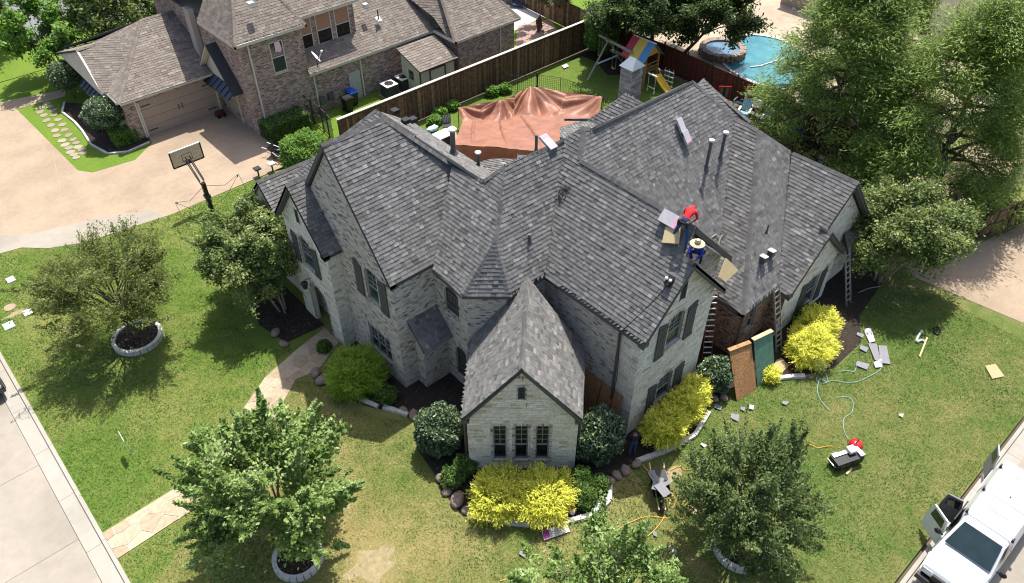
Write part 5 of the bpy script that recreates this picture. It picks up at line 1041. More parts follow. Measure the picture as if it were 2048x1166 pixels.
rope('hose_coil','small black coil at the edge of the crape myrtle shade','hose',[(*(33.46,5.99),.04),(*(33.70,5.92),.05),(*(33.59,5.69),.06),(*(33.24,5.63),.05),(*(33.22,5.79),.04),(*(33.43,5.92),.05),(*(33.65,5.82),.05)],.035,mBlack)
mHT=M('teal_hose',(.25,.42,.42),.5,.1,4); mHO=M('orange_cord',(.75,.36,.06),.5,.08,4); gz=.05
rope('air_hose','teal air hose running from the cooler across the grass to the scrap pile','hose',[(*(26.78,8.18),gz),(*(26.23,8.05),gz),(*(26.23,7.72),gz),(*(26.74,7.51),gz),(*(27.06,7.05),gz),(*(27.54,6.70),gz),(*(28.13,6.53),gz),(*(28.90,6.38),gz),(*(29.28,6.46),gz)],.013,mHT)
rope('air_hose','teal air hose winding from the cooler down towards the middle lawn','hose',[(*(26.95,8.02),gz),(*(26.49,7.61),gz),(*(26.36,7.93),gz),(*(25.73,7.69),gz),(*(25.31,7.28),gz),(*(25.09,6.77),gz),(*(25.11,6.61),gz)],.013,mHT)
rope('air_hose','teal air hose curving from the middle lawn down into the red compressor tank','hose',[(*(25.95,6.86),gz),(*(26.36,6.52),gz),(*(26.26,6.22),gz),(*(25.71,5.95),gz),(*(25.13,5.99),gz),(*(24.68,5.77),gz),(*(24.30,5.38),gz),(*(24.01,5.12),.4)],.014,mHT)
rope('air_hose','short pale teal hose lying between scrap pile and cooler','hose',[(*(27.46,7.60),gz),(*(27.81,7.36),gz),(*(27.98,7.13),gz),(*(28.34,7.23),gz)],.012,mHT)
rope('extension_cord','orange cord from behind the wheelbarrow to the lower edge of the picture','cord',[(*(16.70,10.35),gz),(*(16.65,9.90),gz),(*(17.04,9.55),gz),(*(16.49,8.92),gz),(*(16.05,8.53),gz),(*(15.45,8.17),gz),(*(14.77,8.05),gz),(*(14.08,8.09),gz),(*(13.63,8.28),gz)],.014,mHO)
rope('extension_cord','orange cord arching over the dry grass right of the wheelbarrow','cord',[(*(17.32,9.39),gz),(*(17.76,9.27),gz),(*(17.84,8.96),gz),(*(18.29,8.72),gz),(*(18.63,8.54),gz),(*(19.08,8.47),gz)],.013,mHO)
rope('extension_cord','orange cord reaching the compressor from the dark tree','cord',[(*(22.40,6.47),gz),(*(22.77,6.21),gz),(*(22.87,5.91),gz),(*(23.17,5.74),gz),(*(23.43,5.54),gz)],.013,mHO)
rope('extension_cord','thin orange cord crossing below the wheelbarrow towards the cardboard','cord',[(*(13.45,9.07),gz),(*(14.32,8.89),gz),(*(14.99,8.62),gz),(*(15.45,8.11),gz),(*(15.99,7.60),gz)],.012,mHO)
rope('extension_cord','loose loops of orange cord on the dry grass below the wheelbarrow','cord',[(*(16.57,8.85),gz),(*(16.40,8.38),gz),(*(16.05,8.20),gz),(*(16.04,8.39),gz),(*(16.67,8.60),gz),(*(16.39,8.07),gz),(*(16.48,7.94),gz),(*(16.66,8.14),gz)],.011,mHO)
rope('extension_cord','orange cord end on the grass at the bottom edge left of the bottom treetop','cord',[(*(8.91,10.51),gz),(*(9.25,10.34),gz),(*(9.70,10.01),gz),(*(10.11,9.77),gz)],.013,mHO)
# compressor
o=thing('air_compressor','black and silver portable compressor on the right lawn beside a red tank','compressor',(*(23.03,4.76),0),R(-22))
b=MB(); b.box(-.65,-.28,.12,.65,.28,.5); b.build('housing',mBlack,o); b=MB(); b.box(-.6,.1,.5,.6,.26,.56); b.build('top_rail',mAlu,o); b=MB(); b.box(.1,-.02,.56,.42,.3,.72); b.build('motor_cover',mWhite,o)
b=MB(); b.box(.45,-.25,.5,.66,.0,.62); b.box(.48,.02,.5,.64,.2,.6); b.build('gauge_panel',mAlu,o); b=MB(); b.tube([(-.7,-.2,.3),(-.85,-.2,.5),(-.85,.2,.5),(-.7,.2,.3)],.025); b.build('handle',mAlu,o)
b=MB(); b.tube([(-.55,-.2,.06),(.55,-.2,.06)],.06,8); b.tube([(-.55,.2,.06),(.55,.2,.06)],.06,8); b.build('skid',mDark,o)
for x in (-.5,-.2,.1): b=MB(); b.box(x,-.3,.2,x+.22,-.28,.44); b.build('side_panel',mDark,o)
for i in range(6): b=MB(); b.box(-.58+i*.05,.27,.4,-.56+i*.05,.31,.55); b.build('fitting',mAlu,o)
o=thing('air_tank','round red air tank standing behind the black compressor','tank',(*(23.89,4.84),0)); b=MB(); b.lathe([(.12,.06),(.27,.12),(.3,.32),(.27,.5),(.16,.6),(.04,.62)],(0,0,0),18); b.build('tank',mRed,o,smooth=True); b=MB(); b.tube([(-.12,0,.6),(-.1,0,.7),(.1,0,.7),(.12,0,.6)],.018); b.build('handle',mDark,o); b=MB(); b.lathe([(.2,0),(.22,.1)],(0,0,0),14); b.build('foot_ring',mDark,o)
# wheelbarrow
o=thing('wheelbarrow','wheelbarrow piled with grey shingle scraps beside the right bed edging','wheelbarrow',(*(16.16,9.06),0),R(47.9-90))
tr=MB(); tr.add([(-.25,-.45,.35),(.25,-.45,.35),(.25,.3,.35),(-.25,.3,.35),(-.36,-.62,.66),(.36,-.62,.66),(.36,.5,.66),(-.36,.5,.66)],[(3,2,1,0),(0,1,5,4),(1,2,6,5),(2,3,7,6),(3,0,4,7)]); tr.build('tray',mBlack,o)
for s in (-1,1): b=MB(); b.beam((s*.12,-.95,.25),(s*.3,1.0,.62),.05,.05); b.build('handle',mWood,o); b=MB(); b.beam((s*.24,.35,.4),(s*.26,.4,0),.04,.04); b.build('leg',mDark,o)
b=MB(); b.tube([(-.05,-.85,.2),(.05,-.85,.2)],.2,16); b.build('wheel',mBlack,o)
for i in range(11): 
    b=MB(); a=rnd.uniform(-.6,.6); b.obox((rnd.uniform(-.2,.2),rnd.uniform(-.5,.42),.68+i*.015),(math.cos(a)*.2,math.sin(a)*.2,rnd.uniform(-.03,.03)),(-math.sin(a)*.3,math.cos(a)*.3,rnd.uniform(-.04,.04)),(0,0,.006)); s_=b.build('shingle_scrap',mSlate if i%4 else mShing); s_.location=o.location; s_.rotation_euler=o.rotation_euler; tag(s_,'loose grey shingle scrap heaped in the wheelbarrow','scrap','shingle scraps in the wheelbarrow')
# cooler, gnome, path lights, sign
o=thing('cooler','silver cooler box tipped on the grass before the yellow shrubs','cooler',(*(27.02,8.38),0),R(20)); b=MB(); b.box(-.17,-.28,.0,.17,.28,.26); b.build('body',mAlu,o); b=MB(); b.box(-.18,-.29,.26,.18,.29,.34); b.build('lid',mWhite,o)
for s in (-1,1): b=MB(); b.box(-.1,s*.3-.01,.16,.1,s*.3+.01,.2); b.build('handle',mBlack,o)
o=thing('garden_gnome','small garden gnome in red and white beside the round shrub','gnome',(*(12.91,10.74),0)); b=MB(); b.lathe([(.12,0),(.14,.12),(.09,.25),(.03,.28)],(0,0,0),10); b.build('body',mWhite,o,smooth=True); b=MB(); b.blob((0,0,.31),.06,.06,.07,8,6,0); b.build('head',mSkin,o,smooth=True); b=MB(); b.lathe([(.08,.34),(.04,.43),(.005,.5)],(0,0,0),10); b.build('hat',mRed,o,smooth=True)
for c,l in (((12.06,23.78),'small white spotlight at the foot of the left wall near the downspout'),((12.02,21.10),'small white spotlight at the brick corner of the left wing'),((11.69,14.72),'small white spotlight left of the three windows'),((14.01,12.72),'small white spotlight right of the three windows'),((19.83,11.84),'small white spotlight under the stone gable window'),((29.83,11.01),'small white spotlight under the far right window')):
    o=thing('spotlight',l,'light',(*c,0)); b=MB(); b.tube([(0,0,0),(0,0,.18)],.02); b.build('stake',mDark,o); b=MB(); b.lathe([(.04,.16),(.07,.26),(.07,.28),(.01,.29)],(0,0,0),10); b.build('head',mWhite,o)
o=thing('yard_sign','yard sign on a thin white pole seen edge on, on the left lawn','sign',(*(1.09,25.22),0)); b=MB(); b.tube([(0,0,0),(0,0,1.25)],.012); b.build('pole',mWhite,o); b=MB(); b.obox((0,-.0,1.0),(.012,-.0,0),(0,.34,0),(0,0,.24)) if False else b.obox((.0,.0,.98),(.33*0.043,.33*0.999,0),(0.0080,-0.0003,0),(0,0,.24)); b.build('panel',M('sign_panel',(.65,.66,.66),.5,.05,3),o)
# ================================================================ VAN
van=thing('white_van','white cargo van with its side doors open, parked at the right kerb','van',(20.35,-.55,-.13)); mVan=M('white_car_paint',(.68,.69,.70),.22,.02,2,spec=.6)
def loft(secs): # each section: x, list of (y,z) half profile, mirrored
    b=MB(); vs=[]; n=None
    for x,pr in secs: full=[(x,y,z) for y,z in pr]+[(x,-y,z) for y,z in reversed(pr)]; n=len(full); vs+=full
    fs=[(i*n+j,i*n+(j+1)%n,(i+1)*n+(j+1)%n,(i+1)*n+j) for i in range(len(secs)-1) for j in range(n)]+[tuple(range(n-1,-1,-1)),tuple(range((len(secs)-1)*n,len(secs)*n))]
    return b.add(vs,fs)
sec=lambda x,w,zb,zt,s: (x,[(w*.93,zb),(w,zb+.25),(w,zt*.58),(w*.97,zt*.6),(w*s,zt-.08),(w*s*.9,zt-.015),(w*.3,zt)])
body=loft([sec(.08,.86,.4,.8,.98),sec(.2,.95,.35,.98,.96),sec(.9,1.0,.3,1.14,.95),sec(1.35,1.0,.3,1.22,.93),sec(2.15,1.0,.3,1.95,.78),sec(2.6,1.0,.3,2.06,.8),sec(4.5,1.0,.3,2.1,.81),sec(5.85,1.0,.35,2.07,.81),sec(6.0,.97,.45,1.95,.8)])
body.build('body',mVan,van,smooth=False)
g=MB(); g.add([(1.36,.82,1.26),(1.36,-.82,1.26),(2.12,-.68,1.93),(2.12,.68,1.93)],[(0,1,2,3)]); 
o=g.build('windshield',M('windshield_glass',(.02,.035,.035),.04,.3,2,spec=.9),van,loc=(-.035,0,.035))
for t in (.3,-.45): b=MB(); b.beam((1.36,t,1.30),(1.66,t+.32,1.56),.02,.02); b.build('wiper',mBlack,van)
for s in (1,-1):
    b=MB(); b.add([(1.7,s*.985,1.25),(2.55,s*.985,1.25),(2.5,s*.86,1.85),(2.15,s*.84,1.85)],[(0,1,2,3)]); b.build('side_window',mGlass,van,loc=(0,s*.012,0))
    b=MB(); b.blob((1.55,s*1.18,1.3),.09,.14,.12,8,6,.02); b.beam((1.6,s*.98,1.2),(1.58,s*1.1,1.25),.05,.04); b.build('wing_mirror',mBlack,van,smooth=True)
    b=MB(); b.obox((.16,s*.72,.78),(.05,0,0),(0,.16,0),(0,0,.1)); b.build('headlight',M('headlight_glass',(.5,.5,.5),.1,.1,3),van)
    for x in (1.15,4.85): b=MB(); b.tube([(x,s*.78,.35),(x,s*1.01,.35)],.36,20); w=b.build('wheel',mBlack,van); b=MB(); b.tube([(x,s*1.0,.35),(x,s*1.02,.35)],.2,14); b.build('rim',mAlu,w)
b=MB(); b.obox((.07,0,.72),(.05,0,0),(0,.5,0),(0,0,.16)); b.build('grille',mBlack,van); b=MB(); b.obox((.02,0,.42),(.08,0,0),(0,.95,0),(0,0,.12)); b.build('bumper',mDark,van)
for x in (2.5,3.9,5.4):
    b=MB(); b.tube([(x,.84,2.02),(x,.8,2.17),(x,0,2.2),(x,-.8,2.17),(x,-.84,2.02)],.022); r_=b.build('roof_rack_bar',mAlu,van)
    for s in (1,-1): b=MB(); b.box(x-.06,s*.82-.04,2.0,x+.06,s*.82+.04,2.16); b.build('rack_foot',mDark,r_)
b=MB(); b.tube([(4.2,0,2.12),(4.2,0,2.16)],.03); b.build('antenna',mDark,van)
def vdoor(hx,ang,L,zb,zt,win,inner,label):
    o=MB(); a=R(ang); d=Vector((math.cos(a),math.sin(a),0)); h=Vector((hx,1.0,0)); n=Vector((-d.y,d.x,0)); lean=Vector((0,-.1,0))
    P_=[h+Vector((0,0,zb)),h+d*L+Vector((0,0,zb)),h+d*L+Vector((0,0,zb+.85)),h+d*(L*.92)+Vector((0,0,zt)),h+d*.1+Vector((0,0,zt)),h+Vector((0,0,zb+.9))]
    o.extr(P_,n*.06); q=o.build('door',inner,van); g=MB(); k=-1; w=[h+d*L*.15+Vector((0,0,zb+.85)),h+d*L*.85+Vector((0,0,zb+.85)),h+d*L*.8+Vector((0,0,zt-.12)),h+d*L*.2+Vector((0,0,zt-.12))]
    g.extr([v-n*.005 for v in w],n*.07); g.build('door_window',mGlass,q); g=MB(); g.extr([h+d*L*.12+Vector((0,0,zb+.15))-n*.012,h+d*L*.85+Vector((0,0,zb+.15))-n*.012,h+d*L*.85+Vector((0,0,zb+.7))-n*.012,h+d*L*.12+Vector((0,0,zb+.7))-n*.012],n*.01); g.build('door_trim_panel',mBlack,q)
vdoor(1.75,60,.92,.4,1.8,1,mVan,''); vdoor(3.1,100,.7,.4,1.8,1,M('grey_liner',(.16,.16,.17),.6),'')
vdoor(5.95,25,.75,.45,1.9,1,M('grey_liner_rear',(.3,.3,.31),.6),'')
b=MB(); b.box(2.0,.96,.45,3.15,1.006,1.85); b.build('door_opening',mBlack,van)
mSeam=M('panel_gap',(.12,.12,.125),.6)
for s in (1,-1):
    for x in (2.75,4.3):
        if s==1 and x<3: continue
        b=MB(); b.beam((x,s*1.001,.5),(x,s*.975,1.25),.012,.012); b.beam((x,s*.975,1.25),(x,s*.84,1.95),.012,.012); b.build('door_seam',mSeam,van)
    b=MB(); b.beam((1.25,s*.93,1.16),(.3,s*.82,.99),.014,.014); b.build('bonnet_seam',mSeam,van)
    b=MB(); b.beam((3.1,s*.985,1.1),(3.28,s*.985,1.1),.03,.03); b.build('door_handle',mBlack,van)
for x in (2.3,3.2,4.6,5.3): b=MB(); b.beam((x,-.7,2.098+.01*(x>4)),(x,.7,2.098+.01*(x>4)),.02,.02); b.build('roof_rib',mVan,van)
b=MB(); b.box(1.75,-.6,1.2,2.0,.7,1.24); b.build('dashboard',mDark,van)
# dark car at the left edge
car=thing('parked_car','dark car cut off by the left picture edge on the street','car',(-3.5,32.05,-.13)); mCar=M('black_car_paint',(.012,.012,.014),.2,.05,2,spec=.7)
b=MB(); pr=[(.05,.35),(.0,.7),(.35,.92),(1.1,1.0),(1.9,1.45),(3.3,1.45),(4.0,1.0),(4.7,.9),(4.75,.4)]
b.extr([(0,x,z) for x,z in pr],(1.8,0,0)); 
cb=b.build('body',mCar,car); m=cb.modifiers.new('bevel','BEVEL'); m.width=.09; m.segments=3
for x in (-.02,1.62):
    for y in (.95,3.8): b=MB(); b.tube([(x,y,.33),(x+.2,y,.33)],.33,18); b.build('wheel',mBlack,car)
b=MB(); b.add([(.2,1.13,1.04),(1.6,1.13,1.04),(1.5,1.86,1.44),(.3,1.86,1.44)],[(0,1,2,3)]); b.build('windscreen',mGlass,car,loc=(0,-.02,.02))
b=MB(); b.obox((1.5,.12,.78),(.2,0,0),(0,.08,0),(0,0,.06)); b.build('headlight',mWhite,car)
# ================================================================ BASKETBALL HOOP AND REBOUND NET
bh=thing('basketball_hoop','tall glass basketball hoop with padded black pole at the driveway edge','basketball hoop',(11.45,38.85,0)); 
b=MB(); b.box(-.11,-.11,0,.11,.11,2.1); b.build('pole_pad',mBlack,bh)
top=[(10.59,39.48,3.95),(12.18,39.50,3.95)]; bc=(Vector(top[0])+Vector(top[1]))/2-Vector((11.45,38.85,0)); dx=Vector((1,0,0)); fy=Vector((0,1,0))
bc=Vector((-.05,1.15,3.4))
for s in (-.12,.12):
    for z0,z1 in ((2.0,2.95),(2.25,3.35)): b=MB(); b.beam((s,0,z0),(bc.x+s,bc.y-.05,z1),.05,.05); b.build('arm',mDark,bh)
gl=M('backboard_glass',(.35,.36,.33),.08,.05,2,spec=.6); gp=gl.node_tree.nodes['Principled BSDF']; gp.inputs['Transmission Weight'].default_value=.75; gp.inputs['IOR'].default_value=1.1
b=MB(); b.obox(bc,(.88,0,0),(0,.01,0),(0,0,.5)); b.build('backboard',gl,bh)
for a_,c_,m_ in (((-.9,.5),(.9,.5),mWhite),((-.9,-.5),(.9,-.5),mBlack),((-.9,-.5),(-.9,.5),mBlack),((.9,-.5),(.9,.5),mBlack)): b=MB(); b.beam(bc+Vector((a_[0],0,a_[1])),bc+Vector((c_[0],0,c_[1])),.06,.07,up=(0,1,0)); b.build('frame_bar',m_,bh)
for a_,c_ in (((-.28,-.3),(.28,-.3)),((-.28,.12),(.28,.12)),((-.28,-.3),(-.28,.12)),((.28,-.3),(.28,.12))): b=MB(); b.beam(bc+Vector((a_[0],.012,a_[1])),bc+Vector((c_[0],.012,c_[1])),.03,.01,up=(0,1,0)); b.build('target_line',mWhite if False else mDark,bh)
b=MB(); b.tube([bc+Vector((.23*math.cos(6.283*i/20),.38+.23*math.sin(6.283*i/20),-.38)) for i in range(21)],.014,6,cap=False); b.build('rim',mOrange,bh)
b=MB(); 
for i in range(10): a=6.283*i/10; b.tube([bc+Vector((.23*math.cos(a),.38+.23*math.sin(a),-.38)),bc+Vector((.12*math.cos(a+.5),.38+.12*math.sin(a+.5),-.8))],.006,3)
b.build('net',mWhite,bh,kind='stuff'); b=MB(); b.obox(bc+Vector((0,.06,-.42)),(.12,0,0),(0,.1,0),(0,0,.07)); b.build('rim_mount',mBlack,bh)
b=MB(); b.box(-.16,-.16,1.1,.16,.16,1.3); b.tube([(.13,0,1.2),(.2,-.1,1.0),(.13,0,.7)],.02); b.build('crank',mDark,bh)
rn=thing('rebound_net','rebound net arms with thin black cords spread around the hoop pole','net',(11.45,38.85,0)); L_=Vector((9.69,39.01,1.50))-Vector((11.45,38.85,0)); R_=Vector((13.70,39.24,1.50))-Vector((11.45,38.85,0))
for q in (L_,R_):
    b=MB(); b.tube([(0,0,1.9),(q*.55+Vector((0,0,.45))),q],.014,5); b.build('cord',mDark,rn); b=MB(); b.tube([(0,0,.3),(q*.5-Vector((0,0,.2))),q],.012,5); b.build('cord',mDark,rn); b=MB(); b.tube([q,(q.x*1.0,q.y-.9,.05)],.012,5); b.build('cord',mDark,rn)
    b=MB(); b.add([q,q-q.normalized()*.16+Vector((0,0,.04)),q-q.normalized()*.14-Vector((0,0,.12))],[(0,1,2)]); b.add([q,q-q.normalized()*.14-Vector((0,0,.12)),q-q.normalized()*.16+Vector((0,.02,.04))],[(0,1,2)]); b.build('corner_pad',mBlack,rn)
for c,l in (((15.35,40.49),'small dark patio heater top at the driveway edge behind the roof'),((16.28,40.40),'dark outdoor lamp with white square top behind the roof ridge')):
    o=thing('garden_light',l,'lamp',(*c,0)); b=MB(); b.tube([(0,0,0),(0,0,.5)],.05); b.build('post',mDark,o); b=MB(); b.box(-.2,-.2,.5,.2,.2,.6); b.build('top',mCapL if 'white' in l else mDark,o)
# ================================================================ NEIGHBOUR YARD
def ac(c,l):
    o=thing('ac_unit',l,'air conditioner',(*c,0)); b=MB(); b.box(-.45,-.45,.08,.45,.45,.95); b.build('cabinet',mDark,o)
    for i in range(10):
        z=.15+i*.08
        b=MB(); b.box(-.47,-.47,z,.47,.47,z+.03); b.build('louvre',M('ac_louvre',(.12,.12,.11),.5) if i==0 and False else mPipe,o)
    b=MB(); b.box(-.48,-.48,.95,.48,.48,1.0); b.build('top_plate',mWhite,o); b=MB(); b.lathe([(.33,1.0),(.33,1.03),(.04,1.05)],(0,0,0),18); b.build('fan_grille',mBlack,o); b=MB(); b.box(-.6,-.6,0,.6,.6,.08); b.build('pad',mConc,o)
ac((27.4,43.4),'air conditioner unit nearer the side door of the neighbour house'); ac((28.8,43.6),'air conditioner unit nearer the garden shed')
def bin_(c,l,lid):
    o=thing('wheeled_bin',l,'trash bin',(*c,0)); b=MB(); b.add([(-.22,-.25,.05),(.22,-.25,.05),(.22,.25,.05),(-.22,.25,.05),(-.3,-.34,1.0),(.3,-.34,1.0),(.3,.36,1.0),(-.3,.36,1.0)],[(3,2,1,0),(4,5,6,7),(0,1,5,4),(1,2,6,5),(2,3,7,6),(3,0,4,7)]); b.build('body',mBlack,o); b=MB(); b.box(-.33,-.38,1.0,.33,.4,1.08); b.box(-.25,-.3,1.08,.25,.3,1.12); b.build('lid',lid,o)
    for s in (-1,1): b=MB(); b.tube([(s*.2,.32,.12),(s*.27,.32,.12)],.12,10); b.build('wheel',mDark,o)
bin_((24.0,43.6),'black wheeled trash bin, shorter one beside the blue lidded bin',mBlack); bin_((24.75,44.15),'black wheeled bin with bright blue lid by the side door',M('blue_lid',(.02,.09,.45),.4,.05,3))
for c,l in (((22.6,44.55,.9),'grey electric box left of the downspout on the neighbour wall'),((23.3,44.55,1.0),'grey electric box right of the downspout on the neighbour wall')):
    b=MB(); b.box(-.2,-.1,-.25,.2,.08,.3); b.box(-.17,-.12,-.2,.17,-.1,.25); o=b.build('electric_box',mPipe,loc=c); tag(o,l,'electric box')
sh=thing('garden_shed','beige garden shed with tan roof and dark trim behind the cedar fence','shed',(28.9,41.6,0)); mBei=M('beige_siding',(.50,.47,.36),.8,.04,3,.1); mTr=M('dark_brown_trim',(.07,.06,.045),.6)
b=MB(); b.extr([(0,0,0),(0,2.2,0),(0,2.2,2.75),(0,0,2.1)],(3.1,0,0)); b.build('wall',mBei,sh)
rp=[(-.15,-.25,2.08),(3.25,-.25,2.08),(3.25,2.45,2.9),(-.15,2.45,2.9)]; b=MB(); b.extr(rp,(0,0,.06)); ro=b.build('roof',mRoofBase,sh); tt=[]; tabs([(x,y,z+.07) for x,y,z in rp],out=tt,e=.24,wr=(.3,.45,.6)); pieces(tt,TF,ro,'shingle',mNRf,'shingle_field',200,world=False)
for x in (0,3.1): b=MB(); b.box(x-.04,-.04,0,x+.04,.04,2.08); b.build('corner_trim',mTr,sh)
b=MB(); b.box(.85,-.03,.05,2.2,.0,1.9); d=b.build('door',mBei,sh)
for a_,c_ in (((.85,.05),(.85,1.9)),((2.2,.05),(2.2,1.9)),((.85,1.9),(2.2,1.9)),((.85,.1),(2.2,.1))): b=MB(); b.beam((a_[0],-.05,a_[1]),(c_[0],-.05,c_[1]),.09,.04,up=(0,1,0)); b.build('door_trim',mTr,d)
b=MB(); b.box(-.03,.8,1.1,.0,1.35,1.75); w=b.build('window',mTr,sh); b=MB(); b.box(-.04,.86,1.16,-.03,1.05,1.69); b.box(-.04,1.1,1.16,-.03,1.29,1.69); b.build('pane',mGlassG,w)
# things on the shaded driveway
o=thing('wheelbarrow','empty black wheelbarrow parked by the neighbour hedge','wheelbarrow',(17.5,41.7,0),R(30)); b=MB(); b.add([(-.3,-.5,.35),(.3,-.5,.35),(.3,.4,.35),(-.3,.4,.35),(-.42,-.75,.7),(.42,-.75,.7),(.42,.6,.7),(-.42,.6,.7)],[(3,2,1,0),(0,1,5,4),(1,2,6,5),(2,3,7,6),(3,0,4,7)]); b.build('tray',mBlack,o)
for s in (-1,1): b=MB(); b.beam((s*.15,-.9,.3),(s*.32,1.0,.6),.05,.05); b.build('handle',mAlu,o); b=MB(); b.beam((s*.25,.4,.4),(s*.25,.45,0),.04,.04); b.build('leg',mDark,o)
b=MB(); b.tube([(-.05,-.9,.2),(.05,-.9,.2)],.2,16); b.build('wheel',mBlack,o)
o=thing('traffic_cone','orange traffic cone between wheelbarrow and bright bush','cone',(18.0,41.3,0)); b=MB(); b.lathe([(.16,.03),(.03,.72)],(0,0,0),14); b.build('cone',mOrange,o,smooth=True); b=MB(); b.box(-.2,-.2,0,.2,.2,.03); b.build('base',mOrange,o)
o=thing('dog_crate','low wire and wood cage on the driveway in front of the orange cone','cage',(17.0,40.9,0),R(0)); 
for z in (.03,.5):
    for p,q in (((0,0),(1.5,0)),((1.5,0),(1.5,.7)),((1.5,.7),(0,.7)),((0,.7),(0,0))): b=MB(); b.beam((*p,z),(*q,z),.05,.05); b.build('frame_bar',mFib if z<.1 else mAlu,o)
for p in ((0,0),(.75,0),(1.5,0),(1.5,.7),(0,.7)): b=MB(); b.beam((*p,0),(*p,.5),.04,.04); b.build('post',mDark,o)
o=thing('plastic_bag','crumpled white and blue bag inside the low cage','bag',(17.9,41.2,0)); b=MB(); b.blob((0,0,.12),.3,.18,.12,9,6,.3); b.build('bag',mPk,o)
o=thing('toy_wagon','dark toy car in the shade at the brick corner of the garage','toy',(17.0,48.9,0)); b=MB(); b.box(-.3,-.2,.15,.3,.2,.4); b.build('body',M('maroon',(.10,.02,.02),.5),o)
for x in (-.2,.2):
    for y in (-.2,.2): b=MB(); b.tube([(x,y-.03,.12),(x,y+.03,.12)],.12,10); b.build('wheel',mBlack,o)
# ================================================================ TARP
fr=[Vector((24.77,32.69,1.90)),Vector((26.43,30.77,1.95)),Vector((27.87,28.75,2.00)),Vector((29.37,27.70,2.00)),Vector((32.82,27.40,2.00))]
md=[Vector((27.91,35.76,1.00)),Vector((30.26,34.67,0.60)),Vector((31.62,34.42,0.60)),Vector((32.96,33.12,0.60)),Vector((34.68,29.90,1.00))]
bkk=[Vector((28.44,36.85,1.35)),Vector((30.05,36.47,1.25)),Vector((31.27,35.64,1.40)),Vector((32.67,35.82,1.20)),Vector((33.93,35.66,1.50)),Vector((35.16,34.42,1.25)),Vector((36.11,32.91,1.20)),Vector((36.57,31.25,1.50))]
def ev(l,s): x=s*(len(l)-1); i=min(int(x),len(l)-2); return l[i].lerp(l[i+1],x-i)
NSx,NT_=150,80; vs=[]; pk=[0,2/7,4/7,1.]
for j in range(NT_+1):
    t=j/NT_
    for i in range(NSx+1):
        s=i/NSx; a=ev(fr,s);m=ev(md,s);c=ev(bkk,s)
        if t<.5: p=a.lerp(m,t*2); amp=.012+.03*t
        else: p=m.lerp(c,(t-.5)*2); amp=.16*math.sin(math.pi*(t-.5)*2)**.6+.02; p.z-=.4*math.sin(math.pi*(t-.5)*2)*(1-.9*max(math.exp(-((s-q)/.06)**2) for q in pk))
        q=min(pk,key=lambda q:abs(q-s)); ang=math.atan2(s-q,1.02-t)
        p.z+=amp*(math.sin(ang*22+q*9)*.45+math.sin(ang*9+s*13)*.9+math.sin(s*37+t*9)*.25)+.02*math.sin(s*29+t*14)+.01*math.sin(t*40+s*7)
        if t<.5: p.z+=.16*max(0,1-abs(((s*4.3+t*.9*math.sin(s*5))%1)-.5)*16)*min(1,t*5)
        p.z=max(p.z,.08); vs.append(tuple(p))
fs=[(j*(NSx+1)+i,j*(NSx+1)+i+1,(j+1)*(NSx+1)+i+1,(j+1)*(NSx+1)+i) for j in range(NT_) for i in range(NSx)]
tp=thing('brown_tarp','big red brown tarp draped over posts in the back yard behind the house','tarp',(30,33,0)); mTarp=M('tarp_fabric',(.26,.115,.072),.5,.25,1.2,.9,3.5,spec=.35)
b=MB(); b.add(vs,fs,.5); b.build('sheet',mTarp,tp,world=True,smooth=True)
b=MB(); n=60; vs=[]
for k in range(4):
    for i in range(n+1): s=i/n*.62; p=ev(fr,s).copy(); p.z*=1-k/3; d_=Vector((.6,.65,0)).normalized(); p+=d_*(.12*k+.05*math.sin(i*.9+k)); vs.append(tuple(p))
b.add(vs,[(k*(n+1)+i+1,k*(n+1)+i,(k+1)*(n+1)+i,(k+1)*(n+1)+i+1) for k in range(3) for i in range(n)]); b.build('hanging_edge',mTarp,tp,world=True,smooth=True)
for q in (bkk[0],bkk[2],bkk[4],bkk[7]): b=MB(); b.tube([(q.x,q.y,0),(q.x,q.y,q.z-.05)],.03); b.build('post',mDark,tp,world=True)
sheet('patio',[(25.86,36.72),(28.18,37.23),(26.5,33.8),(31,29),(28,24),(21,24),(20,30)],.012,mConc)
sheet('patio_extension',[(30,29.5),(36,30.5),(35,24),(28,24)],.010,M('dark_patio',(.18,.14,.11),.9))
o=thing('patio_chair','black wrought iron patio chair with pale cushion by the tarp','chair',(*(27.44,36.84),0),R(-30)); 
for x,y in ((-.25,-.25),(.25,-.25),(-.25,.25),(.25,.25)): b=MB(); b.tube([(x,y,0),(x,y,.45)],.02); b.build('leg',mDark,o)
b=MB(); b.box(-.28,-.28,.43,.28,.28,.47); b.build('seat',mDark,o)
for i in range(5): x=-.22+i*.11; b=MB(); b.tube([(x,.27,.45),(x+.03,.32,.7),(x,.36,1.0)],.016,5); b.build('back_scroll',mBlack,o)
b=MB(); b.tube([(-.28,.25,.45),(-.28,.37,1.02),(.28,.37,1.02),(.28,.25,.45)],.025); b.build('back_frame',mBlack,o); b=MB(); b.obox((0,.36,.72),(.25,0,0),(0,.03,.28),(0,.015,0)); b.build('cushion',mWhite,o)
o=thing('patio_table','white topped patio table between roof edge and iron chair','table',(*(26.01,35.74),0),R(0)); b=MB(); b.box(-.8,-.45,.7,.8,.45,.76); b.build('table_top',mWhite,o); b=MB(); b.box(-.7,-.38,.1,.7,.38,.68); b.build('base',mBlack,o)
o=thing('pool_float','folded blue and white pool float left of the patio table','pool float',(*(26.69,37.52),0)); b=MB(); b.blob((0,0,.2),.5,.3,.18,10,6,.2); b.build('float',M('float_blue',(.12,.45,.62),.4,.5,3,col2=(.7,.75,.78)),o,smooth=True)
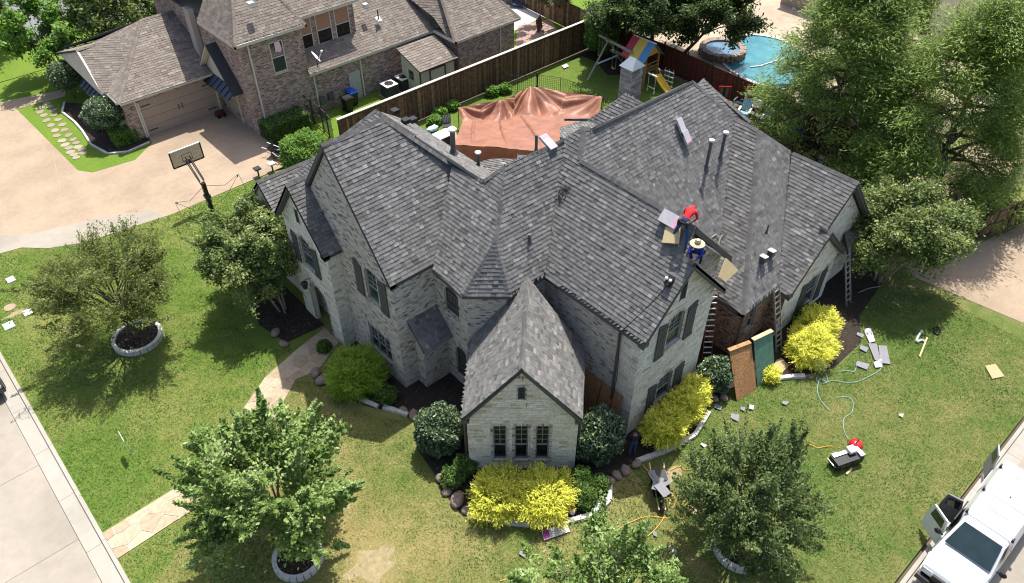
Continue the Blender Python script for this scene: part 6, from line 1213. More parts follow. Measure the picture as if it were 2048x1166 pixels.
o=thing('covered_post','dark post with cover standing in the mesh fence line behind the tarp','post',(*(36.00,37.08),0)); b=MB(); b.lathe([(.16,0),(.05,.3),(.07,.9),(.1,1.1),(.05,1.3)],(0,0,0),8); b.build('post',mBlack,o)
# ================================================================ PLAYSET
ps=thing('swing_set','wooden swing set frame with high beam and two splayed legs in the back yard','swing set',(40.5,35,0)); mSt=M('grey_timber',(.34,.31,.27),.85,.12,4,.2)
T1_=Vector((41.76,36.55,2.60));T2_=Vector((41.30,32.91,2.60))
def part(name,pts,r,mat,par,n=6): b=MB(); b.tube(pts,r,n); return b.build(name,mat,par,world=True)
b=MB(); b.beam(T1_,T2_,.14,.16); b.build('beam',mSt,ps,world=True)
J1=T1_.lerp(T2_,.3); A_=Vector((*(39.69,35.52),0)); dn=(T2_-T1_).normalized(); sd_=Vector((-dn.y,dn.x,0)); B_=Vector((2*J1.x-A_.x,2*J1.y-A_.y,0))
for q in (A_,B_): b=MB(); b.beam(J1,q,.09,.09); b.build('leg',mSt,ps,world=True)
b=MB(); b.beam(J1.lerp(A_,.6),J1.lerp(B_,.6),.09,.09); b.build('cross_beam',mWhite,ps,world=True)
b=MB(); b.box(J1.x-.16,J1.y-.16,J1.z-.1,J1.x+.16,J1.y+.16,J1.z+.02); b.build('bracket',mSt,ps,world=True)
def swing(t,L,mat,lab,nm='swing_seat'):
    c=T1_.lerp(T2_,t); o=thing('swing',lab,'swing',tuple(c)); 
    for s in (-.2,.2): q=dn*s; b=MB(); b.tube([q,q+Vector((0,0,-L))],.012,5); b.build('rope',mSt,o)
    b=MB(); P_=[dn*s+Vector((0,0,-L-(.09*(1-(s/.2)**2)))) for s in (-.2,-.1,0,.1,.2)]
    for p,q in zip(P_,P_[1:]): b.beam(p,q,.18,.02,up=(0,0,1))
    b.build('seat',mat,o)
swing(.08,1.5,mOrange,'orange disc swing at the outer end of the beam'); swing(.52,1.85,mWood,'tan belt swing in the middle of the beam'); swing(.8,1.75,M('blue_plastic',(.02,.12,.40),.4),'blue belt swing nearest the play tower')
pt_=thing('play_tower','wooden play tower with red, yellow and blue striped canopy','playset',(42.3,32.8,0)); mPW=M('play_wood',(.32,.16,.06),.7,.15,5,.2)
x0,x1,y0,y1=41.6,43.0,31.8,33.6
for x in (x0,x1):
    for y in (y0,y1): b=MB(); b.box(x-.06,y-.06,0,x+.06,y+.06,2.6); b.build('post',mPW,pt_,world=True)
b=MB(); b.box(x0,y0,1.25,x1,y1,1.32); b.build('deck',mPW,pt_,world=True)
for z in (1.6,1.9):
    for p,q in (((x0,y0),(x1,y0)),((x0,y1),(x1,y1)),((x0,y0),(x0,y1))): b=MB(); b.beam((*p,z),(*q,z),.09,.04); b.build('rail',mPW,pt_,world=True)
rz_=3.35; cols=[M('canopy_red',(.50,.06,.09),.6,.05),M('canopy_yellow',(.72,.52,.10),.6,.05),M('canopy_blue',(.10,.28,.50),.6,.05)]; ym=[y1+.15,y1-.5,y0+.5,y0-.15]
for side,xe in ((0,x0-.45),(1,x1+.45)):
    xm=(x0+x1)/2
    for k in range(3):
        b=MB(); ya,yb=ym[k],ym[k+1]; b.extr([(xm,ya,rz_),(xm,yb,rz_),(xe,yb,2.2),(xe,ya,2.2)],(0,0,.02)); b.build('canopy_stripe',cols[k],pt_,world=True)
b=MB(); b.beam(((x0+x1)/2,y0-.2,rz_+.03),((x0+x1)/2,y1+.2,rz_+.03),.08,.05); b.build('ridge_pole',mWhite,pt_,world=True)
for y in (y0,): b=MB(); b.extr([(x0,y,2.5),(x1,y,2.5),((x0+x1)/2,y,3.25)],(0,.04,0)); b.build('gable_panel',M('canopy_orange',(.65,.28,.03),.6),pt_,world=True)
sl_=thing('slide','yellow plastic slide running down from the play tower','slide',(42,31,0)); S0=Vector((42.07,31.13,1.35)); S1=Vector((42.29,29.93,0.25)); S2=Vector((42.16,29.58,0.20)); wv=Vector((.75,-.66,0))*.24
b=MB(); pts=[S0,S0.lerp(S1,.3)-Vector((0,0,.03)),S0.lerp(S1,.7)-Vector((0,0,.06)),S1,S2]; vs=[]
for p in pts: vs+= [p-wv+Vector((0,0,.14)),p-wv,p+wv,p+wv+Vector((0,0,.14)),p-wv*1.15+Vector((0,0,.14)),p+wv*1.15+Vector((0,0,.14))]
fs=[]
for i in range(len(pts)-1):
    for a_,c_ in ((4,0),(0,1),(1,2),(2,3),(3,5)): fs.append((i*6+a_,i*6+c_,(i+1)*6+c_,(i+1)*6+a_))
b.add(vs,fs); b.build('chute',M('yellow_plastic',(.75,.45,.05),.35,.05,3),sl_,world=True)
b=MB(); b.beam(S1-Vector((0,0,.05)),Vector((S1.x,S1.y,0)),.3,.06); b.build('foot',M('yellow_foot',(.6,.36,.05),.4),sl_,world=True)
tz_=thing('trapeze_frame','white topped side bar with hanging rings left of the yellow slide','trapeze',(41,31.5,0)); a_=Vector((40.73,30.79,2.00)); c_=Vector((40.71,30.01,2.00))
b=MB(); b.beam(a_,c_,.08,.08); b.build('bar',mWhite,tz_,world=True)
for p in (a_.lerp(c_,.1),a_.lerp(c_,.9)): part('rope',[p,p-Vector((0,0,1.1))],.012,mWhite,tz_); part('ring',[p-Vector((0,0,1.1))+Vector((.08*math.cos(t*.7),0,-.1+.08*math.sin(t*.7))) for t in range(10)],.012,mWhite,tz_,4)
b=MB(); b.beam(a_.lerp(c_,.1)-Vector((0,0,.95)),a_.lerp(c_,.9)-Vector((0,0,.95)),.05,.05); b.build('bar',mWood,tz_,world=True)
rl=thing('rope_ladder','yellow rope ladder with white rungs right of the yellow slide','rope ladder',(42.8,31,0)); a_=Vector((42.86,30.93,1.70)); c_=Vector((42.92,30.25,1.70))
for k in range(3): p=a_.lerp(c_,k/2); part('rope',[p,p-Vector((0,0,1.5))],.02,mWood,rl)
for k in range(4): b=MB(); z=Vector((0,0,-.25-.36*k)); b.beam(a_+z-(c_-a_)*.1,c_+z+(c_-a_)*.1,.06,.06); b.build('rung',mWhite,rl,world=True)
# ================================================================ CLUTTER UNDER THE CYPRESS
o=thing('toy_basketball_hoop','small toy basketball hoop with red rim and white net by the red fence','basketball hoop',(45.0,25.0,0)); b=MB(); b.tube([(0,0,0),(0,0,1.5)],.05); b.build('pole',mBlack,o); b=MB(); b.obox((0,0,1.6),(.04,0,0),(0,.35,0),(0,0,.28)); b.build('backboard',mBlack,o)
b=MB(); b.tube([(-.25+.2*math.cos(6.283*i/14),.2*math.sin(6.283*i/14),1.5) for i in range(15)],.025,5,cap=False); b.build('rim',mRed,o); b=MB(); b.lathe([(.2,1.48),(.13,1.2)],(-.25,0,0),12,cap=False); b.build('net',mWhite,o)
o=thing('toy_basketball_hoop','small toy hoop with round white backboard and blue pole beside the blue chairs','basketball hoop',(44.3,24.0,0)); b=MB(); b.tube([(0,0,0),(0,0,.9)],.06); b.build('pole',M('navy_pole',(.03,.04,.2),.4),o); b=MB(); b.obox((0,0,1.1),(.03,.0,0),(0,.36,0),(0,0,.28)); b.build('backboard',mWhite,o); b=MB(); b.tube([(-.25+.2*math.cos(6.283*i/14),.2*math.sin(6.283*i/14),1.0) for i in range(15)],.03,5,cap=False); b.build('rim',mPink,o)
def adir(c,rz,l):
    o=thing('adirondack_chair',l,'chair',(*c,0),rz); m=M('light_blue_paint',(.26,.42,.52),.6,.05) if not bpy.data.materials.get('light_blue_paint') else bpy.data.materials['light_blue_paint']
    for k in range(5): b=MB(); y=-.24+k*.12; b.obox((-.35,y,.75),(.2*.5,0,-.42),(0,.052,0),(.01,0,.005)); b.build('back_slat',m,o)
    for k in range(5): b=MB(); b.obox((-.1+k*.12,0,.33+k*.02),(.05,0,.01),(0,.3,0),(0,0,.012)); b.build('seat_slat',m,o)
    for s in (-1,1): b=MB(); b.box(-.3,s*.36-.06,.55,.45,s*.36+.06,.58); b.build('armrest',mWhite,o); b=MB(); b.box(.36,s*.36-.04,0,.42,s*.36+.04,.55); b.build('leg',m,o); b=MB(); b.beam((.3,s*.3,.3),(-.5,s*.3,.05),.03,.1); b.build('leg',m,o)
adir((43.9,24.6),R(200),'light blue slatted garden chair nearest the roof edge'); adir((44.1,22.9),R(200),'light blue slatted garden chair half hidden by the cypress'); adir((44.9,25.6),R(190),'light blue slatted garden chair behind the toy hoops')
o=thing('kids_easel','red framed toy stand with grey panels against the red fence','toy',(44.3,26.7,0)); b=MB(); b.beam((-.3,.3,1.3),(.3,-.3,1.3),.06,.06); b.tube([(-.3,.3,0),(-.3,.3,1.3)],.03); b.tube([(.3,-.3,0),(.3,-.3,1.3)],.03); b.build('frame',mRed,o)
for k in (-.15,.12): b=MB(); b.obox((k,-k,.75),(.07,-.07,0),(.01,.01,0),(0,0,.5)); b.build('panel',mPipe,o)
o=thing('bucket','yellow bucket at the feet of the seated man in blue','bucket',(43.35,20.3,0)); b=MB(); b.lathe([(.14,0),(.18,.36),(.17,.36),(.13,.02)],(0,0,0),14,cap=False); b.lathe([(.13,.02),(.01,.02)],(0,0,0),14); b.build('pail',M('bucket_yellow',(.60,.40,.04),.5),o)
o=thing('water_jug','white and blue round cooler jug on the ground in the deep shade','cooler',(42.6,17.8,0)); b=MB(); b.lathe([(.2,0),(.22,.25),(.2,.42)],(0,0,0),14); b.build('body',M('jug_blue',(.08,.14,.45),.5),o); b=MB(); b.lathe([(.22,.42),(.2,.48),(.02,.5)],(0,0,0),14); b.build('lid',mWhite,o)
o=thing('green_bundle','collapsed green tarp bundle under the cypress near the crape myrtle','tarp',(43.8,15.2,0)); b=MB(); b.blob((0,0,.3),.85,.6,.35,14,7,.12); b.build('cover',M('green_tarp',(.01,.17,.10),.4,.2,4,.3),o,smooth=True)
for i,(c,m,l) in enumerate([((42.4,17.0),mRed,'red plastic toy nearest the cooler jug'),((42.6,15.9),mRed,'red tool box left of the green bundle'),((43.1,15.4),mWood,'tan toy frame right of the green bundle'),((41.6,15.3),mAlu,'left one of two silver pipes by the crape myrtle'),((41.9,15.0),mAlu,'right one of two silver pipes by the crape myrtle'),((43.2,18.6),mFib,'brown crate in front of the right seated person'),((42.9,19.7),mFib,'reddish crate beside the yellow bucket')]):
    o=thing('yard_item',l,'toy' if 'toy' in l else ('pipe' if 'pipe' in l else 'box'),(*c,0),R(40*i)); b=MB()
    if m is mAlu: b.tube([(-.5,0,.1),(.5,0,.14)],.08,8); b.build('pipe',m,o)
    else: b.box(-.25,-.18,0,.25,.18,.22); b.build('box',m,o); b=MB(); b.tube([(-.12,0,.22),(-.1,0,.32),(.1,0,.32),(.12,0,.22)],.018); b.build('handle',mDark,o)
o=thing('bag_pile','white and black bags heaped inside the open side gate','bags',(*(43.68,8.24),0)); 
for i in range(5): b=MB(); b.blob((rnd.uniform(-.5,.5),rnd.uniform(-.4,.4),.2),.3,.25,.22,8,6,.25); b.build('bag',(mPk,mBlack,mPipe)[i%3],o)
rope('fallen_branch','pale branch lying on the bed right of the far ladder','branch',[(*(33.04,9.82),.08),(*(33.71,9.63),.1),(*(34.38,9.29),.1)],.03,mBarkL)

# ================================================================ TREES AND SHRUBS
def leafmat(name,dark,mid,light,tr=.35,rough=.55): return MT(name,[(0,dark),(.5,mid),(1,light)],rough=rough,noise=.1,scale=3,bump=0,spec=.35,trans=tr)
mL1=leafmat('elm_leaf',(.055,.075,.018),(.15,.185,.042),(.30,.33,.11)); mL2=leafmat('oak_leaf',(.07,.13,.025),(.20,.30,.075),(.44,.52,.24))
mL3=leafmat('crape_myrtle_leaf',(.05,.09,.024),(.16,.215,.06),(.40,.45,.19)); mL8=leafmat('cypress_needle',(.05,.10,.02),(.17,.26,.055),(.44,.50,.13),.4)
mL9=leafmat('dark_tree_leaf',(.025,.045,.013),(.055,.09,.025),(.11,.16,.045)); mLB=leafmat('bright_shrub_leaf',(.06,.13,.018),(.14,.27,.04),(.24,.38,.08))
mLG=leafmat('golden_cypress_frond',(.18,.25,.018),(.58,.58,.045),(.86,.80,.16),.22); mLGg=leafmat('shaded_cypress_frond',(.10,.19,.015),(.22,.34,.028),(.38,.48,.06),.35)  # second one: golden frond with shade put into its colour as green
mLL=leafmat('laurel_leaf',(.025,.05,.018),(.055,.10,.035),(.26,.33,.20),.15,.3); mLH=leafmat('hedge_leaf',(.04,.085,.015),(.085,.16,.028),(.15,.24,.05))
mBlos=M('pink_blossom',(.5,.32,.3),.8,.15,5)
def leaves(C,size,up=.3,n_aspect=.55,rng=NR,spread=None,mat=None,name='crown',droop=None):
    """C: (N,3) centres -> loose leaf quads with random facing, biased upwards"""
    N=len(C); nrm=rng.normal(size=(N,3)); nrm[:,2]=np.abs(nrm[:,2])+up*1.6; nrm/=np.linalg.norm(nrm,axis=1)[:,None]
    a=rng.normal(size=(N,3)) if droop is None else droop+rng.normal(size=(N,3))*.35
    a-=nrm*(a*nrm).sum(1)[:,None]; a/=np.linalg.norm(a,axis=1)[:,None]+1e-9; b=np.cross(nrm,a)
    s=size*rng.uniform(.6,1.3,size=(N,1)); A=a*s; B=b*s*n_aspect
    V=np.stack([C-A,C-B*.9+A*.1,C+A,C+B*.9+A*.1],axis=1); return V
def tree(name,lab,cat,base,H,cr,cz,R3,nl,ls,mat,bark=mBark,limbs=9,sub=9,clump=.32,grp=None,trunks=1,tr=.12,flow=0,shape='round',seed=1,asp=.55,shell=.55,blossom=0,up=.3,tw=3,shoot=0.,nt=None,sf=.45):
    rg=np.random.default_rng(seed); rr=random.Random(seed)
    T=thing(name,lab,cat,(base[0],base[1],0),0,grp); c0=Vector((cr[0]-base[0],cr[1]-base[1],cz))
    wd=MB(); tips=[]
    for k in range(trunks):
        a=6.283*k/max(1,trunks)+.5; off=Vector((math.cos(a),math.sin(a),0))*(.0 if trunks==1 else .18)
        top=c0+Vector((math.cos(a),math.sin(a),0))*(0 if trunks==1 else R3[0]*.35)-Vector((0,0,R3[2]*.2)); pts=[off]; n=5
        for i in range(1,n+1): t=i/n; pts.append(off*(1-t)+top*t+Vector((rr.uniform(-.08,.08),rr.uniform(-.08,.08),0))*(1-abs(2*t-1))*1.5)
        wd.tube(pts,tr,8,r1=tr*.35)
        for j in range(limbs):
            t=.35+.65*j/limbs; s=pts[min(n,int(t*n))]; az=j*2.4+k+rr.random()*.6; el=rr.uniform(-.25,1.2)
            d=Vector((math.cos(az)*math.cos(el),math.sin(az)*math.cos(el),math.sin(el)))
            if shape=='cone': zt=(j+.5)/limbs; rad=(1-zt)**.8+.12; e=c0+Vector((math.cos(az)*R3[0]*rad,math.sin(az)*R3[1]*rad,R3[2]*(2*zt-1)))*rr.uniform(.8,1.05); s=Vector((c0.x*t,c0.y*t,max(.5,e.z+.3*R3[0]*rad*-.3)))
            elif shape=='umbrella': e=c0+Vector((math.cos(az)*R3[0],math.sin(az)*R3[1],R3[2]*rr.uniform(-.2,.9)))*rr.uniform(.75,1.08)
            else: e=c0+Vector((d.x*R3[0],d.y*R3[1],d.z*R3[2]))*rr.uniform(.7,1.1)
            m=(s+e)/2+Vector((0,0,(e-s).length*(.12 if shape!='umbrella' else -.1))); P=[s,s.lerp(m,.6),m.lerp(e,.4),e]; wd.tube(P,tr*.42,5,r1=.015,cap=False)
            for q in range(sub):
                u=rr.uniform(.3,1.0); p=Vector(P[1]).lerp(Vector(P[3]),u); dd=Vector((rr.gauss(0,1),rr.gauss(0,1),rr.gauss(.1,.7))).normalized()
                outd=(p-c0); outd=outd.normalized() if outd.length>.1 else dd
                dd=(dd*.8+outd*.8).normalized(); L=R3[0]*rr.uniform(.18,.5)*(1.15-u*.5); e2=p+dd*L; wd.tube([p,(p+e2)/2+Vector((0,0,.05)),e2],.018,4,r1=.006,cap=False)
                for w in range(tw): tips.append((p.lerp(e2,rr.uniform(.1,1)),e2+Vector((rr.gauss(0,1),rr.gauss(0,1),rr.gauss(0,.7)))*L*.35,rr.random()))
    wd.build('trunk',bark,T,smooth=True)
    n=len(tips); A=np.array([t[0] for t in tips]); B=np.array([t[1] for t in tips]); tt=np.array([t[2] for t in tips])
    ix=rg.integers(0,n,nl); t=rg.random(nl)[:,None]; C=A[ix]*(1-t)+B[ix]*t+rg.normal(size=(nl,3))*clump*np.array([1,1,.75])*R3[0]*.22
    if shoot:      # upright pointed shoots: columns of leaves narrowing to a tip
        ns=nt or 170; K=rg.integers(0,n,ns); base_=B[K]; hh=rg.uniform(.55,1.25,ns)*shoot; rr_=rg.uniform(.13,.26,ns); si=rg.integers(0,ns,nl); t_=rg.random(nl)**1.15; a_=rg.uniform(0,6.283,nl)
        lean_=(base_-np.array(c0)); lean_[:,2]=np.abs(lean_[:,2])+1.2; lean_+=rg.normal(0,.7,lean_.shape); lean_/=np.linalg.norm(lean_,axis=1)[:,None]
        Cs=base_[si]+lean_[si]*(hh[si]*t_)[:,None]-lean_[si]*.3; w_=rr_[si]*(1-t_*.85)*np.sqrt(rg.random(nl))*1.15; Cs[:,0]+=np.cos(a_)*w_; Cs[:,1]+=np.sin(a_)*w_; Cs[:,2]+=rg.normal(0,.04,nl)
        k=rg.random(nl)<sf; C[k]=Cs[k]; tt=rg.random(max(n,ns)); ix=np.where(k,si,ix)
    C[:,2]=np.maximum(C[:,2],.15)
    dr=None
    if flow: dr=(B-A)[np.minimum(ix,n-1)]; dr/=np.linalg.norm(dr,axis=1)[:,None]+1e-6; dr[:,2]-=flow
    V=leaves(C,ls,up=up,n_aspect=asp,rng=rg,droop=dr)
    tint=np.clip(tt[ix]*.55+rg.random(nl)*.45,0,1); me=quads_mesh('crown',V,mat,tint); o=link('crown',me,T); 
    if blossom:
        k=C[:,2]>c0.z; Cb=C[k][rg.integers(0,max(1,k.sum()),blossom)]+[0,0,.1]; me=quads_mesh('blossom',leaves(Cb,.07,rng=rg),mBlos); link('blossom',me,T)['kind']='stuff'
    return T
def shrub(name,lab,c,R3,nl,ls,mat,cat='shrub',seed=1,spiky=.0,asp=.5,lobes=6,cz=None,grp=None,shell=.8,box=False,up=.3,stem=True,rag=.10):
    rg=np.random.default_rng(seed); T=thing(name,lab,cat,(c[0],c[1],0),0,grp); z=R3[2]*.95 if cz is None else cz
    b=MB(); rr=random.Random(seed)
    for i in range(7): a=i*.9; b.tube([(0,0,0),(math.cos(a)*R3[0]*.3,math.sin(a)*R3[1]*.3,z*.5),(math.cos(a)*R3[0]*.6,math.sin(a)*R3[1]*.6,z*1.1)],.025,4,r1=.008,cap=False)
    if stem: b.build('stem',mBark,T)
    d=rg.normal(size=(nl,3)); 
    if box: d=rg.uniform(-1,1,size=(nl,3)); k=rg.integers(0,3,nl); s_=np.sign(d[np.arange(nl),k]); r_=rg.random(nl)<.75; d[np.arange(nl)[r_],k[r_]]=s_[r_]*rg.uniform(.85,1,size=r_.sum()); u=d
    else:
        d/=np.linalg.norm(d,axis=1)[:,None]; ph=rg.uniform(0,6.28,(3,)); 
        w=1+rag*(np.sin(d[:,0]*lobes+ph[0])*np.cos(d[:,1]*lobes+ph[1])+.7*np.sin(d[:,2]*lobes*1.3+ph[2]+d[:,0]*3)+.5*np.sin(d[:,0]*11+ph[1])*np.sin(d[:,1]*12+ph[0]))
        r=np.where(rg.random(nl)<.8,rg.uniform(shell,1.04,nl),rg.uniform(.3,1,nl)); u=d*(w*r)[:,None]
    C=u*np.array(R3)+np.array([0,0,z]); k=C[:,2]>.03; C=C[k]; u=u[k]
    tint=rg.random(len(C))
    if spiky:   # sprays: every seed grows a short row of leaflets outwards
        m=5; out=u/ (np.linalg.norm(u,axis=1)[:,None]+1e-6)+rg.normal(size=u.shape)*.35+np.array([0,0,.15]); out/=np.linalg.norm(out,axis=1)[:,None]
        C=np.concatenate([C+out*spiky*(j/(m-1)-.3)+rg.normal(size=C.shape)*.012 for j in range(m)]); tint=np.concatenate([np.clip(tint*.6+j/(m-1)*.4,0,1) for j in range(m)]); dr=np.concatenate([out]*m)
        V=leaves(C,ls,up=up,n_aspect=asp,rng=rg,droop=dr)
    else: V=leaves(C,ls,up=up,n_aspect=asp,rng=rg)
    me=quads_mesh('foliage',V,mat,tint); link('foliage',me,T); return T
# front lawns
tree('elm_tree','feathery olive green tree in the stone ring on the left lawn','tree',(4.05,31.56),6.5,(3.85,31.9),3.4,(2.7,2.7,2.0),56000,.062,mL1,limbs=30,sub=9,tr=.11,seed=3,asp=.42,clump=.3,flow=-.5,shoot=.75,nt=420,sf=.4)
tree('oak_tree','bright green tree with pointed leafy shoots in front of the flagstone path','tree',(3.87,16.27),7.5,(4.05,17.4),3.1,(2.65,2.65,2.8),80000,.082,mL2,bark=mBarkL,limbs=22,sub=7,tr=.13,seed=5,asp=.6,clump=.3,flow=-.6,shoot=1.1,nt=230,sf=.66)
tree('elm_tree','dark green tree in the stone ring on the lower right lawn','tree',(16.57,5.37),7,(16.75,5.8),2.9,(2.25,2.25,2.6),52000,.06,mL1 if False else leafmat('dark_elm_leaf',(.035,.06,.015),(.10,.15,.042),(.27,.33,.13)),limbs=26,sub=9,tr=.14,seed=9,asp=.5,clump=.3,shoot=.95,nt=280,sf=.58)
tree('oak_tree','bright green treetop cut off by the lower edge near the yellow shrubs','tree',(9.2,5.6),6.5,(9.6,6.6),3.6,(2.3,2.3,2.3),34000,.075,mL2,bark=mBarkL,limbs=16,sub=8,tr=.12,seed=12,asp=.5,flow=-.5,shoot=.8,nt=150,sf=.6)
tree('crape_myrtle','leafy crape myrtle with pale tips left of the arched entrance','tree',(10.3,28.6),5.5,(10.1,30.0),3.0,(2.2,2.6,2.4),52000,.085,mL3,bark=mBarkL,limbs=10,sub=8,trunks=3,tr=.07,seed=15,blossom=350,flow=-.3)
tree('crape_myrtle','wide crape myrtle with pale tips right of the stone gable','tree',(34.7,9.6),5.5,(35.2,9.3),3.2,(2.6,2.6,2.25),50000,.085,mL3,bark=mBarkL,limbs=10,sub=8,trunks=4,tr=.08,seed=18,blossom=500,flow=-.3)
shrub('bright_bush','bright green bush at the driveway edge above the roof corner',(17.9,38.9),(1.35,1.25,1.25),9000,.085,mLB,seed=21,spiky=.18,asp=.3,cz=1.3)
# bald cypresses over the yard
for i,(b_,c_,z,r,l,sd,n) in enumerate([((43.4,18.2),(43.0,18.2),6.2,(4.9,5.2,5.0),'huge feathery cypress beside the pool, overhanging the group in the yard',31,100000),((44.2,11.2),(43.4,11.6),6.2,(5.2,4.6,5.4),'huge feathery cypress over the right driveway, with the yellower outer sprays',33,105000),((51.5,18.5),(50.5,19.2),5.2,(3.9,3.9,4.6),'feathery cypress farthest back beside the pool deck at the upper right',35,60000)]):
    tree('bald_cypress',l,'tree',b_,12,c_,z,r,n,.13,mL8,limbs=44,sub=9,tr=.3,shape='cone',seed=sd,asp=.24,clump=.3,flow=.3,up=.8)
tree('shade_tree','dark dense tree at the top centre beyond the red fence','tree',(48,36.5),8,(46.3,34.6),4.4,(3.6,4.4,2.9),42000,.13,mL9,limbs=20,sub=9,tr=.2,seed=41)
tree('shade_tree','dark tree hanging over the red fence behind the striped canopy','tree',(46.8,38.5),7,(42.83,34.40,4.00)[:2],4.0,(3.0,3.2,2.6),30000,.12,mL9,limbs=16,sub=9,tr=.16,seed=42)
tree('shade_tree','yellowish dark tree left of the spa, behind the red fence','tree',(48.5,33.5),6,(48.6,31.2),3.8,(3.2,3.4,2.6),26000,.13,mL9,limbs=12,sub=9,tr=.15,seed=43)
shrub('tall_hedge_bush','bright tall bush at the far end of the cedar fence by the swings',(43.6,38.0),(1.3,1.4,1.9),9000,.13,mLB,seed=45,cz=2.1)
tree('small_tree','thin grey green tree behind the far end of the cedar fence','tree',(46.45,43.85),5,(43.5,44.5),3.6,(2,2,1.5),7000,.12,leafmat('grey_leaf',(.06,.07,.04),(.12,.13,.08),(.2,.2,.13)),limbs=8,sub=6,tr=.1,seed=47)
# top left
tree('young_maple','young light green tree with three thin stems on the neighbour lawn','tree',(11.26,63.73),6,(10.3,62.2),3.9,(2.6,2.4,2.0),13000,.14,mLB,limbs=6,sub=6,trunks=3,tr=.06,seed=51,asp=.6)
tree('crape_myrtle','big rounded crape myrtle with many stems behind the neighbour garage','tree',(17,65.2),6,(16.6,62.6),3.7,(3.7,3.1,2.4),34000,.13,mL3,limbs=7,sub=8,trunks=5,tr=.06,seed=53,blossom=300)
tree('shade_tree','dark trees with reddish trunks at the upper left corner','tree',(8.2,71),7,(7.4,70.5),4.4,(3.4,3.4,2.6),18000,.16,mL9,limbs=12,sub=8,tr=.2,seed=55,trunks=2)
shrub('round_topiary','clipped round tree nearest the lawn by the neighbour garage',(10.4,58.2),(1.15,1.15,.95),7000,.075,mLL,cat='tree',seed=57,cz=1.9)
shrub('round_topiary','clipped round tree in the dark bed before the brick garage corner',(10.4,50.9),(1.35,1.3,.95),9000,.075,mLL,cat='tree',seed=59,cz=2.0)
shrub('clipped_hedge','small square clipped hedge at the brick garage corner',(10.81,50.07),(.75,.6,.45),4500,.06,mLB,seed=61,box=True,cz=.45,cat='hedge')
shrub('clipped_hedge','bright low bush behind the clipped round tree in the neighbour bed',(10.4,52.9),(.6,.6,.5),2500,.07,mLB,seed=63,cz=.5,cat='hedge')
shrub('clipped_hedge','large rectangular clipped hedge at the foot of the neighbour brick tower',(19.3,44.0),(1.5,.85,.62),11000,.075,mLH,seed=65,box=True,cz=.62,cat='hedge')
shrub('red_tip_shrub','thin shrub with red tips against the neighbour brick wall',(35.71,43.91),(.6,.5,.9),1800,.12,MT('red_tip_leaf',[(0,(.03,.06,.02)),(.6,(.1,.13,.05)),(.8,(.35,.05,.03)),(1,(.4,.12,.08))],trans=.3,bump=0),seed=67,cz=1)
shrub('corner_bush','dark bush by the grey roof at the upper right edge',(61.15,13.12),(1.9,1.9,1.6),8000,.12,mLL,seed=69,cz=1.7)
for i in range(5):
    c=((28.30,38.76),(29.56,38.94),(27.38,38.13),(32.98,38.58),(33.95,38.31))[i]
    shrub('yellow_green_plant',('low yellow green plant behind the iron patio chair','low yellow green plant at the left edge of the tarp','low yellow green plant above the house roof edge','low yellow green plant behind the tarp peak','small yellow green plant near the mesh fence corner')[i],c,(.55,.45,.35),900,.11,mLB,seed=70+i,cz=.3,cat='plant')
# shrubs round the house
shrub('thread_cypress','large feathery shrub coloured green for the shade left of the downspout corner',(10.35,22.0),(1.25,1.15,.95),6500,.06,mLGg,seed=81,spiky=.3,asp=.22,cz=.85,rag=.16,up=.7)
YL=[((11.05,12.95),(1.15,1.05,.78),'left lobe of the yellow feathery hedge in front of the three windows',83,2900),((12.3,11.75),(1.15,1.1,.82),'right lobe of the yellow feathery hedge in front of the three windows',85,3100),
 ((18.55,10.75),(1.05,.75,.85),'left part of the yellow hedge below the two storey stone gable',87,2800),((19.7,10.85),(.95,.7,.85),'middle part of the yellow hedge below the two storey stone gable',89,2600),((20.8,11.05),(.8,.65,.8),'right end of the yellow hedge below the two storey stone gable',90,2000),
 ((27.2,9.15),(1.15,1.0,.85),'larger yellow feathery shrub beside the cooler on the right lawn',91,3200),((28.9,9.7),(.95,.85,.8),'smaller yellow feathery shrub behind the larger one by the ladder',93,2500),((24.7,9.6),(.4,.35,.35),'small yellow shrub tucked against the green board',95,600)]
for c,r,l,sd,n in YL: shrub('golden_cypress',l,c,r,int(n*1.15),.06,mLG,seed=sd,spiky=.27,asp=.24,cz=r[2]*.8,rag=.17,up=.8)
shrub('laurel_shrub','glossy dark laurel left of the stone gable',(11.05,16.75),(1.0,.95,1.15),9000,.08,mLL,seed=101,cz=1.15)
shrub('laurel_shrub','glossy dark laurel right of the stone gable',(15.75,12.1),(1.05,1.0,1.2),9500,.08,mLL,seed=103,cz=1.2)
shrub('laurel_shrub','dark glossy shrub beside the leaning wooden board',(22.3,11.0),(.85,.75,.85),6000,.075,mLL,seed=105,cz=.9)
shrub('round_shrub','small round green shrub near the gnome',(13.60,10.75),(.5,.5,.42),3200,.05,mLH,seed=107,cz=.4)
for i,(c,r,l) in enumerate([((14.16,11.51),.5,'dark low shrub right of the yellow hedge by the wall'),((13.67,11.31),.35,'little dark shrub between yellow hedge and round shrub'),((14.56,10.82),.4,'low dark shrub beside the end boulder'),((10.29,15.01),.5,'tall dark shrub at the left corner of the front bed'),((11.05,15.13),.5,'shaded low shrub at the foot of the gable wall left corner'),((10.84,20.36),.5,'small dark shrub in the shade behind the left stone edging'),((10.41,24.91),.35,'small dark shrub beside the entry step'),((29.14,10.75),.6,'dark shrub in the shade behind the yellow shrub')]):
    shrub('low_shrub',l,c,(r,r,r*.8),1700,.06,mLH,seed=110+i,cz=r*.75)
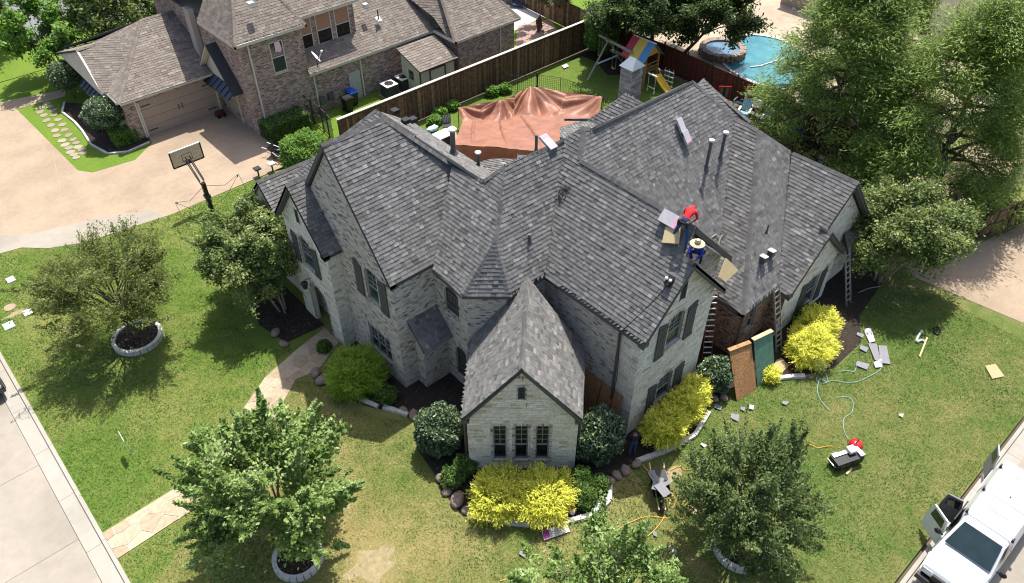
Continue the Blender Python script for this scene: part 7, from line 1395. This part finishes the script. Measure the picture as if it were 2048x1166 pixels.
# grass blades standing on the near lawns
def inpoly(X,Y,poly):
    c=np.zeros(len(X),bool)
    for i in range(len(poly)):
        (x0,y0),(x1,y1)=poly[i],poly[i-1]
        k=((y0>Y)!=(y1>Y))&(X<(x1-x0)*(Y-y0)/(y1-y0+1e-12)+x0); c^=k
    return c
lawn=[(-1.15,.8),(36,.8),(36,9.2),(31.6,8.8),(30,7.8),(27.5,7.8),(25.2,8.9),(22,10.5),(21.1,10.2),(19.5,9.75),(16.3,10.5),(15.1,10.3),(13.5,9.9),(12.4,10.5),(11.3,11.3),(10.1,12.6),(9.5,13.7),(9.6,15),(10.0,17.2),(10.8,18.6),(9.4,21),(9.2,23.3),(8.4,24.1),(6.2,22.5),(3,20.85),(-1.15,20.75)]
lawn2=[(-1.15,22.4),(2.6,22.45),(5.2,24),(7.4,25.35),(9.4,26),(8,27.2),(8,29.4),(9,31.6),(12,34),(15,39),(16,40.2),(9.5,40.25),(4.9,41.0),(3.2,41.8),(2.1,42.9),(1,43.1),(-1.15,43.3)]
N=560000; X=NR.uniform(-1.2,36,N); Y=NR.uniform(.7,43.3,N); k=inpoly(X,Y,lawn)|inpoly(X,Y,lawn2)
for c,r in (((4.06,31.65),1.15),((3.87,16.27),.95),((16.57,5.37),1.05)): k&=((X-c[0])**2+(Y-c[1])**2>r*r)
for c,rx,ry in (((5.82,14.24),1.5,1.05),((6.44,17.07),.5,.35),((20.82,8.35),.5,.28),((1.62,34.69),.5,.3),((0.15,37.55),.9,.3),((17.25,9.20),.9,.5),((26.43,8.49),.6,.4)): k&=(((X-c[0])/rx)**2+((Y-c[1])/ry)**2>NR.uniform(0,1.25,N))
X=X[k];Y=Y[k];n=len(X); a=NR.uniform(0,6.283,n); h=NR.uniform(.025,.07,n); w=.018; lx=NR.normal(0,.05,n); ly=NR.normal(0,.05,n)
V=np.zeros((n,3,3)); V[:,0]=np.stack([X-np.cos(a)*w,Y-np.sin(a)*w,np.full(n,.002)],1); V[:,1]=np.stack([X+np.cos(a)*w,Y+np.sin(a)*w,np.full(n,.002)],1); V[:,2]=np.stack([X+lx,Y+ly,h],1)
def vnoise(X,Y,sc,seed):
    g=np.random.default_rng(seed).random((64,64)); x=X*sc;y=Y*sc; xi=np.floor(x).astype(int);yi=np.floor(y).astype(int); fx=x-xi;fy=y-yi; fx=fx*fx*(3-2*fx);fy=fy*fy*(3-2*fy); a=lambda i,j:g[(xi+i)%64,(yi+j)%64]
    return (a(0,0)*(1-fx)+a(1,0)*fx)*(1-fy)+(a(0,1)*(1-fx)+a(1,1)*fx)*fy
B1=(5.85,14.29); B2=(8.59,17.36); bias=.62*np.exp(-((X-B1[0])**2/1.6+(Y-B1[1])**2/1.8))+.34*np.exp(-((X-B2[0])**2/7+(Y-B2[1])**2/7))-.03*(X>19)+.16*np.exp(-((X-17)**2/14+(Y-8)**2/9))-.12*(Y>21)
dry=np.clip(.36+bias+.55*(vnoise(X,Y,.35,1)-.5)+.55*(vnoise(X+Y*.4,Y,1.1,2)-.5)+.4*(vnoise(X,Y,3.3,3)-.5)+.35*(vnoise(X*1.8,Y,7.,4)-.5)+NR.normal(0,.16,n),0,1)
gm=MT('grass_blade',[(0,(.055,.125,.022)),(.35,(.14,.215,.046)),(.7,(.32,.29,.105)),(1,(.50,.41,.22))],rough=.9,noise=.1,bump=0,trans=.3)
o=link('grass',quads_mesh('grass',V,gm,dry,3)); tag(o,'short mixed green and straw coloured grass on the front lawns','grass',kind='stuff')
